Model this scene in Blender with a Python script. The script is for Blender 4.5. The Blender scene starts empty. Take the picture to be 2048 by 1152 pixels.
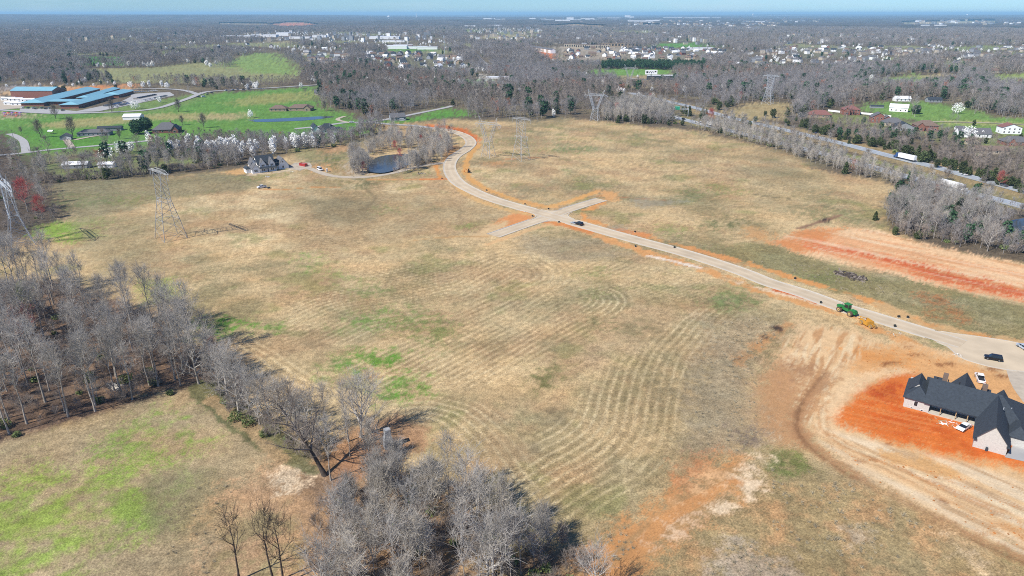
import bpy, bmesh, math, random
import numpy as np
from mathutils import Vector, Matrix
from math import radians, sin, cos, pi

# ------------------------------------------------------------------ camera, sky, sun, exposure
sc = bpy.context.scene
H = 100.0                      # drone height above the field, metres
PITCH = radians(21.92)
FPX = 24.0 / 36.0 * 2048       # focal length in photograph pixels
cam_d = bpy.data.cameras.new("camera")
cam_d.lens = 24.0; cam_d.sensor_width = 36.0
cam_d.clip_start = 1.0; cam_d.clip_end = 200000.0
cam = bpy.data.objects.new("camera", cam_d)
sc.collection.objects.link(cam)
cam.location = (0, 0, H)
cam.rotation_euler = (radians(90) - PITCH, 0, 0)
sc.camera = cam

SUN_AZ = math.atan2(-0.80, -0.60)      # where the sun stands: behind and left of the camera
SUN_EL = radians(46)
world = bpy.data.worlds.new("World")
sc.world = world
world.use_nodes = True
wn = world.node_tree
wn.nodes.clear()
w_out = wn.nodes.new("ShaderNodeOutputWorld")
w_bg = wn.nodes.new("ShaderNodeBackground")
w_sky = wn.nodes.new("ShaderNodeTexSky")
w_sky.sky_type = 'NISHITA'
w_sky.sun_disc = False
w_sky.sun_elevation = SUN_EL
w_sky.sun_rotation = SUN_AZ
w_sky.altitude = 100
w_sky.air_density = 1.0
w_sky.dust_density = 0.0
w_sky.ozone_density = 3.0
w_bg.inputs["Strength"].default_value = 0.115
# thin cirrus, drawn as streaks in the sky's own direction space
w_tc = wn.nodes.new("ShaderNodeTexCoord")
w_mp = wn.nodes.new("ShaderNodeMapping"); w_mp.inputs["Scale"].default_value = (3.0, 3.0, 26.0)
w_mp.inputs["Rotation"].default_value = (0.05, 0.09, 0.3)
w_nz = wn.nodes.new("ShaderNodeTexNoise"); w_nz.inputs["Scale"].default_value = 1.6
w_nz.inputs["Detail"].default_value = 6.0; w_nz.inputs["Roughness"].default_value = 0.6
w_rp = wn.nodes.new("ShaderNodeValToRGB")
w_rp.color_ramp.elements[0].position = 0.50; w_rp.color_ramp.elements[0].color = (0, 0, 0, 1)
w_rp.color_ramp.elements[1].position = 0.80; w_rp.color_ramp.elements[1].color = (0.55, 0.55, 0.55, 1)
w_mx = wn.nodes.new("ShaderNodeMixRGB"); w_mx.inputs[2].default_value = (4.2, 5.1, 5.9, 1)
wn.links.new(w_tc.outputs["Generated"], w_mp.inputs["Vector"])
wn.links.new(w_mp.outputs[0], w_nz.inputs["Vector"])
wn.links.new(w_nz.outputs[0], w_rp.inputs[0])
wn.links.new(w_rp.outputs[0], w_mx.inputs[0])
w_hs = wn.nodes.new("ShaderNodeMixRGB"); w_hs.blend_type = 'MULTIPLY'; w_hs.inputs[0].default_value = 1.0
w_hs.inputs[2].default_value = (0.33, 0.54, 0.86, 1)      # clear cool spring sky
wn.links.new(w_sky.outputs[0], w_hs.inputs[1])
wn.links.new(w_hs.outputs[0], w_mx.inputs[1])
wn.links.new(w_mx.outputs[0], w_bg.inputs[0])
wn.links.new(w_bg.outputs[0], w_out.inputs[0])

sun_d = bpy.data.lights.new("sun", 'SUN')
sun_d.energy = 5.0; sun_d.angle = radians(0.53); sun_d.color = (1.0, 0.955, 0.89)
sun = bpy.data.objects.new("sun", sun_d)
sc.collection.objects.link(sun)
sdir = Vector((sin(SUN_AZ) * cos(SUN_EL), cos(SUN_AZ) * cos(SUN_EL), sin(SUN_EL)))
sun.rotation_euler = sdir.to_track_quat('Z', 'Y').to_euler()
sun.location = sdir * 300

sc.view_settings.view_transform = 'Standard'
sc.view_settings.look = 'None'
sc.view_settings.exposure = 0.45
sc.view_settings.gamma = 1.0
sc.view_settings.use_curve_mapping = False
sc.render.engine = 'CYCLES'
sc.cycles.use_denoising = False      # the grain of real samples keeps the grass and twigs crisp
sc.cycles.max_bounces = 4
sc.cycles.diffuse_bounces = 2
sc.cycles.glossy_bounces = 2
sc.cycles.transmission_bounces = 2
sc.cycles.volume_bounces = 0
sc.cycles.transparent_max_bounces = 6
sc.cycles.use_adaptive_sampling = False
sc.cycles.filter_width = 1.05

# ------------------------------------------------------------------ helpers
SP, CP = sin(PITCH), cos(PITCH)
COL = sc.collection
rnd = random.Random(7)

def G(px, py):
    """photograph pixel -> point on level ground (metres, camera foot = origin)"""
    xc, yc = px - 1024.0, py - 576.0
    d = FPX * SP + yc * CP
    return (H * xc / d, H * (FPX * CP - yc * SP) / d)

def GA(pts):
    return np.array([G(a, b) for a, b in pts])

def s2l(c):
    c = np.asarray(c, float) / 255.0
    return np.where(c <= 0.04045, c / 12.92, ((c + 0.055) / 1.055) ** 2.4)

ALB = 0.62   # photograph value (linear) -> base colour under this light
def A(r, g, b):
    return s2l((r, g, b)) * ALB

def hsh(ix, iy, seed):
    n = (ix.astype(np.int64) * 374761393 + iy.astype(np.int64) * 668265263 + seed * 982451653) & 0xFFFFFFFF
    n = ((n ^ (n >> 13)) * 1274126177) & 0xFFFFFFFF
    n = n ^ (n >> 16)
    return (n & 0xFFFFFF) / float(0xFFFFFF)

def vnoise(x, y, seed=0):
    x = np.asarray(x, float); y = np.asarray(y, float)
    ix = np.floor(x); iy = np.floor(y)
    fx = x - ix; fy = y - iy
    ix = ix.astype(np.int64); iy = iy.astype(np.int64)
    u = fx * fx * (3 - 2 * fx); v = fy * fy * (3 - 2 * fy)
    a = hsh(ix, iy, seed); b = hsh(ix + 1, iy, seed)
    c = hsh(ix, iy + 1, seed); d = hsh(ix + 1, iy + 1, seed)
    return (a * (1 - u) + b * u) * (1 - v) + (c * (1 - u) + d * u) * v

def fbm(x, y, seed=0, octv=4, gain=0.5):
    s = 0.0; a = 1.0; t = 0.0; f = 1.0
    for o in range(octv):
        s = s + a * vnoise(x * f + 17.3 * o, y * f - 9.1 * o, seed + o * 31)
        t += a; a *= gain; f *= 2.03
    return s / t            # 0..1, mean .5

def sstep(a, b, x):
    t = np.clip((x - a) / (b - a), 0, 1)
    return t * t * (3 - 2 * t)

def hgt(x, y):
    """ground relief: a gently rolling field, lower swells far off"""
    x = np.asarray(x, float); y = np.asarray(y, float)
    n = vnoise(x / 75.0 + 3.1, y / 75.0, 5) - 0.5
    f = vnoise(x / 420.0 + 8.7, y / 420.0, 6) - 0.35
    r = np.hypot(x, y)
    return 1.5 * n * sstep(60, 160, r) * (1 - sstep(500, 800, r)) + 7.0 * f * sstep(700, 1500, r) * (1 - sstep(3500, 5000, r))

def hz(x, y):
    return float(hgt(np.array([x]), np.array([y]))[0])

def spline(pts, step=3.0):
    """Catmull-Rom through world points, resampled"""
    P = [np.array(p, float) for p in pts]
    P = [2 * P[0] - P[1]] + P + [2 * P[-1] - P[-2]]
    out = []
    for i in range(1, len(P) - 2):
        n = max(2, int(np.linalg.norm(P[i + 1] - P[i]) / step))
        for k in range(n):
            t = k / n
            out.append(0.5 * ((2 * P[i]) + (-P[i - 1] + P[i + 1]) * t + (2 * P[i - 1] - 5 * P[i] + 4 * P[i + 1] - P[i + 2]) * t * t
                              + (-P[i - 1] + 3 * P[i] - 3 * P[i + 1] + P[i + 2]) * t ** 3))
    out.append(P[-2])
    return np.array(out)

def sd_poly(X, Y, poly):
    """signed distance, positive inside"""
    n = len(poly)
    d2 = np.full(X.shape, 1e18); ins = np.zeros(X.shape, bool)
    for i in range(n):
        ax, ay = poly[i]; bx, by = poly[(i + 1) % n]
        ex, ey = bx - ax, by - ay
        t = np.clip(((X - ax) * ex + (Y - ay) * ey) / (ex * ex + ey * ey + 1e-12), 0, 1)
        d2 = np.minimum(d2, (X - ax - t * ex) ** 2 + (Y - ay - t * ey) ** 2)
        c = ((ay > Y) != (by > Y)) & (X < (bx - ax) * (Y - ay) / (by - ay + 1e-12) + ax)
        ins ^= c
    return np.where(ins, 1, -1) * np.sqrt(d2)

def d_line(X, Y, pl):
    d2 = np.full(X.shape, 1e18)
    for i in range(len(pl) - 1):
        ax, ay = pl[i]; bx, by = pl[i + 1]
        ex, ey = bx - ax, by - ay
        t = np.clip(((X - ax) * ex + (Y - ay) * ey) / (ex * ex + ey * ey + 1e-12), 0, 1)
        d2 = np.minimum(d2, (X - ax - t * ex) ** 2 + (Y - ay - t * ey) ** 2)
    return np.sqrt(d2)

def inside(x, y, poly):
    ins = False; n = len(poly)
    for i in range(n):
        ax, ay = poly[i]; bx, by = poly[(i + 1) % n]
        if (ay > y) != (by > y) and x < (bx - ax) * (y - ay) / (by - ay) + ax:
            ins = not ins
    return ins

# ---- materials
MATS = {}
def mat(name, rgb, rough=0.8, var=0.15, scale=3.0, metal=0.0, bump=0.0, spec=0.3, obvar=0.0):
    """procedural material: base colour broken up by noise; obvar varies it from object to object"""
    if name in MATS: return MATS[name]
    m = bpy.data.materials.new(name); m.use_nodes = True
    nt = m.node_tree; b = nt.nodes["Principled BSDF"]
    b.inputs["Roughness"].default_value = rough
    b.inputs["Metallic"].default_value = metal
    b.inputs["Specular IOR Level"].default_value = spec
    tc = nt.nodes.new("ShaderNodeTexCoord"); nz = nt.nodes.new("ShaderNodeTexNoise")
    nz.inputs["Scale"].default_value = scale; nz.inputs["Detail"].default_value = 5
    nt.links.new(tc.outputs["Object"], nz.inputs["Vector"])
    mr = nt.nodes.new("ShaderNodeMapRange")
    mr.inputs[1].default_value = 0.25; mr.inputs[2].default_value = 0.75
    mr.inputs[3].default_value = 1 - var; mr.inputs[4].default_value = 1 + var
    nt.links.new(nz.outputs[0], mr.inputs[0])
    mx = nt.nodes.new("ShaderNodeVectorMath"); mx.operation = 'SCALE'
    mx.inputs[0].default_value = tuple(float(v) for v in rgb)
    if obvar:
        oi = nt.nodes.new("ShaderNodeObjectInfo")
        m2 = nt.nodes.new("ShaderNodeMapRange")
        m2.inputs[3].default_value = 1 - obvar; m2.inputs[4].default_value = 1 + obvar
        nt.links.new(oi.outputs["Random"], m2.inputs[0])
        mu = nt.nodes.new("ShaderNodeMath"); mu.operation = 'MULTIPLY'
        nt.links.new(mr.outputs[0], mu.inputs[0]); nt.links.new(m2.outputs[0], mu.inputs[1])
        nt.links.new(mu.outputs[0], mx.inputs["Scale"])
    else:
        nt.links.new(mr.outputs[0], mx.inputs["Scale"])
    nt.links.new(mx.outputs[0], b.inputs["Base Color"])
    if bump:
        bp = nt.nodes.new("ShaderNodeBump"); bp.inputs["Strength"].default_value = bump
        nt.links.new(nz.outputs[0], bp.inputs["Height"]); nt.links.new(bp.outputs[0], b.inputs["Normal"])
    MATS[name] = m
    return m

def mesh_obj(name, verts, faces, material=None, parent=None, smooth=False, mats=None, fmat=None):
    me = bpy.data.meshes.new(name)
    me.from_pydata([tuple(map(float, v)) for v in verts], [], faces)
    for m in (mats or ([material] if material else [])): me.materials.append(m)
    if fmat is not None: me.polygons.foreach_set("material_index", fmat)
    if smooth: me.polygons.foreach_set("use_smooth", [True] * len(me.polygons))
    me.update()
    return link(name, me, parent)

def link(name, me, parent=None):
    o = bpy.data.objects.new(name, me)
    COL.objects.link(o)
    if parent is not None: o.parent = parent
    return o

def tag(o, label=None, cat=None, group=None, kind=None):
    if label: o["label"] = label
    if cat: o["category"] = cat
    if group: o["group"] = group
    if kind: o["kind"] = kind
    return o

def thing(name, label, cat, x, y, z=None, rz=0.0, group=None):
    o = bpy.data.objects.new(name, None)
    COL.objects.link(o)
    o.empty_display_size = 0.5
    o.location = (x, y, hz(x, y) if z is None else z)
    o.rotation_euler = (0, 0, rz)
    return tag(o, label, cat, group)

def copy_tree(o, parent=None):
    c = o.copy(); COL.objects.link(c)
    if parent is not None: c.parent = parent
    for ch in o.children: copy_tree(ch, c)
    return c

class MB:
    """collects boxes, bars, tubes into one mesh"""
    def __init__(s): s.v = []; s.f = []; s.m = []
    def add(s, vs, fs, mi=0):
        b = len(s.v); s.v += [tuple(v) for v in vs]
        for f in fs: s.f.append(tuple(b + i for i in f)); s.m.append(mi)
        return s
    def box(s, x0, x1, y0, y1, z0, z1, mi=0):
        return s.add([(x0, y0, z0), (x1, y0, z0), (x1, y1, z0), (x0, y1, z0), (x0, y0, z1), (x1, y0, z1), (x1, y1, z1), (x0, y1, z1)],
              [(3, 2, 1, 0), (4, 5, 6, 7), (0, 1, 5, 4), (1, 2, 6, 5), (2, 3, 7, 6), (3, 0, 4, 7)], mi)
    def bar(s, a, b, w, mi=0, n=4, w2=None):
        a = Vector(a); b = Vector(b); d = (b - a)
        if d.length < 1e-6: return s
        d.normalize()
        u = d.orthogonal().normalized(); v = d.cross(u)
        w2 = w if w2 is None else w2
        vs = []
        for c, r in ((a, w), (b, w2)):
            for k in range(n):
                t = 2 * pi * k / n
                vs.append(c + (u * cos(t) + v * sin(t)) * r)
        fs = [(k, (k + 1) % n, n + (k + 1) % n, n + k) for k in range(n)]
        fs += [tuple(range(n - 1, -1, -1)), tuple(range(n, 2 * n))]
        return s.add(vs, fs, mi)
    def prism(s, poly, z0, z1, mi=0):
        n = len(poly)
        return s.add([(x, y, z0) for x, y in poly] + [(x, y, z1) for x, y in poly],
              [(k, (k + 1) % n, n + (k + 1) % n, n + k) for k in range(n)] + [tuple(range(n - 1, -1, -1)), tuple(range(n, 2 * n))], mi)
    def extr(s, prof, x0, x1, mi=0, axis='y'):
        """profile of (a,z) points extruded: axis 'y' -> profile in xz swept along y; 'x' -> profile in yz swept along x"""
        n = len(prof)
        if axis == 'y': vs = [(a, x0, z) for a, z in prof] + [(a, x1, z) for a, z in prof]
        else: vs = [(x0, a, z) for a, z in prof] + [(x1, a, z) for a, z in prof]
        return s.add(vs, [(k, (k + 1) % n, n + (k + 1) % n, n + k) for k in range(n)] + [tuple(range(n - 1, -1, -1)), tuple(range(n, 2 * n))], mi)
    def wheel(s, x, y, z, r, w, mi=0, n=14):
        vs = []
        for yy in (y - w / 2, y + w / 2):
            for k in range(n): vs.append((x + r * cos(2 * pi * k / n), yy, z + r * sin(2 * pi * k / n)))
        return s.add(vs, [(k, (k + 1) % n, n + (k + 1) % n, n + k) for k in range(n)] + [tuple(range(n - 1, -1, -1)), tuple(range(n, 2 * n))], mi)
    def mesh(s, name, *mats, smooth=False):
        me = bpy.data.meshes.new(name)
        me.from_pydata([tuple(map(float, v)) for v in s.v], [], s.f)
        for m in mats: me.materials.append(m)
        if len(mats) > 1: me.polygons.foreach_set("material_index", s.m)
        me.update()
        bm = bmesh.new(); bm.from_mesh(me); bmesh.ops.recalc_face_normals(bm, faces=bm.faces); bm.to_mesh(me); bm.free()
        if smooth: me.polygons.foreach_set("use_smooth", [True] * len(me.polygons))
        return me
    def build(s, name, material, parent=None, smooth=False):
        ms = material if isinstance(material, (list, tuple)) else [material]
        return link(name, s.mesh(name, *ms, smooth=smooth), parent)

# ------------------------------------------------------------------ the ground: one sheet to the horizon
def axis_list(a, b, s):
    return np.arange(a, b + 0.01, s)

def build_ground():
    # rows get wider apart with distance, columns fan out: fine where the drone is near, coarse far away
    py = np.concatenate([[1290.0], axis_list(30.6, 1262, 2.7)[::-1]])
    tx = np.concatenate([[-2600, -1500, -900, -600, -400], axis_list(-230, 2278, 2.9), [2450, 2650, 2950, 3550, 4650]])
    yc = py - 576.0
    dn = FPX * SP + yc * CP
    Yr = H * (FPX * CP - yc * SP) / dn
    sc_r = H / dn
    Xg = (tx - 1024.0)[None, :] * sc_r[:, None]
    Yg = np.repeat(Yr[:, None], len(tx), 1)
    # two rows behind the camera
    Xb = np.stack([np.linspace(-900, 900, len(tx)), np.linspace(-500, 500, len(tx))])
    Yb = np.stack([np.full(len(tx), -400.0), np.full(len(tx), 20.0)])
    X = np.concatenate([Xb, Xg]); Y = np.concatenate([Yb, Yg])
    nr, nc = X.shape
    x = X.ravel(); y = Y.ravel()
    z = hgt(x, y)
    dist = np.hypot(x, y)
    sf = np.maximum(1.0, dist / 150.0)

    # ---- base: dry winter grass, straw and grey-olive in patches
    n1 = fbm(x / 38, y / 38, 11, 5, 0.55); n2 = fbm(x / 9, y / 9, 23, 4, 0.6); n3 = fbm(x / 120, y / 120, 31, 3)
    n4 = fbm(x / 2.2, y / 2.2, 29, 3, 0.6)
    col = np.empty((len(x), 3))
    straw, olive, pale, brown = A(218, 189, 140), A(160, 144, 104), A(232, 207, 160), A(192, 160, 119)
    t = sstep(0.42, 0.66, 0.5 * n1 + 0.3 * n2 + 0.2 * n4 + 0.0)[:, None]
    col[:] = straw * (1 - t) + olive * t
    t = (sstep(0.55, 0.75, n3 * 0.6 + n2 * 0.4) * 0.7)[:, None]
    col[:] = col * (1 - t) + pale * t
    t = (sstep(0.48, 0.68, fbm(x / 22 + 50, y / 22, 41, 5, 0.62)) * 0.75)[:, None]
    col[:] = col * (1 - t) + brown * t
    # scattered thin green
    t = (sstep(0.60, 0.74, fbm(x / 21 + 9, y / 21 + 70, 43, 4, 0.6)) * 0.45)[:, None]
    col[:] = col * (1 - t) + A(128, 140, 78) * t

    white = hsh(np.arange(len(x)), np.arange(len(x)) // 7, 3)
    stip = 2.4 * (n4 - 0.5) + 1.1 * (white - 0.5)       # ragged, stippled edges
    bare = np.zeros(len(x)); BARE = 0.0       # share of bare earth (no grass grain) at each point
    def blend(m, c):
        nonlocal col, bare
        col = col * (1 - m[:, None]) + np.asarray(c) * m[:, None]
        bare = bare * (1 - m) + BARE * m

    def P(poly, c, k=1.0, soft=2.2, amp=4.0, scn=9.0, patch=None, pw=0, ps=9.0, seed=3):
        """paint a patch of the ground; patch=(lo,hi) breaks it up"""
        w = GA(poly)
        pad = 40 + 0.06 * np.abs(w).max()
        idx = np.where((x > w[:, 0].min() - pad) & (x < w[:, 0].max() + pad) & (y > w[:, 1].min() - pad) & (y < w[:, 1].max() + pad))[0]
        if not len(idx): return
        xs, ys, ss = x[idx], y[idx], sf[idx]
        d = sd_poly(xs, ys, w) + amp * ss * 2 * (fbm(xs / (scn * ss), ys / (scn * ss), seed, 4, 0.6) - 0.5) + soft * ss * stip[idx]
        m = sstep(-soft * ss, soft * ss, d) * k
        if patch: m = m * sstep(patch[0] - .06, patch[1] + .06, fbm(xs / ps, ys / ps, seed + 50, 4, 0.65) + 0.10 * stip[idx])
        full = np.zeros(len(x)); full[idx] = m
        blend(full, A(*c))

    def E(cx, cy, rx, ry, c, **kw):
        P([(cx + rx * cos(a), cy + ry * sin(a)) for a in np.linspace(0, 2 * pi, 15)[:-1]], c, **kw)

    def L(pts, width, c, k=1.0, soft=0.6, amp=0.8, patch=None, ps=6.0, seed=5, sm=True):
        w = spline(GA(pts), 6.0) if sm else GA(pts)
        if len(w) > 60: w = w[::max(1, len(w) // 60)]
        pad = width + 14
        idx = np.where((x > w[:, 0].min() - pad) & (x < w[:, 0].max() + pad) & (y > w[:, 1].min() - pad) & (y < w[:, 1].max() + pad))[0]
        if not len(idx): return
        xs, ys = x[idx], y[idx]
        d = width / 2 - d_line(xs, ys, w) + soft * stip[idx] + amp * 2 * (fbm(xs / 4, ys / 4, seed, 3, 0.6) - 0.5)
        m = sstep(-soft, soft, d) * k
        if patch: m = m * sstep(patch[0], patch[1], fbm(xs / ps, ys / ps, seed + 50, 4, 0.65))
        full = np.zeros(len(x)); full[idx] = m
        blend(full, A(*c))

    def streak(poly, ang_pts, cA, lo, hi, k, along=30.0, across=1.6, seed=9, soft=2.0):
        """long streaks (wheel and blade marks) inside a patch, running along a given line"""
        w = GA(poly); a = GA(ang_pts); d = a[1] - a[0]; d = d / np.linalg.norm(d)
        sd = sd_poly(x, y, w)
        m = sstep(-soft, soft, sd)
        idx = np.where(m > 0)[0]
        u = x[idx] * d[0] + y[idx] * d[1]; v = -x[idx] * d[1] + y[idx] * d[0]
        v = v + 3.0 * (fbm(x[idx] / 40, y[idx] / 40, seed + 3, 2) - 0.5)
        full = np.zeros(len(x))
        full[idx] = m[idx] * k * sstep(lo, hi, fbm(u / along, v / across, seed, 2, 0.5))
        blend(full, A(*cA))

    def mow(poly, guide, spacing=2.6, k=0.74, seed=1, cA=(230, 207, 160), cB=(150, 134, 98)):
        w = GA(poly); g = spline(GA(guide), 5.0)
        sd = sd_poly(x, y, w)
        idx = np.where(sd > -6)[0]
        xs, ys = x[idx], y[idx]
        edge = sstep(-4, 5, sd[idx] + 6 * (fbm(xs / 8, ys / 8, seed + 2, 3) - 0.5))
        d = d_line(xs, ys, g) + 1.1 * (fbm(xs / 12, ys / 12, seed + 8, 3) - 0.5)
        ph = d / spacing
        s = 0.5 + 0.5 * np.cos(2 * pi * ph)
        brk = sstep(0.28, 0.62, fbm(xs / 1.1, ys / 1.1, seed + 4, 3, 0.7)) * sstep(0.25, 0.6, fbm(xs / 18, ys / 18, seed + 6, 3))
        full = np.zeros(len(x)); full[idx] = edge * k * sstep(0.60, 0.95, s) * (0.32 + 0.68 * brk)
        blend(full, A(*cA))
        full = np.zeros(len(x)); full[idx] = edge * 0.42 * sstep(0.55, 0.1, s) * sstep(0.3, 0.7, fbm(xs / 10, ys / 10, seed + 12, 3))
        blend(full, A(*cB))

    # ---- everything beyond the open field: scrub and leaf litter
    P([(-900, 385), (110, 372), (250, 360), (480, 338), (560, 318), (700, 292), (770, 264), (905, 240), (1010, 240), (1080, 243), (1150, 238),
       (1215, 244), (1300, 252), (1400, 262), (1460, 278), (1560, 304), (1640, 337), (1750, 362), (1790, 378), (1765, 400), (1755, 440), (1780, 462),
       (1850, 488), (1950, 508), (2048, 522), (2700, 640), (3400, 30), (-1400, 30)], (116, 104, 86), soft=2, amp=3)
    far = sstep(330, 420, y)
    blend(far * 0.5 * sstep(0.5, 0.7, fbm(x / 45, y / 45, 61, 4)), A(150, 140, 105))
    blend(sstep(1650, 1800, y) * sstep(0.40, 0.34, fbm(x / 330, y / 330, 505, 3)), A(150, 152, 108))
    # lawns and meadows on the left
    P([(-300, 205), (0, 205), (130, 228), (300, 222), (400, 190), (620, 174), (634, 215), (700, 230), (690, 272), (560, 285), (420, 275), (330, 292),
       (150, 300), (60, 312), (80, 345), (-300, 345)], (112, 154, 72), amp=2)
    P([(40, 310), (180, 298), (420, 280), (560, 288), (470, 312), (300, 338), (100, 355)], (132, 146, 88), amp=2, patch=(0.35, 0.6), ps=30)
    P([(70, 250), (150, 240), (330, 226), (470, 228), (480, 240), (300, 240), (190, 252), (110, 258)], (176, 166, 112), amp=2, k=0.85)
    P([(380, 232), (490, 226), (500, 236), (400, 242)], (184, 170, 120), amp=1, k=0.8)
    P([(190, 230), (240, 214), (262, 206), (330, 198), (398, 188), (400, 200), (330, 222), (250, 230)], (126, 150, 84), amp=1.5)
    P([(455, 205), (520, 188), (612, 184), (620, 200), (560, 208), (480, 212)], (160, 160, 96), amp=2, k=0.9)
    P([(0, 262), (120, 258), (230, 262), (240, 285), (120, 300), (60, 280)], (102, 154, 62), amp=2, k=0.8)
    P([(205, 276), (300, 268), (330, 285), (240, 292)], (116, 152, 84), amp=2, k=0.8)
    P([(150, 140), (300, 136), (420, 122), (560, 128), (610, 148), (560, 166), (400, 168), (230, 166)], (156, 156, 108), amp=2)
    P([(140, 116), (250, 116), (255, 131), (160, 130)], (84, 146, 54), amp=1)
    P([(40, 106), (130, 106), (150, 110), (60, 112)], (150, 168, 96), amp=1)
    P([(225, 106), (330, 103), (430, 100), (430, 108), (320, 114)], (150, 166, 98), amp=1)
    P([(440, 128), (500, 108), (560, 108), (600, 138), (596, 152), (500, 148)], (140, 164, 92), amp=2)
    P([(0, 180), (60, 174), (140, 176), (260, 172), (258, 184), (120, 188), (0, 192)], (206, 172, 128), amp=1.5)
    P([(140, 178), (262, 171), (258, 178), (150, 184)], (214, 140, 84), amp=1, patch=(0.4, 0.6), ps=40)
    P([(0, 178), (50, 172), (60, 178), (0, 186)], (168, 160, 152), amp=1)
    P([(0, 226), (50, 228), (60, 236), (0, 236)], (196, 178, 146), amp=1)
    # green either side of the lane in the middle
    P([(600, 262), (690, 242), (800, 240), (890, 214), (930, 222), (935, 232), (860, 240), (760, 262), (690, 272), (620, 275)], (106, 156, 68), amp=1.5)
    P([(730, 248), (800, 246), (860, 242), (840, 262), (760, 264)], (190, 158, 112), amp=1)
    P([(560, 300), (690, 285), (720, 296), (700, 318), (600, 322)], (160, 150, 106), amp=2)
    P([(640, 296), (700, 290), (710, 300), (650, 310)], (196, 156, 116), amp=1.5, k=0.8)
    P([(930, 160), (985, 160), (1000, 172), (960, 178), (930, 175)], (110, 158, 72), amp=1)
    P([(960, 150), (970, 150), (985, 165), (975, 166)], (200, 195, 185), amp=0)
    # meadows in the middle distance and on the right
    P([(1160, 139), (1240, 137), (1352, 138), (1340, 147), (1240, 156), (1190, 150)], (124, 164, 80), amp=2)
    P([(1300, 87), (1400, 84), (1425, 92), (1330, 96)], (110, 158, 76), amp=1)
    P([(690, 98), (860, 96), (870, 101), (800, 103)], (110, 156, 76), amp=1)
    P([(1700, 166), (1760, 158), (1830, 147), (1880, 156), (1915, 164), (1800, 176)], (134, 168, 84), amp=2)
    P([(1820, 153), (1880, 148), (1920, 150), (1850, 157)], (186, 170, 120), amp=1)
    P([(1720, 121), (1800, 118), (1815, 124), (1760, 130)], (150, 164, 96), amp=1)
    P([(1840, 130), (1960, 122), (2000, 132), (1900, 138)], (140, 160, 92), amp=1)
    P([(1960, 152), (2200, 148), (2200, 172), (2000, 174)], (156, 172, 96), amp=1)
    P([(1740, 205), (1850, 203), (1920, 216), (1990, 236), (2150, 246), (2150, 280), (1960, 262), (1880, 250), (1790, 236), (1720, 222)], (126, 160, 82), amp=2)
    P([(1880, 240), (2100, 250), (2100, 256), (1880, 246)], (182, 178, 112), amp=1, k=0.8)
    P([(1620, 222), (1760, 232), (1880, 252), (2100, 285), (2100, 310), (1960, 300), (1820, 270), (1640, 240)], (140, 148, 94), amp=2, patch=(0.3, 0.55), ps=30)
    P([(1436, 224), (1500, 206), (1570, 206), (1590, 220), (1560, 240), (1470, 238)], (182, 162, 116), amp=2)
    P([(1240, 152), (1330, 150), (1340, 170), (1270, 176), (1235, 168)], (176, 156, 118), amp=2, patch=(0.3, 0.5), ps=40)
    # clearings in the far woods
    P([(600, 112), (660, 110), (680, 118), (620, 122)], (146, 160, 98), amp=1, k=.9)
    P([(960, 72), (1040, 70), (1050, 76), (970, 79)], (176, 166, 124), amp=1, k=.9)
    P([(1490, 128), (1560, 124), (1580, 131), (1510, 136)], (120, 152, 80), amp=1, k=.9)
    P([(1900, 96), (2000, 92), (2020, 99), (1920, 103)], (146, 160, 98), amp=1, k=.9)
    P([(1600, 78), (1700, 75), (1710, 80), (1620, 83)], (176, 166, 124), amp=1, k=.9)
    P([(80, 88), (200, 84), (220, 90), (100, 95)], (120, 152, 80), amp=1, k=.9)
    P([(860, 62), (940, 60), (950, 64), (870, 66)], (146, 160, 98), amp=1, k=.9)
    P([(1330, 64), (1420, 62), (1430, 66), (1340, 68)], (176, 166, 124), amp=1, k=.9)
    P([(250, 60), (340, 58), (350, 62), (260, 64)], (120, 152, 80), amp=1, k=.9)
    P([(1960, 108), (2080, 105), (2090, 112), (1980, 115)], (146, 160, 98), amp=1, k=.9)
    P([(520, 86), (580, 84), (590, 88), (530, 90)], (176, 166, 124), amp=1, k=.9)
    # highway verges and median
    L([(1216, 206), (1354, 236), (1480, 266), (1641, 305), (1753, 332), (1911, 372), (2300, 475)], 30, (156, 146, 98), amp=3, k=0.85)
    L([(1284, 193), (1426, 228), (1560, 258), (1736, 302), (1881, 337), (2046, 382), (2400, 480)], 34, (178, 156, 112), amp=3, k=0.85)
    L([(1430, 244), (1560, 276), (1700, 312), (1860, 352)], 8, (140, 150, 84), amp=2, k=0.7)
    # orange bank above the far bend of the road
    P([(842, 248), (890, 249), (935, 259), (958, 276), (954, 292), (938, 290), (928, 272), (900, 262), (850, 257)], (222, 128, 66), soft=0.6, amp=1)
    P([(930, 286), (956, 288), (952, 302), (935, 305)], (216, 176, 116), soft=0.6, amp=1, k=0.8)
    P([(880, 290), (922, 288), (925, 305), (895, 326), (870, 328), (880, 305)], (196, 146, 94), soft=1, amp=2, k=0.9)

    # ---- woods floors near
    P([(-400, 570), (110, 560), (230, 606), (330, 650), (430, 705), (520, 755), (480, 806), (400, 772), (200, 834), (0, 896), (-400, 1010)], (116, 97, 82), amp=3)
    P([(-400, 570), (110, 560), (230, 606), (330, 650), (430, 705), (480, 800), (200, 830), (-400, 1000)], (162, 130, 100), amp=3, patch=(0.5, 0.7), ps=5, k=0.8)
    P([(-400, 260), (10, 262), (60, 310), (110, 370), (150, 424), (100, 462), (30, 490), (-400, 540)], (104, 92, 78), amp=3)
    P([(80, 452), (180, 440), (205, 470), (150, 486), (70, 474)], (146, 172, 76), amp=3, patch=(0.35, 0.55))
    P([(110, 372), (480, 342), (570, 372), (320, 402), (160, 440)], (146, 138, 104), amp=5, k=0.75)
    P([(150, 440), (300, 430), (330, 480), (280, 560), (200, 520)], (176, 158, 118), amp=4, k=0.7)
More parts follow.
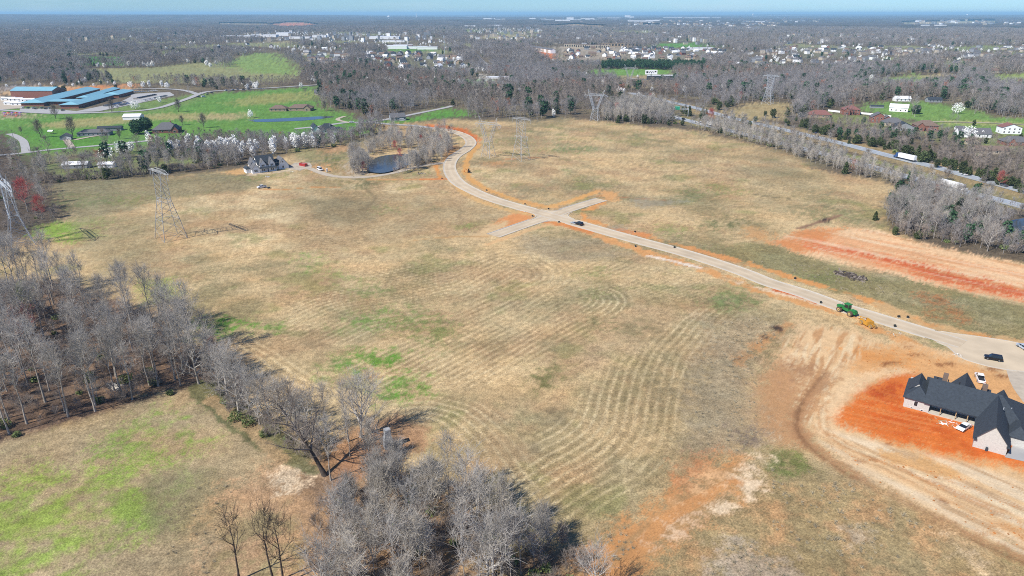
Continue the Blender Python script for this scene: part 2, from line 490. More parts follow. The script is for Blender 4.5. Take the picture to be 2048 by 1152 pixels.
    P([(290, 570), (340, 560), (360, 590), (310, 605)], (150, 168, 84), amp=3, k=0.7)
    P([(560, 380), (900, 380), (1000, 440), (820, 480), (560, 500)], (182, 158, 118), amp=6, k=0.6)
    P([(600, 395), (760, 400), (740, 440), (620, 440)], (140, 130, 98), amp=6, k=0.6)
    # clearing bottom left
    P([(-400, 1000), (0, 892), (200, 832), (400, 772), (470, 830), (560, 900), (600, 960), (480, 1060), (400, 1290), (-400, 1290)], (184, 162, 124), amp=3, k=0.9)
    P([(-300, 985), (150, 945), (285, 925), (350, 985), (310, 1060), (210, 1130), (120, 1200), (-300, 1250)], (150, 172, 76), amp=6, soft=7, patch=(0.28, 0.64), ps=5, k=0.9)
    P([(180, 905), (290, 835), (392, 822), (438, 880), (350, 915), (250, 930)], (140, 162, 76), amp=5, soft=5, patch=(0.38, 0.68), ps=4, k=.9)
    P([(300, 960), (420, 935), (480, 980), (420, 1060), (330, 1080)], (150, 138, 102), amp=5, k=0.7)
    P([(470, 975), (560, 915), (690, 930), (800, 990), (930, 1100), (960, 1290), (380, 1290), (420, 1100)], (200, 160, 120), amp=6, soft=6, k=0.85)
    P([(430, 1030), (560, 1010), (620, 1100), (560, 1200), (420, 1180)], (172, 150, 108), amp=5, patch=(0.4, 0.6), ps=4)
    P([(600, 960), (720, 900), (860, 960), (1000, 1010), (1130, 1070), (1230, 1160), (1300, 1290), (700, 1290)], (150, 124, 98), amp=5, patch=(0.3, 0.55), ps=5)
    P([(540, 968), (556, 938), (618, 922), (655, 940), (610, 968), (560, 986)], (232, 206, 170), amp=2.5, patch=(0.33, 0.5), ps=3)
    L([(405, 775), (470, 835), (545, 885), (640, 930)], 9, (110, 112, 74), amp=2, k=0.85)
    L([(420, 800), (500, 860), (560, 920)], 4, (206, 170, 128), amp=1.5, k=0.6)
    P([(640, 900), (700, 860), (800, 830), (880, 850), (860, 900), (760, 940), (680, 960)], (176, 134, 100), amp=4, k=0.8)

    # ---- the mown hayfield
    mow([(1452, 626), (1472, 646), (1395, 730), (1376, 800), (1372, 846), (1362, 904), (1316, 964), (1164, 1068), (1060, 1050), (1020, 960), (1080, 880), (1160, 790), (1230, 710), (1330, 648), (1400, 618)],
        [(1475, 632), (1436, 668), (1388, 730), (1374, 800), (1370, 846), (1360, 902), (1316, 962), (1234, 1015), (1164, 1066), (1100, 1100)], seed=101)
    mow([(760, 806), (870, 790), (980, 820), (1060, 900), (1080, 980), (1070, 1040), (1000, 990), (950, 910), (880, 860), (780, 836)],
        [(700, 850), (850, 838), (905, 862), (950, 912), (1000, 985), (1060, 1040), (1120, 1075)], seed=102)
    mow([(540, 640), (620, 590), (800, 530), (960, 500), (1000, 520), (960, 580), (860, 640), (700, 690), (580, 690)],
        [(480, 620), (613, 571), (795, 538), (900, 508), (1000, 480)], seed=103, k=0.7)
    mow([(700, 690), (860, 640), (960, 600), (1080, 590), (1160, 600), (1180, 660), (1080, 720), (980, 770), (880, 790), (790, 800), (730, 780), (690, 740)],
        [(600, 850), (780, 753), (977, 650), (1100, 585)], seed=104)
    mow([(1140, 556), (1270, 585), (1285, 622), (1160, 690), (1060, 730), (1090, 660), (1150, 610)],
        [(1150, 562), (1225, 573), (1264, 597), (1256, 624), (1200, 656), (1100, 706), (1000, 752)], seed=105)
    mow([(900, 560), (960, 500), (1060, 492), (1145, 525), (1150, 570), (1080, 605), (960, 640)],
        [(860, 585), (1000, 513), (1060, 508), (1112, 532), (1122, 556), (1080, 582), (950, 642)], seed=106, spacing=3.4, k=.5)
    mow([(440, 690), (500, 678), (600, 722), (690, 775), (650, 806), (560, 775), (480, 732)],
        [(430, 676), (520, 735), (600, 788), (690, 806)], seed=107)
    mow([(1130, 530), (1250, 518), (1450, 580), (1440, 612), (1260, 592)],
        [(1130, 520), (1290, 556), (1460, 602)], seed=108, spacing=2.2, k=0.5)
    P([(1190, 640), (1330, 610), (1360, 640), (1290, 690), (1200, 740), (1150, 720)], (200, 172, 132), amp=4, k=0.55)
    P([(1040, 470), (1220, 478), (1260, 510), (1120, 525), (1050, 500)], (172, 154, 122), amp=3, k=0.7)

    # green flushes in the grass
    g1, g2 = (104, 148, 56), (128, 140, 80)
    for (cx, cy, rx, ry, c, k) in [(468, 654, 48, 15, g1, 1), (545, 657, 26, 9, g1, .8), (432, 648, 22, 14, (80, 122, 44), .9), (605, 516, 10, 6, g1, .9), (625, 540, 9, 4, g1, .6),
        (738, 640, 50, 18, g1, .75), (805, 628, 46, 14, g2, .8), (860, 655, 46, 22, g2, .9), (735, 722, 58, 17, g1, 1), (790, 716, 40, 13, g1, .95), (690, 745, 34, 10, g1, .6),
        (812, 770, 34, 26, g1, .95), (775, 796, 26, 9, g1, .8), (840, 802, 12, 6, g1, .7), (880, 690, 22, 8, g2, .8), (675, 552, 22, 4, g1, .6), (760, 580, 25, 6, g2, .8), (690, 662, 16, 6, g2, .8),
        (1446, 604, 42, 17, (122, 140, 82), .8), (1080, 764, 22, 13, (112, 116, 68), .9), (1120, 745, 22, 9, (120, 122, 76), .7), (1330, 775, 22, 15, (140, 128, 96), .7), (1195, 645, 22, 9, (118, 118, 78), .8),
        (1270, 660, 22, 8, (128, 122, 86), .7), (1200, 590, 26, 8, g2, .5), (1190, 545, 30, 8, g2, .6), (1110, 690, 40, 18, (132, 124, 88), .6), (950, 690, 60, 30, (136, 126, 90), .5), (640, 700, 70, 20, (140, 124, 92), .5),
        (1110, 830, 30, 16, (140, 124, 94), .6), (1065, 905, 26, 18, (142, 126, 98), .6), (1150, 1000, 30, 20, (144, 134, 96), .5), (1652, 554, 36, 12, (84, 148, 40), 1), (1600, 560, 14, 3, g1, .7),
        (1130, 297, 32, 5, (116, 132, 84), .9), (1095, 300, 30, 4, g2, .6), (1070, 282, 40, 4, (130, 142, 92), .6), (1250, 268, 34, 5, (140, 138, 94), .7), (1470, 448, 40, 9, (112, 116, 74), .9), (1385, 388, 20, 6, (118, 124, 78), .7),
        (1420, 376, 22, 5, g2, .6), (1465, 382, 24, 5, g2, .6), (1660, 385, 40, 10, (140, 134, 98), .8), (1610, 420, 40, 8, (146, 136, 100), .8), (1690, 432, 50, 8, (140, 138, 94), .8), (1320, 458, 30, 4, g1, .5), (1340, 498, 24, 4, g2, .6),
        (725, 365, 24, 6, (118, 116, 76), .9), (770, 418, 20, 8, g2, .7), (840, 344, 20, 4, g2, .6), (940, 452, 10, 3, g1, .6), (850, 415, 16, 6, (122, 122, 80), .7), (1060, 385, 34, 12, (146, 136, 104), .7), (640, 330, 20, 10, (120, 124, 82), .8),
        (670, 330, 10, 8, (96, 108, 60), .8), (530, 350, 30, 5, g2, .7), (180, 400, 40, 10, (120, 128, 80), .7), (260, 400, 24, 6, g2, .7), (210, 440, 40, 5, g2, .6), (1880, 690, 30, 6, (110, 126, 66), .8), (1900, 662, 34, 5, (112, 128, 66), .8)]:
        E(cx, cy, rx * 1.1, ry * 1.1, c, k=k * .92, amp=4.5, soft=3.2, patch=(0.34, 0.56), ps=3.2, seed=int(cx) % 97)

    # ---- verge and pad beyond the road, right
    P([(1480, 482), (1560, 482), (1650, 520), (1850, 572), (2048, 612), (2350, 680), (2350, 760), (2048, 690), (1900, 655), (1700, 592), (1500, 532), (1390, 500)], (146, 138, 94), amp=4, k=0.85)
    P([(1700, 560), (1850, 590), (1980, 620), (2048, 650), (1940, 650), (1800, 620)], (170, 156, 116), amp=5, k=0.7, patch=(0.4, 0.6))
    P([(1840, 590), (1900, 600), (1920, 640), (1870, 630)], (176, 124, 80), amp=3, patch=(0.4, 0.6), ps=5)
    BARE = 1.0
    pad = [(1540, 480), (1600, 460), (1700, 454), (1760, 460), (1850, 486), (1950, 509), (2048, 527), (2450, 615), (2450, 700), (2048, 603), (1950, 585), (1850, 563), (1750, 540), (1650, 516), (1590, 502)]
    P(pad, (246, 204, 156), soft=1.6, amp=1.5)
    P([(1535, 482), (1590, 460), (1700, 454), (1660, 470), (1640, 494), (1595, 502)], (220, 146, 88), soft=1.5, amp=2.5, k=0.9)
    P([(1625, 479), (1690, 490), (1770, 508), (1850, 534), (1950, 562), (2048, 577), (2450, 660), (2450, 684), (2048, 596), (1950, 577), (1850, 552), (1780, 534), (1690, 508), (1625, 492)], (224, 126, 78), soft=3.0, amp=2)
    P([(1690, 493), (1800, 517), (1900, 546), (2048, 582), (2300, 640), (2300, 650), (2048, 590), (1900, 555), (1790, 526)], (210, 98, 54), soft=3.0, amp=2, k=0.9)
    ax = [(1620, 480), (2048, 575)]
    streak(pad, ax, (228, 150, 94), 0.50, 0.72, 0.5, 44, 3.9, 201)
    streak(pad, ax, (248, 220, 182), 0.50, 0.72, 0.5, 52, 3.1, 203)
    streak(pad, ax, (206, 150, 96), 0.60, 0.74, 0.4, 23, 2.6, 205)
    # dirt shoulders along the road
    L([(1205, 405), (1165, 430), (1190, 445), (1250, 462), (1330, 482), (1480, 522), (1600, 560), (1690, 588), (1770, 615), (1850, 650), (1930, 668), (2100, 700)], 4.6, (226, 162, 98), amp=2.6, patch=(0.28, 0.50), ps=9)
    L([(1240, 460), (1290, 470)], 6, (224, 150, 92), amp=1.5)
    L([(1380, 495), (1470, 520)], 5, (224, 158, 98), amp=1.5, k=0.8)
    L([(1760, 612), (1850, 648), (1960, 672), (2100, 690)], 7, (214, 176, 124), amp=2.5, patch=(0.3, 0.55))
    L([(1095, 443), (1150, 455), (1240, 486), (1300, 507), (1390, 533), (1500, 575), (1600, 604), (1690, 632), (1760, 664), (1850, 700), (1900, 716)], 6.6, (224, 166, 106), amp=2.8, patch=(0.26, 0.48), ps=9)
    L([(1095, 443), (1130, 449), (1180, 463)], 5, (222, 146, 86), amp=1.2)
    L([(1300, 512), (1350, 523), (1400, 536)], 2.6, (242, 224, 200), amp=0.8)
    L([(1480, 568), (1560, 588), (1640, 610)], 3.0, (236, 208, 172), amp=1.2, patch=(0.3, 0.5))
    L([(1560, 582), (1620, 598), (1690, 622)], 4.5, (204, 110, 60), amp=1.5)
    P([(1000, 440), (1050, 418), (1072, 432), (1030, 452), (960, 464)], (226, 156, 98), amp=1.5, soft=0.8)
    P([(930, 472), (985, 448), (1012, 442), (990, 462), (960, 478)], (222, 190, 142), amp=1.5, soft=1)
    L([(975, 486), (1030, 468), (1080, 452), (1100, 448)], 3.0, (224, 184, 132), amp=1)
    L([(830, 478), (900, 472), (975, 470)], 2.2, (206, 164, 110), amp=1, k=0.8)
    L([(903, 358), (925, 384), (965, 403), (1010, 418), (1060, 428)], 4.2, (222, 180, 120), amp=1.2, k=0.95)
    L([(958, 290), (938, 312), (932, 345), (965, 374), (1030, 398), (1080, 412), (1120, 408), (1180, 388), (1196, 382)], 4.6, (226, 172, 104), amp=1.2)
    L([(1040, 400), (1090, 412), (1110, 414)], 5, (226, 172, 108), amp=1)
    L([(1090, 414), (1125, 408), (1150, 400)], 4, (228, 176, 110), amp=1)
    L([(1195, 392), (1260, 396), (1330, 400)], 2, (180, 128, 88), amp=0.8, k=0.8)
    P([(1190, 378), (1235, 385), (1238, 400), (1210, 404)], (222, 170, 112), amp=2, soft=1)
    P([(1270, 400), (1370, 402), (1340, 412), (1280, 412)], (160, 152, 130), amp=2, k=0.7)
    P([(1215, 452), (1240, 452), (1250, 462), (1220, 462)], (168, 156, 134), amp=2, k=0.7)
    L([(690, 372), (620, 374), (560, 380), (525, 378)], 2.4, (212, 154, 96), amp=1, k=0.9)
    L([(735, 358), (800, 358), (880, 358)], 3.0, (214, 158, 102), amp=1.4, k=0.8)
    L([(870, 326), (876, 345), (882, 358)], 3, (222, 158, 92), amp=1)
    L([(845, 357), (895, 358)], 4, (222, 140, 78), amp=1)
    P([(440, 345), (485, 336), (500, 344), (480, 349)], (222, 178, 120), amp=1, soft=1)
    L([(500, 348), (545, 345), (590, 338)], 5, (226, 204, 172), amp=1)
    P([(620, 332), (655, 330), (660, 340), (625, 342)], (220, 170, 116), amp=1.5)
    P([(700, 330), (720, 318), (735, 345), (712, 352)], (200, 184, 158), amp=2)
    E(995, 325, 16, 3, (205, 150, 100), amp=1, k=0.7); E(1050, 318, 30, 4, (186, 160, 120), amp=1, k=0.7)
    L([(1060, 312), (1150, 318), (1260, 322), (1320, 330)], 1.6, (150, 124, 94), amp=1, k=0.6)
    L([(1000, 318), (1100, 312)], 2.5, (214, 152, 100), amp=1, k=0.8)
    L([(1240, 322), (1300, 334), (1330, 340)], 1.6, (128, 116, 86), amp=1, k=0.6)
    L([(1290, 360), (1340, 352), (1390, 335)], 2.0, (140, 124, 92), amp=1, k=0.6)
    L([(730, 375), (750, 395), (728, 416), (700, 425)], 1.8, (140, 124, 92), amp=1, k=0.7)
    L([(1500, 388), (1540, 394), (1580, 398)], 1.8, (118, 110, 82), amp=0.8, k=0.8)
    L([(1640, 410), (1700, 424), (1755, 420)], 1.8, (124, 118, 84), amp=0.8, k=0.7)
    L([(1600, 455), (1650, 440), (1680, 430)], 3, (150, 116, 92), amp=1.2, k=0.9)
    P([(1490, 450), (1560, 466), (1540, 482), (1490, 474)], (214, 160, 104), amp=3, k=0.7)
    L([(330, 470), (400, 462), (460, 452), (520, 458)], 1.2, (150, 120, 92), amp=0.6, k=0.5)
    E(345, 478, 30, 6, (205, 166, 120), amp=1.5, k=0.8)

    # ---- earthworks round the new house
    tan = [(1545, 722), (1600, 650), (1700, 655), (1790, 690), (1850, 700), (1920, 716), (2048, 745), (2400, 820), (2400, 1290), (2280, 1230), (2048, 1118), (1900, 1052), (1760, 978), (1650, 908), (1604, 848), (1566, 790)]
    P(tan, (236, 198, 148), soft=2.5, amp=3)
    P([(1668, 695), (1760, 690), (1850, 708), (1960, 740), (2048, 760), (2300, 800), (2300, 1000), (2048, 960), (1900, 925), (1780, 890), (1670, 850), (1660, 800), (1720, 765), (1690, 735)], (228, 172, 112), soft=2, amp=3, k=0.9)
    P([(1648, 840), (1664, 812), (1700, 788), (1735, 768), (1765, 750), (1818, 752), (1845, 800), (1960, 850), (2048, 895), (2300, 940), (2300, 985), (2048, 945), (1960, 925), (1880, 902), (1780, 880), (1690, 862)], (230, 126, 58), soft=2.2, amp=3.0)
    L([(1800, 742), (1748, 754), (1688, 786), (1652, 822), (1650, 852), (1690, 880), (1780, 908)], 5.0, (240, 204, 156), amp=1.4, soft=1.6, k=.85)
    P([(1738, 778), (1775, 768), (1800, 775), (1790, 795), (1750, 800)], (192, 84, 40), amp=2, k=0.9, patch=(0.35, 0.55), ps=3)
    P([(1720, 800), (1820, 812), (1960, 870), (1980, 915), (1850, 885), (1750, 855)], (212, 100, 42), amp=2, k=0.8, patch=(0.4, 0.6), ps=5)
    streak([(1648, 838), (1735, 785), (1840, 800), (2048, 895), (2300, 940), (2300, 985), (2048, 945), (1880, 902)], [(1700, 850), (2000, 930)], (236, 150, 86), 0.56, 0.7, 0.6, 14, 0.9, 211)
    P([(1680, 700), (1720, 696), (1780, 712), (1800, 726), (1740, 728), (1700, 718)], (224, 156, 90), amp=3, soft=3, k=0.9)
    for (cx, cy, rx, ry) in [(1785, 730, 24, 4), (1812, 696, 12, 5), (1835, 712, 14, 3), (1890, 731, 22, 6), (1985, 740, 20, 5), (2000, 755, 18, 5), (1768, 734, 5, 3), (1730, 922, 24, 5), (1870, 957, 8, 4), (1775, 890, 8, 3),
                            (2005, 985, 12, 3), (1962, 1025, 4, 2), (1985, 1030, 5, 2), (1880, 1005, 10, 3), (2020, 1015, 14, 5)]:
        E(cx, cy, rx, ry, (150, 98, 60), amp=1.2, soft=0.7, k=0.85, patch=(0.3, 0.5), ps=2.5, seed=int(cx) % 91)
    streak([(1610, 850), (1690, 870), (1850, 910), (2048, 960), (2400, 1030), (2400, 1290), (2048, 1115), (1900, 1050), (1700, 945)], [(1650, 890), (2048, 1080)], (238, 216, 180), 0.40, 0.66, 0.8, 40, 2.6, 213)
    streak([(1610, 850), (1690, 870), (1850, 910), (2048, 960), (2400, 1030), (2400, 1290), (2048, 1115), (1900, 1050), (1700, 945)], [(1650, 890), (2048, 1080)], (196, 156, 110), 0.58, 0.72, 0.7, 16, 1.2, 215)
    P([(1760, 900), (1850, 925), (1910, 945), (1915, 960), (1860, 950), (1780, 925)], (222, 172, 112), soft=1, amp=1.5, k=0.9)
    P([(1950, 1040), (2048, 1055), (2048, 1085), (1980, 1070)], (200, 140, 80), amp=2, k=0.8, patch=(0.4, 0.6), ps=3)
    streak([(1560, 690), (1650, 650), (1760, 690), (1680, 740), (1640, 860), (1600, 840), (1570, 760)], [(1600, 840), (1660, 700)], (240, 214, 170), 0.5, 0.66, 0.8, 12, 1.0, 217)
    streak([(1560, 690), (1650, 650), (1760, 690), (1680, 740), (1640, 860), (1600, 840), (1570, 760)], [(1600, 840), (1660, 700)], (196, 140, 88), 0.56, 0.70, 0.7, 12, 1.0, 219)
    P([(1490, 770), (1545, 722), (1630, 735), (1610, 790), (1585, 850), (1625, 905), (1560, 892), (1500, 860)], (198, 150, 104), amp=4, soft=4, k=0.9)
    P([(1560, 705), (1600, 700), (1620, 745), (1580, 770)], (164, 124, 92), amp=4, soft=4, patch=(0.4, 0.66), ps=4, k=0.7)
    L([(1662, 752), (1630, 782), (1606, 812), (1596, 850), (1622, 895), (1700, 950), (1800, 1002), (1900, 1058), (2048, 1126), (2250, 1220)], 4.2, (186, 140, 98), amp=1.6, soft=1.4, k=0.9)
    L([(1604, 806), (1593, 850), (1622, 897), (1700, 953), (1800, 1006), (1900, 1062), (2048, 1130), (2250, 1226)], 0.8, (142, 104, 72), amp=0.3, soft=0.5, k=0.8)
    L([(1650, 748), (1622, 780), (1598, 815), (1588, 850), (1612, 893)], 0.7, (146, 108, 76), amp=0.3, soft=0.5, k=0.6)
    BARE = 0.0
    P([(1430, 640), (1520, 634), (1566, 655), (1510, 715), (1500, 760), (1520, 840), (1535, 890), (1480, 912), (1372, 905), (1384, 790), (1400, 710)], (176, 158, 126), amp=4, soft=4, k=0.75)
    P([(1380, 760), (1420, 740), (1440, 820), (1420, 900), (1372, 900)], (160, 144, 114), amp=4, soft=4, k=0.6)
    P([(1455, 860), (1510, 850), (1525, 885), (1480, 905)], (134, 118, 102), amp=4, soft=3, patch=(0.38, 0.6), ps=3)
    BARE = 0.7
    L([(1470, 728), (1500, 706), (1535, 680), (1578, 650)], 3.2, (198, 148, 98), amp=1.6, soft=1.6, k=.8, patch=(.25, .5))
    for (cx, cy, rx, ry) in [(1553, 660, 9, 4), (1532, 677, 8, 4), (1477, 722, 9, 5), (1414, 798, 5, 4), (1515, 690, 4, 3), (1652, 440, 4, 3)]:
        E(cx, cy, rx * .8, ry * .7, (66, 56, 54), amp=1.4, soft=0.6, k=.9, patch=(.3, .5), ps=1.5, seed=int(cx) % 83)
    # wheel tracks looping round the pad
    for o_, c_, w_ in ((14, (206, 152, 100), .8), (22, (190, 138, 92), .7), (30, (240, 214, 170), 1.2), (40, (202, 150, 100), .7), (-10, (214, 166, 116), 1.0)):
        L([(1690 - o_ * .2, 712 + o_ * .5), (1672 - o_ * .3, 760), (1640 + o_ * .4, 800), (1630 + o_ * .6, 850 + o_ * .1), (1680 + o_ * .5, 895 - o_ * .1), (1800 + o_ * .3, 950 - o_ * .5), (1950, 1020 - o_ * .9), (2150, 1110 - o_ * 1.2)], w_, c_, amp=.5, soft=.5, k=.7, patch=(.3, .55), seed=int(30 + o_))
    # foreground right
    BARE = 0.0
    P([(1536, 908), (1622, 908), (1760, 988), (1900, 1068), (2048, 1140), (2280, 1290), (1130, 1290), (1180, 1110), (1330, 1045), (1450, 975)], (176, 154, 110), amp=4, soft=4)
    P([(1536, 908), (1622, 908), (1760, 988), (1900, 1068), (2048, 1140), (2280, 1290), (1130, 1290), (1330, 1045), (1450, 975)], (206, 160, 112), amp=4, patch=(0.44, 0.70), ps=7, k=0.75)
    P([(1536, 900), (1600, 905), (1640, 940), (1560, 960), (1530, 940)], (112, 124, 66), amp=3, k=0.8, patch=(0.35, 0.55), ps=4)
    P([(1420, 1100), (1500, 1075), (1560, 1100), (1600, 1160), (1500, 1260), (1420, 1200)], (184, 168, 144), amp=5, k=0.85, patch=(0.3, 0.55), ps=4)
    P([(1690, 1060), (1740, 1065), (1750, 1090), (1700, 1090)], (184, 168, 140), amp=3, k=0.8)
    P([(1900, 1080), (1960, 1110), (2048, 1170), (2000, 1180), (1910, 1120)], (224, 200, 160), amp=3, k=0.8, patch=(0.35, 0.55), ps=4)
    BARE = 0.9
    P([(1150, 1130), (1180, 1090), (1260, 1046), (1350, 995), (1400, 940), (1440, 912), (1500, 915), (1500, 950), (1460, 1000), (1380, 1060), (1310, 1120), (1260, 1290), (1100, 1290)], (212, 154, 98), amp=4, soft=3)
    streak([(1150, 1130), (1260, 1046), (1350, 995), (1440, 912), (1500, 950), (1380, 1060), (1310, 1120), (1150, 1250)], [(1180, 1110), (1480, 930)], (164, 140, 100), 0.52, 0.70, 0.55, 26, 2.4, 221)
    P([(1370, 925), (1420, 905), (1420, 950), (1380, 975), (1360, 960)], (196, 134, 90), amp=4, soft=4, k=0.7)
    P([(1500, 902), (1548, 886), (1532, 925), (1528, 965), (1490, 1002), (1446, 1032), (1416, 1024), (1448, 985), (1466, 945)], (238, 212, 174), amp=3.5, soft=2, patch=(0.38, 0.6), ps=3)
    P([(1400, 950), (1440, 930), (1450, 960), (1400, 1000), (1370, 1000)], (226, 180, 130), amp=2.5, patch=(0.45, 0.58), ps=3)
    P([(1320, 1050), (1400, 1030), (1370, 1070), (1300, 1100)], (232, 196, 156), amp=2.5, patch=(0.5, 0.6), ps=3)

    BARE = 0.0
    # ---- bare ground under the far estates and works
    P([(1056, 99), (1078, 97), (1112, 110), (1106, 118), (1092, 123)], (226, 132, 78), amp=1, soft=1)
    P([(1110, 95), (1220, 92), (1260, 97), (1250, 116), (1130, 122)], (186, 172, 150), amp=1, k=0.8)
    P([(1250, 96), (1440, 96), (1470, 112), (1400, 120), (1250, 118)], (150, 144, 122), amp=2, k=0.7)
    P([(700, 110), (900, 108), (940, 140), (800, 140)], (140, 142, 110), amp=2, k=0.6)
    P([(1560, 95), (1780, 95), (1790, 108), (1600, 118)], (140, 142, 112), amp=2, k=0.6)
    P([(1180, 95), (1500, 40), (1520, 60), (1250, 96)], (130, 124, 112), amp=2, k=0.0)
    P([(1085, 52), (1150, 49), (1210, 52), (1200, 58), (1120, 56)], (196, 168, 130), amp=0.5)
    P([(1280, 50), (1318, 50), (1312, 56), (1285, 57)], (190, 166, 130), amp=0.5)
    P([(535, 49), (575, 45), (600, 45), (640, 50), (575, 56)], (206, 138, 108), amp=0.3)
    P([(440, 47), (535, 48), (535, 51), (440, 50)], (196, 176, 140), amp=0.2)
    P([(1885, 35), (1935, 34), (1940, 37), (1890, 38)], (200, 150, 120), amp=0.1)
    P([(1800, 45), (1990, 42), (1990, 47), (1810, 50)], (186, 172, 140), amp=0.2, k=0.8)
    P([(960, 86), (1000, 84), (1020, 92), (985, 96)], (150, 150, 140), amp=0.6)

    # fine mottling of the sward itself
    fm = 1 + 0.26 * (white - 0.5) + 0.34 * (n4 - 0.5) + 0.30 * (n2 - 0.5) + 0.22 * (fbm(x / 4.5, y / 4.5, 71, 3, 0.6) - 0.5)
    warm = 1 + 0.16 * (fbm(x / 13 + 5, y / 13, 73, 4, 0.6)[:, None] - 0.5) * np.array([1.0, -0.1, -1.0])
    kk = (1 - 0.62 * bare)[:, None]
    col = col * (1 + (fm[:, None] - 1) * kk) * (1 + (warm - 1) * kk)
    me = bpy.data.meshes.new("ground")
    me.vertices.add(len(x))
    me.vertices.foreach_set("co", np.stack([x, y, z], 1).astype(np.float32).ravel())
    i = np.arange(nr * nc).reshape(nr, nc)
    q = np.stack([i[:-1, :-1], i[:-1, 1:], i[1:, 1:], i[1:, :-1]], -1).reshape(-1, 4)
    nf = len(q)
    me.loops.add(nf * 4); me.polygons.add(nf)
    me.loops.foreach_set("vertex_index", q.astype(np.int32).ravel())
    me.polygons.foreach_set("loop_start", np.arange(0, nf * 4, 4, dtype=np.int32))
    me.polygons.foreach_set("loop_total", np.full(nf, 4, np.int32))
    me.polygons.foreach_set("use_smooth", np.ones(nf, bool))
    at = me.color_attributes.new("soil", 'FLOAT_COLOR', 'POINT')
    at.data.foreach_set("color", np.concatenate([np.clip(col, 0.01, 1), bare[:, None]], 1).astype(np.float32).ravel())
    me.update(calc_edges=True)
    o = link("ground", me)
    tag(o, kind="structure")
    o["label"] = "dry tan winter field with red earthworks and far green meadows"
    # material: the soil colours above, broken up by fine grass grain
    m = bpy.data.materials.new("ground_soil"); m.use_nodes = True
    nt = m.node_tree; b = nt.nodes["Principled BSDF"]
    b.inputs["Roughness"].default_value = 0.95; b.inputs["Specular IOR Level"].default_value = 0.08
    ca = nt.nodes.new("ShaderNodeVertexColor"); ca.layer_name = "soil"
    geo = nt.nodes.new("ShaderNodeNewGeometry")
    acc = None
    for scale, lo, hi, det in ((2.6, 0.50, 1.50, 8), (0.45, 0.72, 1.28, 6), (0.07, 0.90, 1.10, 4)):
        nz = nt.nodes.new("ShaderNodeTexNoise"); nz.inputs["Scale"].default_value = scale
        nz.inputs["Detail"].default_value = det; nz.inputs["Roughness"].default_value = 0.68
        nt.links.new(geo.outputs["Position"], nz.inputs["Vector"])
        mr = nt.nodes.new("ShaderNodeMapRange")
        mr.inputs[1].default_value = 0.30; mr.inputs[2].default_value = 0.70
        mr.inputs[3].default_value = lo; mr.inputs[4].default_value = hi
        nt.links.new(nz.outputs[0], mr.inputs[0])
        if acc is None: acc = mr; first = nz
        else:
            mu = nt.nodes.new("ShaderNodeMath"); mu.operation = 'MULTIPLY'
            nt.links.new(acc.outputs[0], mu.inputs[0]); nt.links.new(mr.outputs[0], mu.inputs[1]); acc = mu
    sm = nt.nodes.new("ShaderNodeVectorMath"); sm.operation = 'SCALE'
    br = nt.nodes.new("ShaderNodeMapRange"); br.inputs[3].default_value = 1.0; br.inputs[4].default_value = 0.42     # bare earth is smoother than grass
    nt.links.new(ca.outputs["Alpha"], br.inputs[0])
    mg = nt.nodes.new("ShaderNodeMix"); mg.inputs[2].default_value = 1.0
    nt.links.new(br.outputs[0], mg.inputs[0]); nt.links.new(acc.outputs[0], mg.inputs[3]); acc = mg
    nt.links.new(ca.outputs["Color"], sm.inputs[0]); nt.links.new(acc.outputs[0], sm.inputs["Scale"])
    nt.links.new(sm.outputs[0], b.inputs["Base Color"])
    bp = nt.nodes.new("ShaderNodeBump"); bp.inputs["Distance"].default_value = 0.35
    b2 = nt.nodes.new("ShaderNodeMath"); b2.operation = 'MULTIPLY'; b2.inputs[1].default_value = 0.6
    nt.links.new(br.outputs[0], b2.inputs[0]); nt.links.new(b2.outputs[0], bp.inputs["Strength"])
    nt.links.new(first.outputs[0], bp.inputs["Height"]); nt.links.new(bp.outputs[0], b.inputs["Normal"])
    me.materials.append(m)
    return o

ground = build_ground()

# ------------------------------------------------------------------ roads, lots, water
m_asph = mat("pale_asphalt", A(226, 206, 174), 0.92, 0.16, 0.12)
m_asph2 = mat("grey_asphalt", A(192, 190, 186), 0.9, 0.10, 0.3)
m_high = mat("highway_asphalt", A(178, 186, 192), 0.9, 0.08, 0.2)
m_conc = mat("kerb_concrete", A(222, 212, 194), 0.9, 0.12, 1.5)
m_worn = mat("worn_asphalt", A(219, 198, 166), 0.92, 0.16, 0.12)
m_gravel = mat("drive_gravel", A(206, 192, 170), 0.95, 0.14, 0.6)
m_white = mat("road_paint", (0.72, 0.72, 0.70), 0.7, 0.1, 2.0)
m_yellow = mat("yellow_paint", (0.62, 0.45, 0.10), 0.7, 0.1, 2.0)

def offs(c, o):
    d = np.gradient(c, axis=0); d /= np.linalg.norm(d, axis=1)[:, None] + 1e-9
    return np.stack([c[:, 0] - d[:, 1] * o, c[:, 1] + d[:, 0] * o], 1)

def lift(p):   # clearance of a sheet above the ground, more where the ground mesh is coarse
    r = math.hypot(p[0], p[1])
    return 0.06 + max(0.0, r - 400) * 0.0006

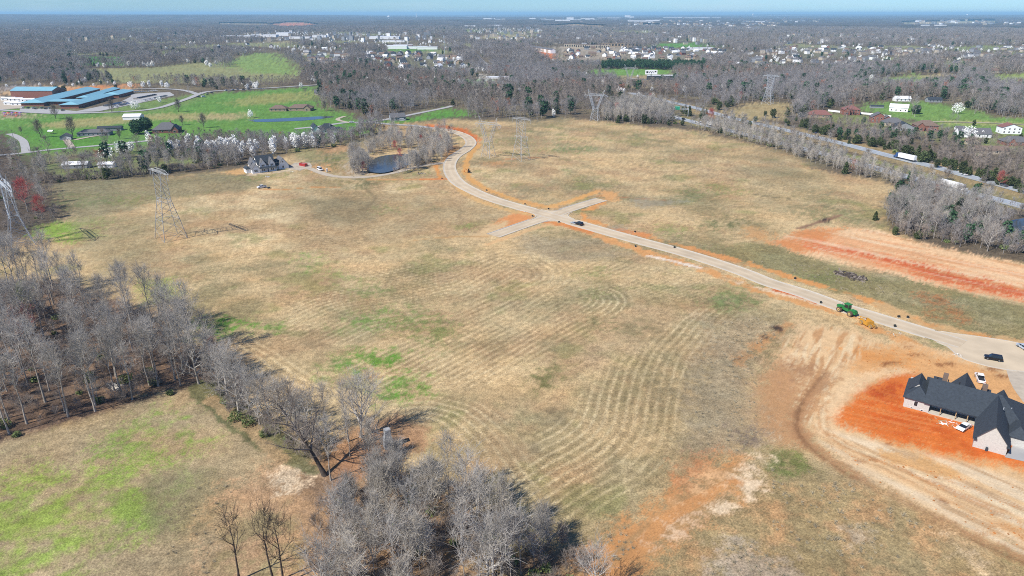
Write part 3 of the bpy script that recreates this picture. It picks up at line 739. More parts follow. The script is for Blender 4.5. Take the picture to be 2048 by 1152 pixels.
def strip(name, c, w, material, dz=0.0, parent=None, jag=0.0):
    l, r = offs(c, w / 2), offs(c, -w / 2)
    if jag:
        k = np.arange(len(c))
        l = offs(c, w / 2) + jag * (np.stack([vnoise(k / 2.5, k * 0 + 3, 4), vnoise(k / 2.5, k * 0 + 7, 4)], 1) - 0.5)
        r = offs(c, -w / 2) + jag * (np.stack([vnoise(k / 2.5, k * 0 + 13, 4), vnoise(k / 2.5, k * 0 + 17, 4)], 1) - 0.5)
    vs = []; mid = c
    for a, m_, b in zip(l, mid, r):
        for p in (a, m_, b): vs.append((p[0], p[1], hz(p[0], p[1]) + lift(p) + dz))
    fs = []
    for i in range(len(c) - 1):
        a = 3 * i
        fs += [(a, a + 1, a + 4, a + 3), (a + 1, a + 2, a + 5, a + 4)]
    fs = [f[::-1] for f in fs]
    o = mesh_obj(name, vs, fs, material, parent)
    return o

def kerb(c, o_, parent, w=0.4, h=0.13, skip=()):
    e = offs(c, o_); e2 = offs(c, o_ + (w if o_ > 0 else -w))
    vs = []; fs = []; run = False
    for i, (a, b) in enumerate(zip(e, e2)):
        if any(math.hypot(a[0] - s[0], a[1] - s[1]) < s[2] for s in skip): run = False; continue
        z = hz(a[0], a[1]) + lift(a)
        k = len(vs)
        vs += [(a[0], a[1], z - 0.1), (a[0], a[1], z + h), (b[0], b[1], z + h), (b[0], b[1], z - 0.25)]
        if run: fs += [(k - 4, k, k + 1, k - 3), (k - 3, k + 1, k + 2, k - 2), (k - 2, k + 2, k + 3, k - 1)]
        run = True
    if fs: return mesh_obj("kerb", vs, fs, m_conc, parent)

def road(name, pts, w, material, label, dz=0.0, step=4.0, kerbs=False, skip=(), jag=0.0):
    c = spline(GA(pts), step)
    o = strip(name, c, w, material, dz, jag=jag)
    tag(o, label, kind="structure")
    if kerbs:
        kerb(c, w / 2, o, skip=skip); kerb(c, -w / 2, o, skip=skip)
        for sd in (1, -1):
            strip("gutter", offs(c, sd * (w / 2 - .35)), .6, m_conc, dz + .005, o)
            strip("worn_lane", offs(c, sd * 1.9), 1.9, m_worn, dz + .006, o, jag=.5)
    return o, c

XC = G(1104, 431)          # the crossroads
BULB = G(1990, 708)        # the turning circle
RW = 8.4
main_pts = [(862, 257), (890, 260), (915, 266), (934, 275), (942, 286), (932, 298), (909, 313), (899, 330), (903, 348), (918, 366), (949, 383), (987, 398), (1030, 411),
            (1099, 430), (1174, 452), (1274, 480), (1374, 507), (1474, 540), (1538, 566), (1607, 588), (1677, 614), (1740, 633), (1795, 650), (1860, 670), (1925, 690)]
road_main, c_main = road("road", main_pts, RW, m_asph, "pale curved subdivision road sweeping from far bend to turning circle", 0.0, 2.5, True,
                         skip=[(XC[0], XC[1], 13.5), (BULB[0], BULB[1], 17.5)])
arm_a, c_a = road("road", [(1104, 431), (1130, 421), (1165, 410), (1203, 399)], 8.0, m_asph, "short pale road stub north of the crossroads", -0.012, 2.0, True, skip=[(XC[0], XC[1], 13.0)])
arm_b, c_b = road("road", [(1104, 431), (1070, 441), (1030, 454), (986, 469)], 8.0, m_asph, "short pale road stub south of the crossroads", -0.016, 2.0, True, skip=[(XC[0], XC[1], 13.0)])
# corner fillets of the crossroads
def fillets():
    dm = np.array(G(1140, 441)) - np.array(G(1068, 420)); dm /= np.linalg.norm(dm)
    da = np.array(G(1165, 410)) - np.array(G(1050, 447)); da /= np.linalg.norm(da)
    for sa in (1, -1):
        for sb in (1, -1):
            u, v = dm * sa, da * sb
            X0 = np.array(XC)
            cr = u[0] * v[1] - u[1] * v[0]
            nu = np.array([-u[1], u[0]]) * np.sign(cr); nv = np.array([v[1], -v[0]]) * np.sign(cr)
            # corner where the two road edges meet, then an arc between points 8 m along each edge
            a = X0 + nu * RW / 2; b = X0 + nv * 4.0
            M = np.array([[u[0], -v[0]], [u[1], -v[1]]])
            s, t = np.linalg.solve(M, b - a)
            cor = a + u * s
            p0 = cor + u * 8.5; p2 = cor + v * 8.5
            arc = [(1 - k) ** 2 * p0 + 2 * (1 - k) * k * cor + k * k * p2 for k in np.linspace(0, 1, 9)]
            inn = cor - (u + v) * 0.6
            vs = [(p[0], p[1], hz(*p) + lift(p) - 0.022) for p in [inn] + arc]
            f = [tuple(range(len(vs)))] if cr < 0 else [tuple(range(len(vs)))[::-1]]
            mesh_obj("road_corner", vs, f, m_asph, road_main)
            vs = []; fs = []
            for i, p in enumerate(arc):
                q = p + (u + v) / np.linalg.norm(u + v) * 0.4
                z = hz(*p) + lift(p); k = len(vs)
                vs += [(p[0], p[1], z - .1), (p[0], p[1], z + .13), (q[0], q[1], z + .13), (q[0], q[1], z - .25)]
                if i: fs += [(k - 4, k, k + 1, k - 3), (k - 3, k + 1, k + 2, k - 2), (k - 2, k + 2, k + 3, k - 1)]
            mesh_obj("kerb", vs, fs, m_conc, road_main)
fillets()
# turning circle
def bulb():
    pts = GA([(1868, 662), (1907, 669), (1960, 676), (2031, 687), (2075, 702), (2085, 722), (2060, 745), (2000, 740), (1950, 728), (1919, 716), (1895, 695), (1865, 682)])
    c = spline(list(pts) + [pts[0]], 2.0)[:-1]
    vs = [(p[0], p[1], hz(*p) + lift(p) - 0.018) for p in c]
    ctr = c.mean(0)
    vs.append((ctr[0], ctr[1], hz(*ctr) + lift(ctr) - 0.018)); n = len(c)
    o = mesh_obj("turning_circle", vs, [(i, (i + 1) % n, n) for i in range(n)], m_asph)
    bm = bmesh.new(); bm.from_mesh(o.data); bmesh.ops.recalc_face_normals(bm, faces=bm.faces)
    bm.to_mesh(o.data); bm.free()
    if o.data.polygons[0].normal.z < 0: o.data.flip_normals()
    tag(o, "wide pale turning circle at the end of the subdivision road", kind="structure")
    vs = []; fs = []
    for i in range(n + 1):
        p = c[i % n]; d = p - ctr; q = p + d / np.linalg.norm(d) * 0.4
        z = hz(*p) + lift(p); k = len(vs)
        if np.min(np.hypot(*(c_main - p).T)) < 4.6: vs += [(p[0], p[1], z - .3)] * 4
        else: vs += [(p[0], p[1], z - .1), (p[0], p[1], z + .12), (q[0], q[1], z + .12), (q[0], q[1], z - .25)]
        if i: fs += [(k - 4, k, k + 1, k - 3), (k - 3, k + 1, k + 2, k - 2), (k - 2, k + 2, k + 3, k - 1)]
    mesh_obj("kerb", vs, fs, m_conc, o)
bulb()
road("driveway", [(896, 325), (870, 327), (837, 332), (790, 343), (745, 351), (705, 353), (662, 350), (632, 341), (606, 333), (584, 331)], 5.2, m_gravel, "pale gravel drive curving past the pond to the white house", -0.02, 3.0, jag=0.8)
road("driveway", [(2120, 860), (2075, 820), (2046, 782), (2035, 755), (2030, 735)], 5.0, m_gravel, "grey gravel strip beside the black-roofed house", -0.03, 3.0, jag=0.8)
# gravel apron beside the garage
def apron(name, pts, material, label, dz=-0.03):
    w = GA(pts)
    vs = [(p[0], p[1], hz(*p) + lift(p) + dz) for p in w]
    o = mesh_obj(name, vs, [tuple(range(len(vs)))], material)
    if o.data.polygons[0].normal.z < 0: o.data.flip_normals()
    return tag(o, label, kind="structure")
apron("apron", [(2008, 918), (2024, 896), (2060, 880), (2200, 910), (2200, 960), (2060, 930)], m_asph2, "grey concrete apron in front of the garage", 0.0)
apron("apron", [(572, 336), (590, 326), (620, 326), (625, 333), (600, 341)], m_gravel, "pale gravel yard behind the white house", -0.028)

hw_near = [(1192, 201), (1216, 206), (1241, 212), (1300, 224), (1354, 236), (1409, 250), (1480, 266), (1558, 285), (1641, 307), (1696, 321), (1753, 336), (1831, 357), (1911, 379), (2048, 414), (2300, 486)]
hw_far = [(1258, 187), (1284, 193), (1330, 203), (1380, 214), (1426, 226), (1461, 236), (1560, 258), (1671, 285), (1736, 302), (1786, 315), (1881, 337), (1936, 352), (2046, 382), (2300, 456)]
def highway(pts, label):
    o, c = road("highway", pts, 11.6, m_high, label, 0.02, 8.0)
    for off, m_ in ((4.1, m_white), (-4.1, m_yellow)):
        strip("edge_line", offs(c, off), 0.28, m_, 0.035, o)
    mb = MB()
    acc = 0.0
    for i in range(len(c) - 1):
        if i % 2: continue
        a, b = c[i], c[i] + (c[i + 1] - c[i]) * 0.6
        d = b - a; n = np.array([-d[1], d[0]]) / np.linalg.norm(d) * 0.14
        z = hz(*a) + lift(a) + 0.045
        mb.add([(a[0] - n[0], a[1] - n[1], z), (b[0] - n[0], b[1] - n[1], z), (b[0] + n[0], b[1] + n[1], z), (a[0] + n[0], a[1] + n[1], z)], [(0, 1, 2, 3)])
    mb.build("lane_dashes", m_white, o)
    return c
hn = highway(hw_near, "near grey highway carriageway running behind the bare trees")
hf = highway(hw_far, "far grey highway carriageway below the cedar bank")
road("street", [(-60, 316), (50, 305), (100, 299), (160, 294), (230, 288), (300, 281)], 5.5, m_asph2, "narrow grey street behind the thin tree line at left")
road("lane", [(52, 305), (50, 292), (45, 281), (30, 272), (18, 268)], 6.0, m_asph2, "pale lane curving up beside the left wood", 0.05)
road("driveway", [(143, 294), (136, 284), (128, 276)], 5.0, m_gravel, "pale drive leading to the grey garage", 0.05)
road("driveway", [(150, 280), (180, 274), (200, 271), (204, 268)], 4.0, m_gravel, "pale curved path in front of the ranch house", 0.08)
road("street", [(-80, 221), (0, 222), (60, 226), (120, 228), (200, 226), (280, 222), (320, 216), (350, 207), (380, 197), (400, 189), (425, 184), (512, 179), (560, 176), (640, 171)], 8.0, m_asph2, "grey street curving past the school", 0.1)
road("street", [(395, 190), (370, 183), (330, 180), (270, 181), (240, 184)], 8.0, m_asph2, "grey street along the far side of the school car park", 0.14)
apron("car_park", [(150, 224), (190, 216), (240, 206), (262, 195), (262, 190), (340, 186), (350, 192), (300, 203), (250, 213), (200, 223)], m_asph2, "grey school car park", -0.1)
apron("car_park", [(40, 219), (100, 219), (160, 224), (200, 224), (120, 229), (40, 226)], m_asph2, "grey drop-off strip in front of the school", -0.06)
apron("car_park", [(0, 195), (48, 203), (48, 218), (0, 221)], m_gravel, "pale yard beside the portable classrooms", -0.1)
road("street", [(590, 258), (640, 253), (690, 246), (740, 244), (790, 236), (840, 226), (890, 216), (905, 212)], 6.5, m_asph2, "grey lane past the white farmhouse")
road("street", [(740, 245), (780, 249), (830, 252), (865, 257)], 6.5, m_asph2, "grey lane joining the new subdivision road", 0.06)
road("driveway", [(700, 246), (680, 242), (676, 238), (690, 233)], 4.5, m_gravel, "pale looped drive by the farm lane", 0.08)
road("street", [(1860, 244), (1960, 246), (2100, 252)], 4.0, m_gravel, "thin pale lane across the green meadow at right", 0.08)
road("street", [(930, 96), (950, 110), (968, 126), (985, 140)], 8.0, m_asph2, "far straight road through the woods", 0.1)
road("street", [(1262, 158), (1300, 160), (1335, 163)], 7.0, m_asph2, "grey frontage road by the billboard", 0.1)

def water_mat():
    m = bpy.data.materials.new("pond_water"); m.use_nodes = True
    nt = m.node_tree; b = nt.nodes["Principled BSDF"]
    b.inputs["Base Color"].default_value = (0.040, 0.046, 0.044, 1)
    b.inputs["Roughness"].default_value = 0.12
    b.inputs["Specular IOR Level"].default_value = 0.2
    geo = nt.nodes.new("ShaderNodeNewGeometry")
    nz = nt.nodes.new("ShaderNodeTexNoise"); nz.inputs["Scale"].default_value = 0.9; nz.inputs["Detail"].default_value = 4
    bp = nt.nodes.new("ShaderNodeBump"); bp.inputs["Strength"].default_value = 0.06
    nt.links.new(geo.outputs["Position"], nz.inputs["Vector"])
    nt.links.new(nz.outputs[0], bp.inputs["Height"]); nt.links.new(bp.outputs[0], b.inputs["Normal"])
    return m
m_water = water_mat()
def pond(pts, label):
    w = spline(list(GA(pts + [pts[0]])), 3.0)[:-1]
    ctr = w.mean(0); z = hgt(w[:, 0], w[:, 1]).max() + 0.12
    vs = [(p[0], p[1], z) for p in w] + [(ctr[0], ctr[1], z)]
    n = len(w)
    o = mesh_obj("pond", vs, [(i, (i + 1) % n, n) for i in range(n)], m_water)
    if o.data.polygons[0].normal.z < 0: o.data.flip_normals()
    return tag(o, label, kind="structure")
pond([(734, 344), (737, 328), (758, 314), (795, 309), (828, 310), (832, 318), (808, 334), (768, 346)], "dark pond among the bare trees below the road bend")
pond([(494, 240), (560, 237), (640, 233), (668, 234), (610, 241), (520, 244)], "pale narrow pond in the green meadow")
pond([(2006, 458), (2030, 440), (2110, 440), (2150, 500), (2070, 506), (2012, 496)], "dark blue pond behind bare trees at the right edge")

# ------------------------------------------------------------------ trees
def seg_mesh(name, segs, material, leaves=None, mats=None):
    """tubes (p0,p1,r0,r1,sides) and optional loose leaf faces -> one mesh"""
    vs, fs, fm = [], [], []
    base = 0
    for sides in sorted(set(s[4] for s in segs)):
        S = [s for s in segs if s[4] == sides]
        p0 = np.array([s[0] for s in S]); p1 = np.array([s[1] for s in S])
        r0 = np.array([s[2] for s in S]); r1 = np.array([s[3] for s in S])
        d = p1 - p0; d /= np.linalg.norm(d, axis=1)[:, None] + 1e-9
        ref = np.where(np.abs(d[:, 2:3]) < 0.9, np.array([[0, 0, 1.0]]), np.array([[1.0, 0, 0]]))
        u = np.cross(d, ref); u /= np.linalg.norm(u, axis=1)[:, None] + 1e-9
        w = np.cross(d, u)
        ang = 2 * pi * np.arange(sides) / sides
        ring = u[:, None, :] * np.cos(ang)[None, :, None] + w[:, None, :] * np.sin(ang)[None, :, None]
        a = p0[:, None, :] + ring * r0[:, None, None]; b = p1[:, None, :] + ring * r1[:, None, None]
        V = np.concatenate([a, b], 1).reshape(-1, 3)
        n = len(S)
        k = np.arange(sides); k2 = (k + 1) % sides
        F = np.stack([k, k2, k2 + sides, k + sides], 1)[None] + (np.arange(n) * 2 * sides)[:, None, None]
        vs.append(V); fs.append(F.reshape(-1, 4) + base); fm.append(np.zeros(n * sides, int)); base += len(V)
    if leaves is not None:
        c, sz, nrm = leaves
        n = len(c)
        u = np.cross(nrm, np.array([0.3, 0.5, 0.81])); u /= np.linalg.norm(u, axis=1)[:, None] + 1e-9
        w = np.cross(nrm, u)
        s = sz[:, None]
        V = np.stack([c - u * s - w * s * 0.7, c + u * s - w * s * 0.5, c + u * s * 0.8 + w * s, c - u * s * 0.9 + w * s * 0.8], 1).reshape(-1, 3)
        F = np.arange(n * 4).reshape(n, 4) + base
        vs.append(V); fs.append(F); fm.append(np.ones(n, int) if segs else np.zeros(n, int))
    V = np.concatenate(vs); F = np.concatenate(fs); M = np.concatenate(fm)
    me = bpy.data.meshes.new(name)
    me.vertices.add(len(V)); me.vertices.foreach_set("co", V.astype(np.float32).ravel())
    me.loops.add(len(F) * 4); me.polygons.add(len(F))
    me.loops.foreach_set("vertex_index", F.astype(np.int32).ravel())
    me.polygons.foreach_set("loop_start", np.arange(0, len(F) * 4, 4, dtype=np.int32))
    me.polygons.foreach_set("loop_total", np.full(len(F), 4, np.int32))
    ms = mats or [material]
    for m in ms: me.materials.append(m)
    if len(ms) > 1: me.polygons.foreach_set("material_index", M.astype(np.int32))
    me.update(calc_edges=True)
    return me

def unit(v): return v / (np.linalg.norm(v) + 1e-9)

def bare_segs(seed, h=19.0, cr=4.6, tr=0.24, clear=0.42, lean=(0, 0), limbs=13, br=6, tw=7, twr=0.026, up=0.5, fork=False, lod=0, spread=1.0, el0=0.35):
    """skeleton of a leafless tree: trunk segments and crown segments"""
    R = np.random.RandomState(seed)
    T, C = [], []
    nseg = 7
    pts = [np.zeros(3)]
    wob = R.randn(2) * 0.04
    for i in range(nseg):
        wob = wob * 0.6 + R.randn(2) * 0.035
        pts.append(pts[-1] + np.array([lean[0] + wob[0], lean[1] + wob[1], 1.0]) * (h * 0.92 / nseg))
    top = 0.12 if not fork else 0.3
    rad = [tr * (1 - (i / nseg) ** 0.9 * (1 - top)) for i in range(nseg + 1)]
    rad[0] *= 1.35
    for i in range(nseg):
        (T if pts[i][2] < h * (clear + 0.15) else C).append((pts[i], pts[i + 1], rad[i], rad[i + 1], 6 if not lod else 4))
    def at(t):
        f = t * nseg; i = min(int(f), nseg - 1); return pts[i] + (pts[i + 1] - pts[i]) * (f - i), rad[i] + (rad[i + 1] - rad[i]) * (f - i)
    az = R.rand() * 6.28
    for l in range(limbs):
        t = clear + (1 - clear) * ((l + R.rand() * 0.8) / limbs)
        t = min(t, 0.985)
        p, r = at(t)
        az += 2.4 + R.randn() * 0.35
        rel = (t - clear) / (1 - clear)
        prof = math.sqrt(max(0.06, 1 - (rel * 0.96) ** 2)) * (0.75 + 0.25 * min(1, rel * 4 + 0.3))
        ln = cr * spread * prof * (0.8 + R.rand() * 0.45)
        el = el0 + (1.1 - el0) * rel + R.randn() * 0.12
        d = np.array([cos(az) * cos(el), sin(az) * cos(el), sin(el)])
        q = p.copy(); rr = min(r * 0.8, tr * 0.58) * (0.85 + 0.3 * R.rand())
        nl = 4
        lp = [(q.copy(), d.copy(), rr)]
        for k in range(nl):
            d = unit(d + np.array([0, 0, up * 0.28]) + R.randn(3) * 0.13)
            q2 = q + d * ln / nl * 1.15
            r2 = rr * (0.72 if k < nl - 1 else 0.5)
            C.append((q, q2, rr, r2, 4 if not lod else 3))
            q, rr = q2, r2
            lp.append((q.copy(), d.copy(), rr))
        for b in range(br):
            f = 0.25 + 0.75 * (b + R.rand()) / br
            k = min(int(f * nl), nl - 1)
            q0, d0, r0 = lp[k]; q1 = lp[k + 1][0]
            s = q0 + (q1 - q0) * (f * nl - k if f * nl - k <= 1 else 1)
            dd = unit(d0 * 0.8 + R.randn(3) * 0.62 + np.array([0, 0, up * 0.5]))
            bl = (1.0 + 0.30 * ln) * (0.7 + 0.6 * R.rand())
            m = s + dd * bl * 0.5; e = m + unit(dd + R.randn(3) * 0.22 + np.array([0, 0, 0.2 * up])) * bl * 0.5
            rb = max(0.028, r0 * 0.38)
            C.append((s, m, rb, rb * 0.75, 3)); C.append((m, e, rb * 0.75, rb * 0.4, 3))
            for w in range(tw):
                g = R.rand()
                s2 = s + (m - s) * (g * 2) if g < 0.5 else m + (e - m) * (g * 2 - 1)
                dt = unit(dd * 0.7 + R.randn(3) * 0.6 + np.array([0, 0, up * 0.7]))
                tl = (0.8 + 1.1 * R.rand()) * (1.0 + 0.03 * h)
                e2 = s2 + dt * tl
                C.append((s2, e2, twr, twr * 0.35, 3))
    return T, C

m_bark = mat("grey_bark", A(190, 180, 166), 0.95, 0.30, 1.2, obvar=0.22, spec=0.1)
m_twig = mat("grey_twigs", A(208, 201, 190), 0.95, 0.22, 0.6, obvar=0.20, spec=0.1)
m_twig_pale = mat("pale_twigs", A(232, 222, 205), 0.95, 0.22, 0.6, obvar=0.16, spec=0.1)
m_bark_mid = mat("mid_bark", A(156, 144, 132), 0.95, 0.25, 1.2, spec=0.1)
m_bark_dark = mat("dark_bark", A(98, 88, 80), 0.95, 0.25, 1.2, spec=0.1)
m_red = mat("red_buds", A(226, 122, 114), 0.9, 0.25, 0.8, obvar=0.2, spec=0.1)
m_rust = mat("rust_buds", A(206, 146, 122), 0.9, 0.25, 0.8, obvar=0.2, spec=0.1)
m_lime = mat("lime_buds", A(196, 206, 134), 0.9, 0.25, 0.8, obvar=0.2, spec=0.1)
m_bloss = mat("white_blossom", (.86, .85, .80), 0.9, 0.10, 0.9, obvar=0.08, spec=0.1)
m_cedar = mat("cedar_green", A(92, 104, 66), 0.9, 0.35, 0.8, obvar=0.3, spec=0.1)
m_pine = mat("pine_green", A(70, 102, 70), 0.9, 0.35, 0.8, obvar=0.25, spec=0.1)
m_bush = mat("bush_green", A(134, 148, 92), 0.9, 0.35, 0.8, obvar=0.25, spec=0.1)
m_under = mat("brush_brown", A(190, 176, 162), 0.95, 0.2, 0.8, obvar=0.25, spec=0.1)

def tree_proto(name, seed, crown_mat=None, bark=None, **kw):
    T, C = bare_segs(seed, **kw)
    return (seg_mesh(name + "_trunk", T, bark or m_bark), seg_mesh(name + "_crown", C, crown_mat or m_twig))

def leaf_cloud(seed, n, fn, size):
    R = np.random.RandomState(seed)
    c = np.array([fn(R) for _ in range(n)])
    nr = R.randn(n, 3); nr /= np.linalg.norm(nr, axis=1)[:, None]
    return c, size * (0.6 + 0.8 * R.rand(n)), nr

def ell(rx, rz, zc, lump=0.18, seed=0):
    RR = np.random.RandomState(seed + 900)
    ax = RR.randn(9, 3); ax /= np.linalg.norm(ax, axis=1)[:, None]
    def f(R):
        d = unit(R.randn(3)); k = 1 + lump * max(-1, min(1, 1.6 * np.max(ax @ d) - 1.0)) * 2
        r = (0.35 + 0.65 * R.rand() ** 0.5) * k
        return np.array([d[0] * rx * r, d[1] * rx * r, zc + d[2] * rz * r * (1.0 if d[2] > 0 else 0.85)])
    return f
def cone(r, h, z0, seed=0):
    RR = np.random.RandomState(seed + 300); ph = RR.rand() * 6
    def f(R):
        t = R.rand() ** 1.4; a = R.rand() * 6.283
        rr = r * (1 - t) ** 0.5 * (0.35 + 0.65 * R.rand() ** 0.5) * (1 + 0.22 * sin(3 * a + ph + t * 9) + 0.15 * sin(7 * t * 6.28 + ph))
        return np.array([rr * cos(a), rr * sin(a), z0 + t * h])
    return f

def stem(h, r): return [(np.array([0, 0, 0.0]), np.array([0.05, 0, h]), r, r * 0.6, 5)]
PROTO = {}
for i in range(5):    # tall forest trees with high crowns
    PROTO["tall%d" % i] = tree_proto("tall", 40 + i, h=[21, 19, 22, 18, 20][i], cr=[4.6, 4.2, 5.0, 4.4, 4.0][i], tr=[.26, .22, .28, .22, .24][i], clear=[.48, .42, .5, .4, .5][i], limbs=14, br=6, tw=6, up=0.8, el0=.75,
                                     crown_mat=m_twig)
for i in range(4):    # slim understorey trees
    PROTO["slim%d" % i] = tree_proto("slim", 60 + i, h=[14, 12, 16, 11][i], cr=[2.6, 3.0, 2.8, 2.6][i], tr=[.12, .11, .14, .1][i], clear=[.35, .25, .4, .25][i], limbs=12, br=5, tw=5, up=0.9, twr=0.022, el0=.8,
                                     crown_mat=[m_twig_pale, m_twig, m_twig, m_twig_pale][i])
for i in range(4):    # round spreading trees
    PROTO["round%d" % i] = tree_proto("round", 80 + i, h=[15, 16, 13, 17][i], cr=[6.2, 6.8, 5.6, 7.4][i], tr=[.3, .34, .26, .38][i], clear=[.18, .2, .15, .22][i], limbs=17, br=7, tw=6, up=0.7, el0=.5,
                                      crown_mat=m_twig, bark=m_bark)
PROTO["oak_lean"] = tree_proto("oak", 101, h=22, cr=9.2, tr=.6, clear=.34, lean=(-0.5, 0.1), limbs=22, br=9, tw=6, up=0.5, bark=m_bark_dark, crown_mat=m_bark_mid)
PROTO["oak_wide"] = tree_proto("oak", 102, h=19, cr=9.0, tr=.34, clear=.16, lean=(0.02, 0), limbs=24, br=9, tw=6, up=0.9, twr=.022, el0=.6)
for i in range(2):    # dark, sparsely twigged trees
    PROTO["dark%d" % i] = tree_proto("dark", 131 + i, crown_mat=m_bark_dark, bark=m_bark_dark, h=13.5, cr=3.6, tr=.2, clear=.38, limbs=9, br=5, tw=4, up=.9, twr=.022)
PROTO["thicket0"] = tree_proto("thicket", 111, h=11, cr=4.6, tr=.11, clear=.06, limbs=22, br=7, tw=6, up=1.0, el0=.85, twr=0.024, crown_mat=m_twig_pale)
PROTO["thicket1"] = tree_proto("thicket", 112, h=9, cr=4.2, tr=.1, clear=.05, limbs=20, br=7, tw=6, up=1.0, el0=.85, twr=0.024, crown_mat=m_twig)
PROTO["red0"] = tree_proto("red", 121, h=14, cr=4.6, tr=.2, clear=.3, limbs=14, br=7, tw=7, up=0.7, twr=0.04, crown_mat=m_red)
PROTO["rust0"] = tree_proto("rust", 122, h=12, cr=3.8, tr=.16, clear=.3, limbs=13, br=7, tw=9, up=0.7, twr=0.05, crown_mat=m_rust)
PROTO["lime0"] = tree_proto("lime", 123, h=13, cr=4.4, tr=.18, clear=.3, limbs=13, br=7, tw=9, up=0.7, twr=0.05, crown_mat=m_lime)
for i in range(3):    # flowering pears
    PROTO["bloss%d" % i] = (seg_mesh("pear_trunk", stem(3, .14), m_bark), seg_mesh("pear_crown", [], m_bloss, leaf_cloud(140 + i, 520, ell([1.9, 2.6, 4.2][i], [4.4, 3.6, 3.8][i], [6.0, 5.0, 5.2][i], 0.42, i), .27)))
for i in range(3):    # red cedars
    PROTO["cedar%d" % i] = (seg_mesh("cedar_trunk", stem(2, .14), m_bark), seg_mesh("cedar_crown", [], m_cedar, leaf_cloud(150 + i, 800, [cone(2.4, 8.5, .5, 0), ell(2.2, 4.2, 4.4, .4, 11), ell(2.6, 3.2, 3.4, .45, 12)][i], .32)))
for i in range(2):    # dense yard trees
    PROTO["yard%d" % i] = tree_proto("yard", 135 + i, crown_mat=m_bark_mid, bark=m_bark_dark, h=[12, 13][i], cr=[5.6, 4.6][i], tr=.3, clear=.16, limbs=18, br=7, tw=8, up=.8, twr=.045, el0=.55)
PROTO["magnolia"] = (seg_mesh("magnolia_trunk", stem(3, .3), m_bark), seg_mesh("magnolia_crown", [], m_pine, leaf_cloud(160, 1800, ell(6.0, 5.6, 6.6, 0.3, 5), .45)))
for i in range(2):
    PROTO["bush%d" % i] = (seg_mesh("bush_trunk", stem(1, .06), m_bark), seg_mesh("bush_crown", [], m_bush, leaf_cloud(170 + i, 420, ell([1.5, 2.2][i], [1.1, 1.5][i], [1.2, 1.6][i], 0.35, i), .2)))

def plant(kind, x, y, s=1.0, rz=None, label="", group=None, name="bare_tree", cat="tree", sz=None):
    o = thing(name, label, cat, x, y, None, rnd.random() * 6.28 if rz is None else rz, group)
    o.location.z -= 0.08
    o.scale = (s, s, s * (sz or 1.0))
    t, c = PROTO[kind]
    link("trunk", t, o); link("crown", c, o)
    return o

def PX(x, y):
    d = Y2d(y)
    return 1024 + x * d / H, 576 + (d - FPX * SP) / CP
def Y2d(Y):   # ground distance -> the 'down' term of G
    # Y = H*(F CP - yc SP)/d with yc = (d - F SP)/CP
    return H * FPX / (Y * CP + H * SP)

def scatter(poly_px, n, mind, seed):
    """n random points at least mind apart inside a ground polygon given in photograph pixels"""
    w = GA(poly_px); R = random.Random(seed)
    x0, y0 = w.min(0); x1, y1 = w.max(0)
    out = []; tries = 0
    while len(out) < n and tries < n * 60:
        tries += 1
        x, y = R.uniform(x0, x1), R.uniform(y0, y1)
        if not inside(x, y, w): continue
        if any((x - a) ** 2 + (y - b) ** 2 < mind * mind for a, b in out): continue
        out.append((x, y))
    return out

R2 = random.Random(5)
SHAPE = {"tall": "tall", "slim": "slim", "roun": "spreading", "thic": "bushy", "dark": "dark"}
def wood(poly, n, mind, kinds, label, group, seed, smin=.8, smax=1.1, name="bare_tree", cat="tree"):
    """trees of one wood; each is labelled by its build and by the part of the wood it stands in"""
    pts = scatter(poly, n, mind, seed)
    q = sorted(PX(x, y)[0] for x, y in pts); v = sorted(PX(x, y)[1] for x, y in pts); m = len(pts)
    for x, y in pts:
        k = R2.choice(kinds); a, b = PX(x, y)
        hx = ["left", "middle left", "middle right", "right"][min(3, int(4 * q.index(a) / m))]
        hy = ["far", "back", "middle", "front"][min(3, int(4 * v.index(b) / m))]
        lab = "%s %s, %s %s part" % (SHAPE[k[:4]], label, hy, hx)
        plant(k, x, y, R2.uniform(smin, smax), label=lab, group=group, name=name, cat=cat, sz=R2.uniform(.92, 1.1))

tall = ["tall%d" % i for i in range(5)]; slim = ["slim%d" % i for i in range(4)]; rnd_k = ["round%d" % i for i in range(4)]
# the wood on the left
wood([(-70, 578), (110, 572), (225, 614), (330, 655), (405, 708), (400, 750), (200, 815), (0, 880), (-70, 905)], 84, 4.4, tall + tall + slim, "bare tree of the left-edge wood", "bare trees in the left wood", 21, .78, 1.08)
wood([(-40, 890), (200, 822), (390, 765), (392, 752), (200, 806), (-40, 868)], 11, 3.2, ["tall0", "tall2", "tall4", "slim2"], "straight-trunked tree on the lower edge of the left wood", "front row of the left wood", 22, .85, 1.05)
wood([(300, 632), (345, 646), (430, 700), (450, 722), (400, 712), (330, 665)], 9, 3.5, rnd_k + ["slim1"], "bare tree on the field side of the left wood", "field edge of the left wood", 23, .7, .9)
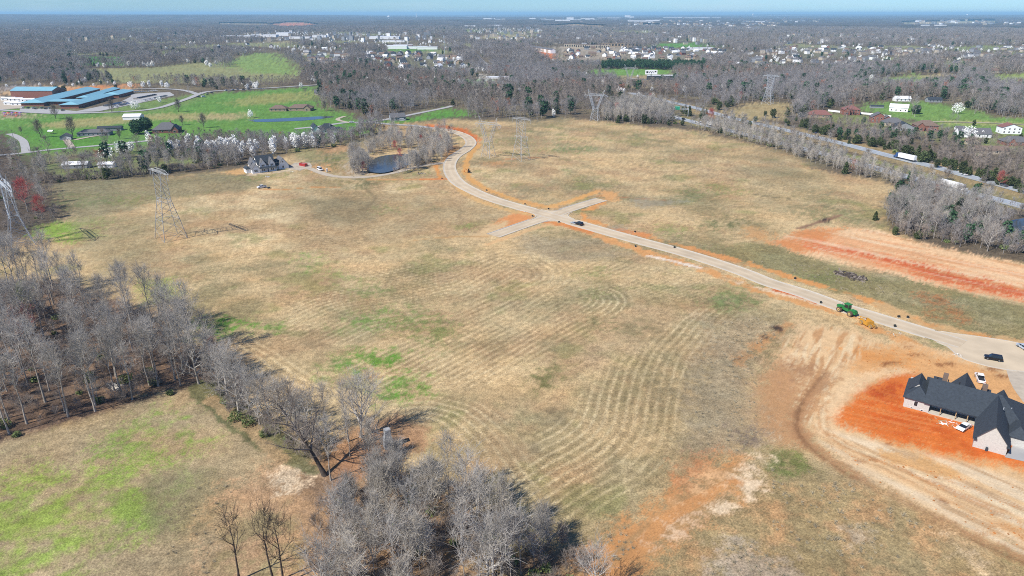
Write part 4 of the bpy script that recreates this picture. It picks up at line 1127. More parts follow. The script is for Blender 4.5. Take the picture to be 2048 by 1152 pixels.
# the row from the wood down to the big oak
for px, py, k, s, lab in [(398, 768, "round0", .95, "bare forked tree at the corner where wood meets hedgerow"), (455, 800, "round1", .8, "bare bushy tree in the hedgerow next to the clearing corner"), (478, 832, "round3", .85, "pale-limbed bushy tree above the sandy clearing in the hedgerow"),
                          (440, 775, "round2", .8, "small bare tree behind the first hedgerow tree"), (520, 850, "round2", .8, "dark bare tree between hedgerow thicket and leaning oak"), (560, 868, "slim0", .95, "slim bare tree just left of the leaning oak crown"),
                          (662, 962, "tall3", .78, "thin upright tree close beside the leaning oak trunk"), (620, 880, "round1", .7, "bare tree behind the leaning oak crown"), (650, 868, "slim2", .8, "slim bare tree behind the leaning oak"), (595, 872, "slim1", .9, "thin bare tree in shade behind the leaning oak crown"), (425, 752, "round2", .85, "bushy bare tree between wood corner and hedgerow"), (500, 838, "round0", .8, "bare tree filling the middle of the hedgerow"), (540, 842, "round1", .72, "grey bushy tree on the field side of the hedgerow"), (575, 850, "round2", .8, "low bushy tree on the field side behind the leaning oak"), (462, 770, "round3", .66, "bare tree on the field side of the first hedgerow tree"), (610, 905, "thicket1", .8, "grey thicket under the leaning oak crown"), (740, 930, "thicket0", .8, "grey thicket below the stone chimney"), (700, 915, "slim0", .8, "slim tree between the oak and the stone chimney")]:
    plant(k, *G(px, py), s * 1.14, label=lab)
plant("oak_lean", *G(650, 952), .9, rz=0.05, label="big dark oak leaning left over the clearing")
plant("oak_wide", *G(722, 876), 1.05, rz=1.1, label="fine fan-shaped bare tree standing against the green grass patch", sz=.76)
plant("tall2", *G(698, 885), .75, rz=2.1, label="bare tree with split trunk beside the fan-shaped tree")
# the foreground copse
wood([(690, 1010), (760, 960), (860, 985), (960, 1020), (1080, 1070), (1160, 1130), (1150, 1230), (640, 1230)], 38, 2.4, ["thicket0", "thicket1", "slim0", "slim2", "slim1", "round2"], "pale bare tree of the bottom copse", "pale trees in the bottom copse", 31, .85, 1.15)
for px, py, k, s, lab in [(775, 1035, "thicket0", 1.05, "dense grey tree in front of the oak shadow at the copse head"), (800, 960, "thicket1", .95, "grey bushy tree at the upper tip of the bottom copse"), (478, 1160, "dark0", 1.18, "dark slender tree alone at the bottom edge of the clearing"),
                          (548, 1165, "dark1", 1.22, "twisted bare tree, middle of three in the bottom clearing"), (566, 1168, "dark0", 1.2, "straight bare tree, last of three in the bottom clearing"), (1190, 1190, "round0", .7, "dark bare tree casting shade on orange dirt at the bottom"),
                          (880, 1000, "round2", .62, "small dark bush tree by the field edge of the copse"), (1000, 1180, "tall2", .75, "white-limbed tree rising from the bottom copse"), (720, 1120, "tall0", .62, "bare tree on the left flank of the bottom copse")]:
    plant(k, *G(px, py), s, label=lab)
# upper left wood
wood([(-60, 300), (10, 300), (60, 340), (110, 385), (140, 425), (60, 460), (-60, 480)], 28, 4.2, tall + slim + rnd_k[:2], "bare tree of the dark upper left wood", "upper left wood", 41, .75, 1.0)
for px, py, k, s, lab in [(56, 425, "red0", 1.15, "tall crimson-budded tree in the upper left wood"), (85, 440, "red0", .8, "lower crimson-budded tree near the pylon"), (14, 512, "round3", .6, "big bare tree in front of the cut-off pylon"),
                          (50, 690, "rust0", .95, "rust-budded tree inside the left wood"), (62, 670, "red0", .7, "small red-budded tree in the left wood"), (58, 640, "lime0", .9, "lime-green budding tree in the left wood"), (345, 655, "red0", .42, "little red-budded tree on the field edge of the left wood"), (430, 720, "rust0", .55, "rust-budded tree at the end of the left wood"), (5, 620, "rust0", .8, "rust-budded tree cut by the left edge")]:
    plant(k, *G(px, py), s, label=lab, name="budding_tree")
# thin line of trees behind the left field
wood([(90, 368), (250, 356), (380, 343), (380, 336), (250, 348), (90, 358)], 40, 2.6, ["tall1", "tall3", "slim0", "slim2", "slim1"], "bare tree of the thin line behind the left field", "thin tree line behind the field", 51, .7, .92)
wood([(380, 342), (480, 330), (470, 316), (380, 328)], 14, 3.5, rnd_k + slim, "bare tree of the row left of the white house", "tree line beside the white house", 52, .65, .85)
# grove round the pond
wood([(700, 346), (735, 350), (750, 348), (738, 335), (728, 312), (702, 318)], 22, 2.2, ["thicket0", "thicket1", "round2"], "grey shrub tree on the near pond bank", "bushes on the near pond bank", 61, .75, 1.0, "bare_shrub_tree")
wood([(806, 340), (818, 332), (856, 314), (900, 298), (906, 306), (882, 326), (830, 342)], 26, 2.4, slim + ["round2", "thicket1", "thicket0"], "bare tree between pond and road bend", "trees between pond and road", 63, .65, .85)
for px, py, lab in [(727, 345, "red-budded shrub tree at the left of the pond"), (790, 302, "red-budded tree behind the pond, leftmost"), (800, 282, "red-budded tree high in the pond grove"), (842, 290, "red-budded tree in the middle of the pond grove"),
                    (880, 290, "red-budded tree at the road end of the pond grove"), (898, 268, "orange-red budded tree standing over the orange bank"), (800, 318, "orange-budded bush overhanging the pond water")]:
    plant("red0" if px != 898 else "rust0", *G(px, py), .5, label=lab, name="budding_tree")
for k_, (px, py) in enumerate([(756, 262), (878, 285), (905, 297), (890, 275)]):
    plant("tall%d" % k_, *G(px, py), .82, label="tall thin tree standing above the pond grove", group="tall trees above the pond grove")
# wood on the right behind the earth pad
wood([(1772, 440), (1790, 410), (1850, 402), (1930, 420), (2000, 430), (2020, 480), (1960, 490), (1880, 478), (1790, 462)], 46, 3.6, rnd_k + slim + ["tall1", "tall3"], "bare tree of the wood above the red earth pad", "wood above the earth pad", 71, .7, .95)
plant("round0", *G(1975, 500), .78, label="brown bare tree alone in front of the right pond", name="bare_tree")
for k_, (px, py) in enumerate([(1750, 440), (1790, 468), (1835, 475), (1690, 345)]):
    plant("cedar%d" % (k_ % 3), *G(px, py), [.55, .5, .5, .9][k_], label=["round dark cedar at the field corner of the right wood", "dark cedar at the foot of the right wood", "low dark cedar above the red earth pad", "dark cedar standing by the near carriageway"][k_], name="cedar_tree")
# flowering pears
bl = ["bloss0", "bloss1", "bloss2"]
pears = [(215, 317, 2, 1.0, "big cream flowering pear behind the thin tree line"), (245, 308, 2, 1.05, "broad cream flowering pear next to the street"), (262, 303, 1, .9, "upright flowering pear above the broad cream one")]
for px, py, k, s, lab in pears: plant(bl[k], *G(px, py), s, label=lab, name="flowering_pear", cat="flowering tree")
for px, py in [(302, 292), (318, 292), (345, 312), (352, 306), (360, 308), (378, 300), (395, 310), (402, 303), (417, 308), (425, 304), (433, 306), (441, 305), (449, 304), (455, 308), (468, 303), (475, 306), (487, 312), (500, 308), (508, 318), (515, 306), (549, 302), (586, 296), (592, 300), (600, 298), (612, 296), (622, 294), (628, 297), (575, 298), (637, 296), (668, 290), (484, 318), (548, 310)]:
    plant("bloss0", *G(px, py), R2.uniform(.85, 1.25), label="narrow white flowering pear in the thicket " + ("left of the white house" if px < 470 else ("right behind the white house" if px < 560 else "between white house and farmhouse")) + (", taller" if py < 304 else ", lower"), group="pears in the thicket", name="flowering_pear", cat="flowering tree")
for px, py, k, s, lab in [(271, 219, 2, 1.0, "white spreading pear by the school car park"), (319, 207, 1, .9, "white pear on the lawn beside the school street"), (501, 236, 1, .9, "single white pear by the narrow pond"), (514, 179, 1, 1.0, "white pear on the verge of the school street"),
                          (1914, 228, 2, 1.15, "lone round white pear in the right-hand meadow"), (1935, 278, 2, 1.1, "broad pale pear beside the dormered house"), (1742, 160, 1, 1.0, "white pear by the far meadow on the right"), (603, 178, 1, .9, "white pear at the end of the school street"),
                          (262, 178, 1, 1.0, "first white pear in the row behind the school"), (288, 178, 1, 1.0, "second white pear in the row behind the school"), (300, 177, 0, 1.0, "third white pear in the row behind the school"), (325, 177, 0, 1.0, "fourth white pear in the row behind the school"), (335, 179, 1, 1.0, "last white pear in the row behind the school"), (425, 174, 2, 1.0, "wide white pear against the dark wood edge"), (390, 174, 1, 1.0, "white pear left of the wide one by the wood edge"), (1107, 234, 0, .8, "pale blossom sapling at the foot of the middle wood")]:
    plant(bl[k], *G(px, py), s, label=lab, name="flowering_pear", cat="flowering tree")
# lone yard trees on the left lawns
for px, py, k, s, lab in [(112, 238, "yard0", .95, "bare tree on the lawn below the school"), (82, 275, "yard1", 1.0, "tall bare yard tree left of the ranch house"), (146, 273, "yard0", 1.15, "round brown-twigged tree over the grey garage"), (224, 225, "yard1", .9, "bare tree by the school drive"),
                          (357, 224, "yard1", .9, "bare tree alone on the green slope"), (408, 256, "yard0", .9, "bare tree behind the thicket on the lawn"), (240, 278, "yard0", .6, "small bare tree in front of the ranch house"), (43, 267, "yard0", .4, "tiny round tree by the lane"), (378, 187, "round2", .6, "bare tree by the street bend"), (365, 250, "yard0", .6, "low bare tree beside the grey-roofed house"), (650, 222, "yard0", .7, "bare tree beside the brown house")]:
    plant(k, *G(px, py), s, label=lab)
plant("magnolia", *G(276, 268), .95, label="dark evergreen tree, nearer of the pair beside the grey-roofed house", name="evergreen_tree", cat="evergreen tree")
plant("magnolia", *G(293, 261), .9, label="dark evergreen tree, farther of the pair beside the grey-roofed house", name="evergreen_tree", cat="evergreen tree")
plant("magnolia", *G(1831, 228), .7, label="dark evergreen tree beside the white meadow house", name="evergreen_tree", cat="evergreen tree")
plant("cedar1", *G(215, 358), .9, label="dark evergreen in the thin tree line behind the field", name="evergreen_tree", cat="evergreen tree")
plant("cedar2", *G(330, 345), .8, label="low dark evergreen in the tree line near the pylon top", name="evergreen_tree", cat="evergreen tree")
for k_, (px, py) in enumerate([(115, 190), (130, 189), (233, 181), (95, 192)]):
    plant("cedar1", *G(px, py), [1.2, 1.1, .8, .8][k_], label=["tall cedar behind the school, left of a pair", "tall cedar behind the school, right of a pair", "small cedar at the far end of the school roof", "small cedar beside the brick gym"][k_], name="evergreen_tree", cat="evergreen tree")
plant("cedar1", *G(760, 212), 1.2, label="dark conifer inside the middle grove", name="evergreen_tree", cat="evergreen tree")
# bushes of the near woods
for px, py, s in [(200, 805, .8), (255, 765, .8), (310, 770, .9), (300, 750, .7), (205, 720, .7), (33, 875, .6), (5, 860, .8), (340, 790, .6)]:
    plant("bush%d" % R2.randint(0, 1), *G(px, py), s, label="green bush under the bare trees of the left wood", group="green bushes in the left wood", name="bush", cat="bush")
for px, py, s in [(455, 812, .75), (470, 840, .7), (495, 850, .7), (440, 790, .6), (530, 872, .7), (575, 880, .7)]:
    plant("bush%d" % R2.randint(0, 1), *G(px, py), s, label="green bush at the foot of the hedgerow", group="bushes along the hedgerow", name="bush", cat="bush")

# cedars on the highway bank
cedars = [(1600 + i * 9 + R2.uniform(-4, 4), 258 + i * 2.5 + R2.uniform(-5, 4)) for i in range(14)] + [(1722 + i * 11 + R2.uniform(-4, 4), 285 + i * 3.4 + R2.uniform(-6, 4)) for i in range(30)] + \
         [(1240, 238), (1236, 246), (1252, 243), (1328, 244), (1288, 247), (1215, 240), (1228, 205), (1240, 207), (1222, 200), (1370, 228), (1378, 232), (1405, 232), (1412, 230), (1438, 220), (1455, 214), (1440, 266), (1487, 246), (1510, 246), (1530, 232), (1545, 236)]
for px, py in cedars:
    k_ = R2.uniform(.55, 1.15)
    plant("cedar%d" % R2.randint(0, 2), *G(px, py), k_, label="%s dark cedar by the highway, %s" % ("big" if k_ > .95 else ("middling" if k_ > .75 else "low"), "near the green sign" if px < 1400 else ("near the tan clearing" if px < 1580 else ("below the red-roofed house" if px < 1680 else ("left of the blue-cab truck" if px < 1790 else ("between the two trucks" if px < 1900 else "right of the white-cab truck"))))), group="cedars along the highway", name="cedar_tree", cat="evergreen tree")
for px, py, s, lab in [(1420, 249, .95, "magenta redbud overhanging the near carriageway"), (1233, 230, .8, "pinkish budding tree left of the highway grove"), (1300, 210, .8, "pinkish budding tree beyond the highway grove"), (1998, 372, .6, "red-budded tree between the carriageways at right"), (1480, 200, .6, "small red-budded tree at the edge of the middle wood")]:
    plant("red0", *G(px, py), s, label=lab, name="budding_tree")

# ------------------------------------------------------------------ the woods beyond (nobody could count these)
def lod_mesh(kind, seed, **kw):
    if kind == "bare":
        T, C = bare_segs(seed, lod=1, limbs=10, br=4, tw=4, twr=0.075, up=0.8, **kw)
        return seg_mesh("far_bare", T + C, m_farw[seed % len(m_farw)])
m_farw = [mat("far_twigs_%s" % n, A(*c), 0.95, 0.2, 0.3, obvar=0.25, spec=0.05) for n, c in (("grey", (184, 176, 168)), ("brown", (176, 164, 152)), ("mauve", (182, 176, 172)))]
protos = bpy.data.collections.new("woodland_prototypes")
def proto_obj(i, name, me):
    o = bpy.data.objects.new("%02d_%s" % (i, name), me); protos.objects.link(o)
for i in range(6):
    proto_obj(i, "bare", lod_mesh("bare", 300 + i, h=[15, 17, 14, 18, 13, 16][i], cr=[4.6, 4.2, 5.0, 4.4, 4.4, 5.2][i], tr=.22, clear=[.25, .35, .2, .38, .15, .25][i]))
proto_obj(6, "cedar", seg_mesh("far_cedar", [], m_cedar, leaf_cloud(320, 220, ell(2.3, 4.2, 4.4, .4, 13), .55)))
proto_obj(7, "pine", seg_mesh("far_pine", stem(6, .25), None, leaf_cloud(321, 220, ell(3.2, 5.5, 9.5, .3, 2), .7), mats=[m_bark_dark, m_pine]))
proto_obj(8, "pear", seg_mesh("far_pear", [], m_bloss, leaf_cloud(322, 260, ell(2.6, 3.2, 4.4, .3, 3), .42)))
proto_obj(9, "rust", seg_mesh("far_rust", [s for s in bare_segs(330, lod=1, limbs=10, br=4, tw=4, twr=0.10, up=.8, h=13, cr=4.6, tr=.2, clear=.2)[1]], m_rust))
def clump(seed):
    R = np.random.RandomState(seed); segs = []
    for k in range(5):
        T, C = bare_segs(seed * 10 + k, lod=1, limbs=7, br=3, tw=3, twr=0.16, up=.8, h=14 + 4 * R.rand(), cr=5.2, tr=.25, clear=.3)
        o = np.array([R.uniform(-9, 9), R.uniform(-9, 9), 0])
        segs += [(a + o, b + o, r0, r1, s) for a, b, r0, r1, s in T + C]
    return segs
for i in range(3):
    proto_obj(10 + i, "clump", seg_mesh("far_clump", clump(340 + i), m_farw[i]))
proto_obj(13, "shrub", seg_mesh("far_shrub", [s for s in bare_segs(350, lod=1, limbs=12, br=4, tw=4, twr=0.045, up=1, h=5, cr=2.6, tr=.06, clear=.05)[1]], m_under))
proto_obj(14, "bush", seg_mesh("far_bush", [], m_bush, leaf_cloud(351, 120, ell(1.8, 1.3, 1.3, .3, 7), .35)))

def joined(name, seed, mt, **kw):
    T, C = bare_segs(seed, **kw); return seg_mesh(name, T + C, mt)
for i, kw in enumerate((dict(h=13, cr=2.8, tr=.12, clear=.3, limbs=12, br=5, tw=5, up=.9, twr=.024, el0=.8), dict(h=11, cr=3.2, tr=.12, clear=.2, limbs=12, br=5, tw=5, up=.9, twr=.024, el0=.8), dict(h=9, cr=4, tr=.1, clear=.05, limbs=18, br=6, tw=6, up=1, twr=.026, el0=.8), dict(h=12, cr=5, tr=.2, clear=.15, limbs=15, br=6, tw=6, up=.7, twr=.026, el0=.5))):
    proto_obj(15 + i, "grove", joined("grove_tree", 360 + i, m_twig if i % 2 else m_twig_pale, **kw))
m_clod = mat("earth_clods", A(206, 140, 84), 0.95, 0.25, 2.0, obvar=.3, spec=.05)
proto_obj(19, "clod", MB().add([(-.5, -.4, 0), (.5, -.5, 0), (.6, .4, 0), (-.4, .5, 0), (-.3, -.3, .45), (.35, -.25, .5), (.3, .3, .38), (-.25, .28, .52)], [(0, 1, 5, 4), (1, 2, 6, 5), (2, 3, 7, 6), (3, 0, 4, 7), (4, 5, 6, 7)]).mesh("clod", m_clod))
m_weed = mat("dry_weeds", A(218, 204, 172), .95, .2, 1.0, obvar=.2, spec=.05)
_r = np.random.RandomState(5)
proto_obj(20, "weed", seg_mesh("weed", [(np.array([0, 0, 0.]) + .15 * _r.randn(3) * [1, 1, 0], np.array([0, 0, .65]) + .32 * _r.randn(3) * [1, 1, .4], .022, .012, 3) for _ in range(26)], m_weed))
# how thickly wooded the country is: later entries override earlier ones (photograph pixels on level ground)
DENS = [
    ([(-1000, 372), (90, 366), (250, 352), (380, 338), (480, 328), (560, 312), (700, 286), (770, 264), (905, 236), (1010, 237), (1080, 240), (1150, 234), (1215, 240), (1300, 248), (1400, 256), (1460, 270), (1560, 298), (1640, 330), (1750, 358), (1800, 376), (1790, 400), (1765, 440), (1790, 460), (1850, 480), (1950, 500), (2048, 512), (2600, 600), (3400, 30.5), (-1400, 30.5)], 1.0),
    ([(-300, 372), (60, 366), (110, 364), (400, 336), (400, 308), (300, 298), (60, 306), (-60, 296), (-300, 290)], 0.04),
    ([(400, 334), (560, 312), (560, 290), (420, 298), (380, 318)], 0.8), ([(-60, 300), (10, 300), (60, 340), (110, 385), (-60, 480)], 0.0),
    ([(560, 318), (700, 292), (690, 276), (560, 292)], 0.7),
    ([(-300, 205), (0, 200), (130, 226), (300, 218), (400, 186), (640, 168), (640, 212), (720, 226), (760, 240), (800, 236), (890, 212), (935, 222), (935, 236), (850, 248), (720, 288), (640, 300), (560, 312), (560, 324), (700, 300), (730, 350), (900, 300), (905, 236), (760, 262), (690, 275), (540, 288), (420, 280), (300, 296), (60, 316), (70, 345), (-300, 345)], 0.0),
    ([(400, 316), (560, 300), (690, 284), (680, 274), (560, 284), (420, 282), (300, 300), (300, 318)], 0.9),
    ([(150, 138), (300, 136), (420, 122), (560, 128), (612, 148), (600, 166), (560, 170), (400, 170), (230, 167)], 0.0),
    ([(140, 115), (255, 115), (255, 131), (160, 131)], 0.0), ([(40, 105), (140, 105), (160, 111), (60, 113)], 0.0), ([(225, 105), (330, 102), (432, 99), (432, 108), (320, 114)], 0.0),
    ([(440, 128), (500, 108), (560, 108), (602, 138), (598, 152), (500, 148)], 0.0), ([(330, 120), (440, 112), (440, 126), (330, 132)], 1.0), ([(400, 128), (462, 122), (470, 136), (410, 138)], 0.8),
    ([(-200, 172), (140, 172), (270, 170), (420, 178), (420, 192), (330, 216), (200, 230), (-200, 230)], 0.0), ([(-100, 168), (140, 168), (262, 166), (262, 173), (140, 177), (-100, 180)], 0.25),
    ([(640, 260), (700, 240), (900, 210), (940, 222), (930, 236), (760, 264)], 0.0),
    ([(925, 158), (990, 158), (1005, 174), (960, 180), (925, 177)], 0.0), ([(955, 148), (972, 148), (990, 168), (975, 170)], 0.0),
    ([(925, 94), (940, 94), (990, 140), (975, 142)], 0.0),
    ([(1160, 138), (1240, 136), (1354, 137), (1342, 148), (1240, 157), (1190, 151)], 0.0), ([(1300, 86), (1402, 83), (1427, 92), (1330, 97)], 0.0), ([(690, 97), (862, 95), (872, 101), (800, 104)], 0.0),
    ([(1235, 152), (1340, 150), (1350, 170), (1270, 178), (1230, 170)], 0.08),
    ([(1700, 166), (1760, 157), (1830, 146), (1880, 147), (1922, 150), (1918, 165), (1800, 177)], 0.0), ([(1720, 120), (1802, 117), (1817, 124), (1760, 131)], 0.0), ([(1840, 130), (1960, 121), (2002, 132), (1900, 139)], 0.1), ([(1960, 151), (2300, 147), (2300, 173), (2000, 175)], 0.0),
    ([(1620, 226), (1740, 203), (1850, 201), (1920, 214), (1990, 234), (2300, 248), (2300, 320), (2048, 300), (1960, 292), (1860, 272), (1740, 250), (1640, 244)], 0.05),
    ([(1560, 250), (1640, 246), (1740, 254), (1860, 276), (2048, 312), (2300, 360), (2300, 400), (2048, 345), (1900, 318), (1760, 284), (1640, 262)], 0.6),
    ([(1436, 226), (1500, 205), (1572, 204), (1592, 220), (1562, 242), (1470, 240)], 0.0),
    ([(700, 108), (900, 106), (960, 150), (780, 150)], 0.16), ([(1100, 92), (1240, 90), (1260, 97), (1250, 122), (1110, 124)], 0.0), ([(1050, 92), (1110, 94), (1112, 118), (1090, 124)], 0.0), ([(1240, 94), (1460, 94), (1490, 113), (1400, 121), (1240, 120)], 0.07),
    ([(1560, 94), (1790, 94), (1800, 110), (1600, 124)], 0.16), ([(480, 68), (640, 66), (880, 72), (900, 98), (690, 98), (490, 80)], 0.3),
    ([(420, 94), (690, 98), (700, 132), (620, 136), (560, 108), (430, 104)], 0.32), ([(1780, 96), (2060, 92), (2060, 124), (1800, 122)], 0.35), ([(1480, 104), (1560, 100), (1600, 124), (1790, 112), (1800, 134), (1500, 140)], 0.35), ([(930, 58), (1080, 56), (1080, 84), (940, 88)], 0.4),
    ([(600, 112), (660, 110), (680, 118), (620, 122)], 0.0),
    ([(960, 72), (1040, 70), (1050, 76), (970, 79)], 0.0),
    ([(1490, 128), (1560, 124), (1580, 131), (1510, 136)], 0.0),
    ([(1900, 96), (2000, 92), (2020, 99), (1920, 103)], 0.0),
    ([(1600, 78), (1700, 75), (1710, 80), (1620, 83)], 0.0),
    ([(80, 88), (200, 84), (220, 90), (100, 95)], 0.0),
    ([(860, 62), (940, 60), (950, 64), (870, 66)], 0.0),
    ([(1330, 64), (1420, 62), (1430, 66), (1340, 68)], 0.0),
    ([(250, 60), (340, 58), (350, 62), (260, 64)], 0.0),
    ([(1960, 108), (2080, 105), (2090, 112), (1980, 115)], 0.0),
    ([(520, 86), (580, 84), (590, 88), (530, 90)], 0.0),
    ([(1205, 119), (1405, 119), (1405, 131), (1205, 131)], 0.0), ([(1205, 131), (1405, 131), (1405, 139), (1205, 139)], 1.0), ([(1100, 121), (1205, 121), (1205, 132), (1100, 132)], 0.15),
]
DP = [(GA(p), d) for p, d in DENS]
SKIP_CIRCLES = []
def skip_near(px, py, r): SKIP_CIRCLES.append((*G(px, py), r))

for _q in [(187, 268, 26), (131, 276, 12), (332, 262, 22), (263, 238, 16), (150, 337, 10), (535, 338, 28), (640, 262, 26), (556, 220, 18), (600, 220, 22), (648, 188, 26), (925, 172, 24), (797, 238, 14), (1950, 270, 22), (2022, 264, 18), (2034, 288, 18), (1985, 304, 20), (1853, 258, 18), (1808, 259, 16), (1788, 250, 14), (1757, 243, 18), (1702, 227, 20), (1640, 234, 16),
          (1796, 222, 20), (1806, 203, 22), (1755, 185, 12), (1870, 205, 16), (1988, 146, 30), (1480, 130, 20), (1301, 166, 24), (1345, 232, 14), (889, 107, 6), (440, 110, 12), (795, 97, 60), (832, 97, 60), (855, 98, 50), (990, 157, 40), (1195, 158, 36), (1325, 160, 30), (1190, 241, 12), (1042, 319, 12), (770, 79, 90), (640, 76, 60), (530, 75, 90), (568, 73, 70), (480, 76, 100), (600, 78, 80), (330, 74, 110), (1400, 100, 50), (1535, 209, 10), (805, 242, 12), (606, 330, 16)]: skip_near(*_q)

def woodland():
    R = np.random.RandomState(77)
    parts = []
    for (r0, r1, sp, seed) in ((330, 700, 5.2, 1), (700, 1500, 7.6, 2), (1500, 2600, 17.0, 3), (2600, 5600, 27.0, 4)):
        hw = r1 * 0.86
        gx = np.arange(-hw, hw, sp); gy = np.arange(r0 * 0.7, r1, sp)
        X, Y = np.meshgrid(gx, gy); X = X.ravel() + R.uniform(-.5, .5, X.size) * sp * .95; Y = Y.ravel() + R.uniform(-.5, .5, Y.size) * sp * .95
        d = np.hypot(X, Y)
        ok = (d >= r0) & (d < r1) & (np.abs(X) < 0.84 * Y + 25)
        X, Y = X[ok], Y[ok]
        D = np.zeros(len(X))
        for w, dv in DP:
            bb = (X > w[:, 0].min()) & (X < w[:, 0].max()) & (Y > w[:, 1].min()) & (Y < w[:, 1].max())
            i = np.where(bb)[0]
            if len(i): s = sd_poly(X[i], Y[i], w) > 0; D[i[s]] = dv
        # roads keep clear
        for c, wd in ((hn, 13), (hf, 13)):
            i = np.where((X > c[:, 0].min() - 20) & (Y > c[:, 1].min() - 20) & (Y < c[:, 1].max() + 20))[0]
            dd = d_line(X[i], Y[i], c[::3]); D[i] = np.where(dd < wd, 0, np.where(dd < 30, D[i] * 0.5, D[i]))
        # clearings and gaps
        gap = fbm(X / 70, Y / 70, 500, 3)
        D = D * np.where(gap < 0.36, 0.45, 1.0)
        D = D * np.where((fbm(X / 330, Y / 330, 505, 3) < 0.37) & (Y > 1700), 0.06, 1.0)
        for cx, cy, r in SKIP_CIRCLES: D = np.where((X - cx) ** 2 + (Y - cy) ** 2 < r * r, 0, D)
        keep = R.rand(len(X)) < D
        X, Y = X[keep], Y[keep]; D = D[keep]
        n = len(X)
        big = sp > 12
        kind = R.randint(10, 13, n) if big else R.randint(0, 6, n)
        ev = fbm(X / 60 + 40, Y / 60, 510, 3); u = R.rand(n)
        px = 1024 + X * Y2d(Y) / H; py = 576 + (Y2d(Y) - FPX * SP) / CP
        pinebelt = (px > 1205) & (px < 1410) & (py > 131) & (py < 140)
        kind = np.where(pinebelt, 7, kind)
        kind = np.where(~pinebelt & (u < np.where(ev > 0.58, 0.26, 0.03)), np.where(R.rand(n) < .5, 6, 7), kind)
        hwy = (px > 1210) & (px < 1620) & (py > 195) & (py < 300)
        kind = np.where(hwy & (u < 0.16), 6, kind)
        town = D < 0.45
        kind = np.where(town & big & (kind >= 10), R.randint(0, 6, n), kind)
        wf = fbm(X / 110 + 9, Y / 110, 520, 2)
        pl = np.where(town, 0.30, np.where((wf > 0.58) & (py > 72) & (px > 150) & (px < 1100), 0.14, 0.012))
        kind = np.where((R.rand(n) < pl) & ~pinebelt & (py < 200), 8, kind)
        kind = np.where((R.rand(n) < 0.02) & (kind < 6), 9, kind)
        thin = (D < .3) & ~big
        s = R.uniform(.75, 1.15, n)
        # the young thicket behind the white house is low
        thk = (px > 280) & (px < 720) & (py > 270) & (py < 330)
        s = np.where(thk, s * .62, s)
        s = np.where((py < 185) & ~big, s * .85, s)
        s = np.where(town & (py < 185), s * .75, s)
        s = np.where((kind == 8) & big, s * 1.3, s)
        s = np.where((px > 1540) & (py > 236), s * .55, s)
        s = np.where((px > 1210) & (px < 1560) & (py > 200), s * .72, s)
        tone = fbm(X / 160 + 20, Y / 160, 540, 3)
        bare = kind < 6
        kind = np.where(bare & (tone > .56), kind // 3 * 3 + 1, np.where(bare & (tone < .44), kind // 3 * 3 + 2, kind))
        parts.append((X, Y, kind, s))
        if sp < 6:      # brush along the wood edges
            m = R.rand(n) < .5
            parts.append((X[m] + R.uniform(-3, 3, m.sum()), Y[m] + R.uniform(-3, 3, m.sum()), np.where(R.rand(m.sum()) < .85, 13, 14), R.uniform(.6, 1.2, m.sum())))
    X = np.concatenate([p[0] for p in parts]); Y = np.concatenate([p[1] for p in parts])
    K = np.concatenate([p[2] for p in parts]); S = np.concatenate([p[3] for p in parts])
    return X, Y, K, S

def gn_scatter(name, X, Y, K, S, label, cat):
    n = len(X)
    me = bpy.data.meshes.new(name)
    me.vertices.add(n)
    Z = hgt(X, Y) - 0.1
    me.vertices.foreach_set("co", np.stack([X, Y, Z], 1).astype(np.float32).ravel())
    a = me.attributes.new("tree_kind", 'INT', 'POINT'); a.data.foreach_set("value", K.astype(np.int32))
    a = me.attributes.new("tree_scale", 'FLOAT', 'POINT'); a.data.foreach_set("value", S.astype(np.float32))
    rr = np.zeros((n, 3), np.float32); rr[:, 2] = np.random.RandomState(3).rand(n) * 6.283
    a = me.attributes.new("tree_turn", 'FLOAT_VECTOR', 'POINT'); a.data.foreach_set("vector", rr.ravel())
    o = link(name, me); tag(o, label, cat, kind="stuff")
    ng = bpy.data.node_groups.new(name + "_nodes", 'GeometryNodeTree')
    ng.interface.new_socket("Geometry", in_out='INPUT', socket_type='NodeSocketGeometry')
    ng.interface.new_socket("Geometry", in_out='OUTPUT', socket_type='NodeSocketGeometry')
    N = ng.nodes; Lk = ng.links
    gi = N.new("NodeGroupInput"); go = N.new("NodeGroupOutput")
    ci = N.new("GeometryNodeCollectionInfo"); ci.inputs["Collection"].default_value = protos
    ci.inputs["Separate Children"].default_value = True; ci.inputs["Reset Children"].default_value = True
    ip = N.new("GeometryNodeInstanceOnPoints"); ip.inputs["Pick Instance"].default_value = True
    def attr(nm, dt):
        q = N.new("GeometryNodeInputNamedAttribute"); q.data_type = dt; q.inputs["Name"].default_value = nm
        return q.outputs["Attribute"]
    Lk.new(gi.outputs[0], ip.inputs["Points"]); Lk.new(ci.outputs[0], ip.inputs["Instance"])
    Lk.new(attr("tree_kind", 'INT'), ip.inputs["Instance Index"])
    Lk.new(attr("tree_turn", 'FLOAT_VECTOR'), ip.inputs["Rotation"])
    Lk.new(attr("tree_scale", 'FLOAT'), ip.inputs["Scale"])
    Lk.new(ip.outputs[0], go.inputs[0])
    md = o.modifiers.new("scatter", 'NODES'); md.node_group = ng
    return o
WX, WY, WK, WS = woodland()
print("woodland points", len(WX))
nearw = np.hypot(WX, WY) < 1500
gn_scatter("woodland", WX[nearw], WY[nearw], WK[nearw], WS[nearw], "mass of bare grey woodland beyond the field and highway", "woodland")
gn_scatter("distant_woodland", WX[~nearw], WY[~nearw], WK[~nearw], WS[~nearw], "far hazy woodland stretching towards the horizon", "woodland")
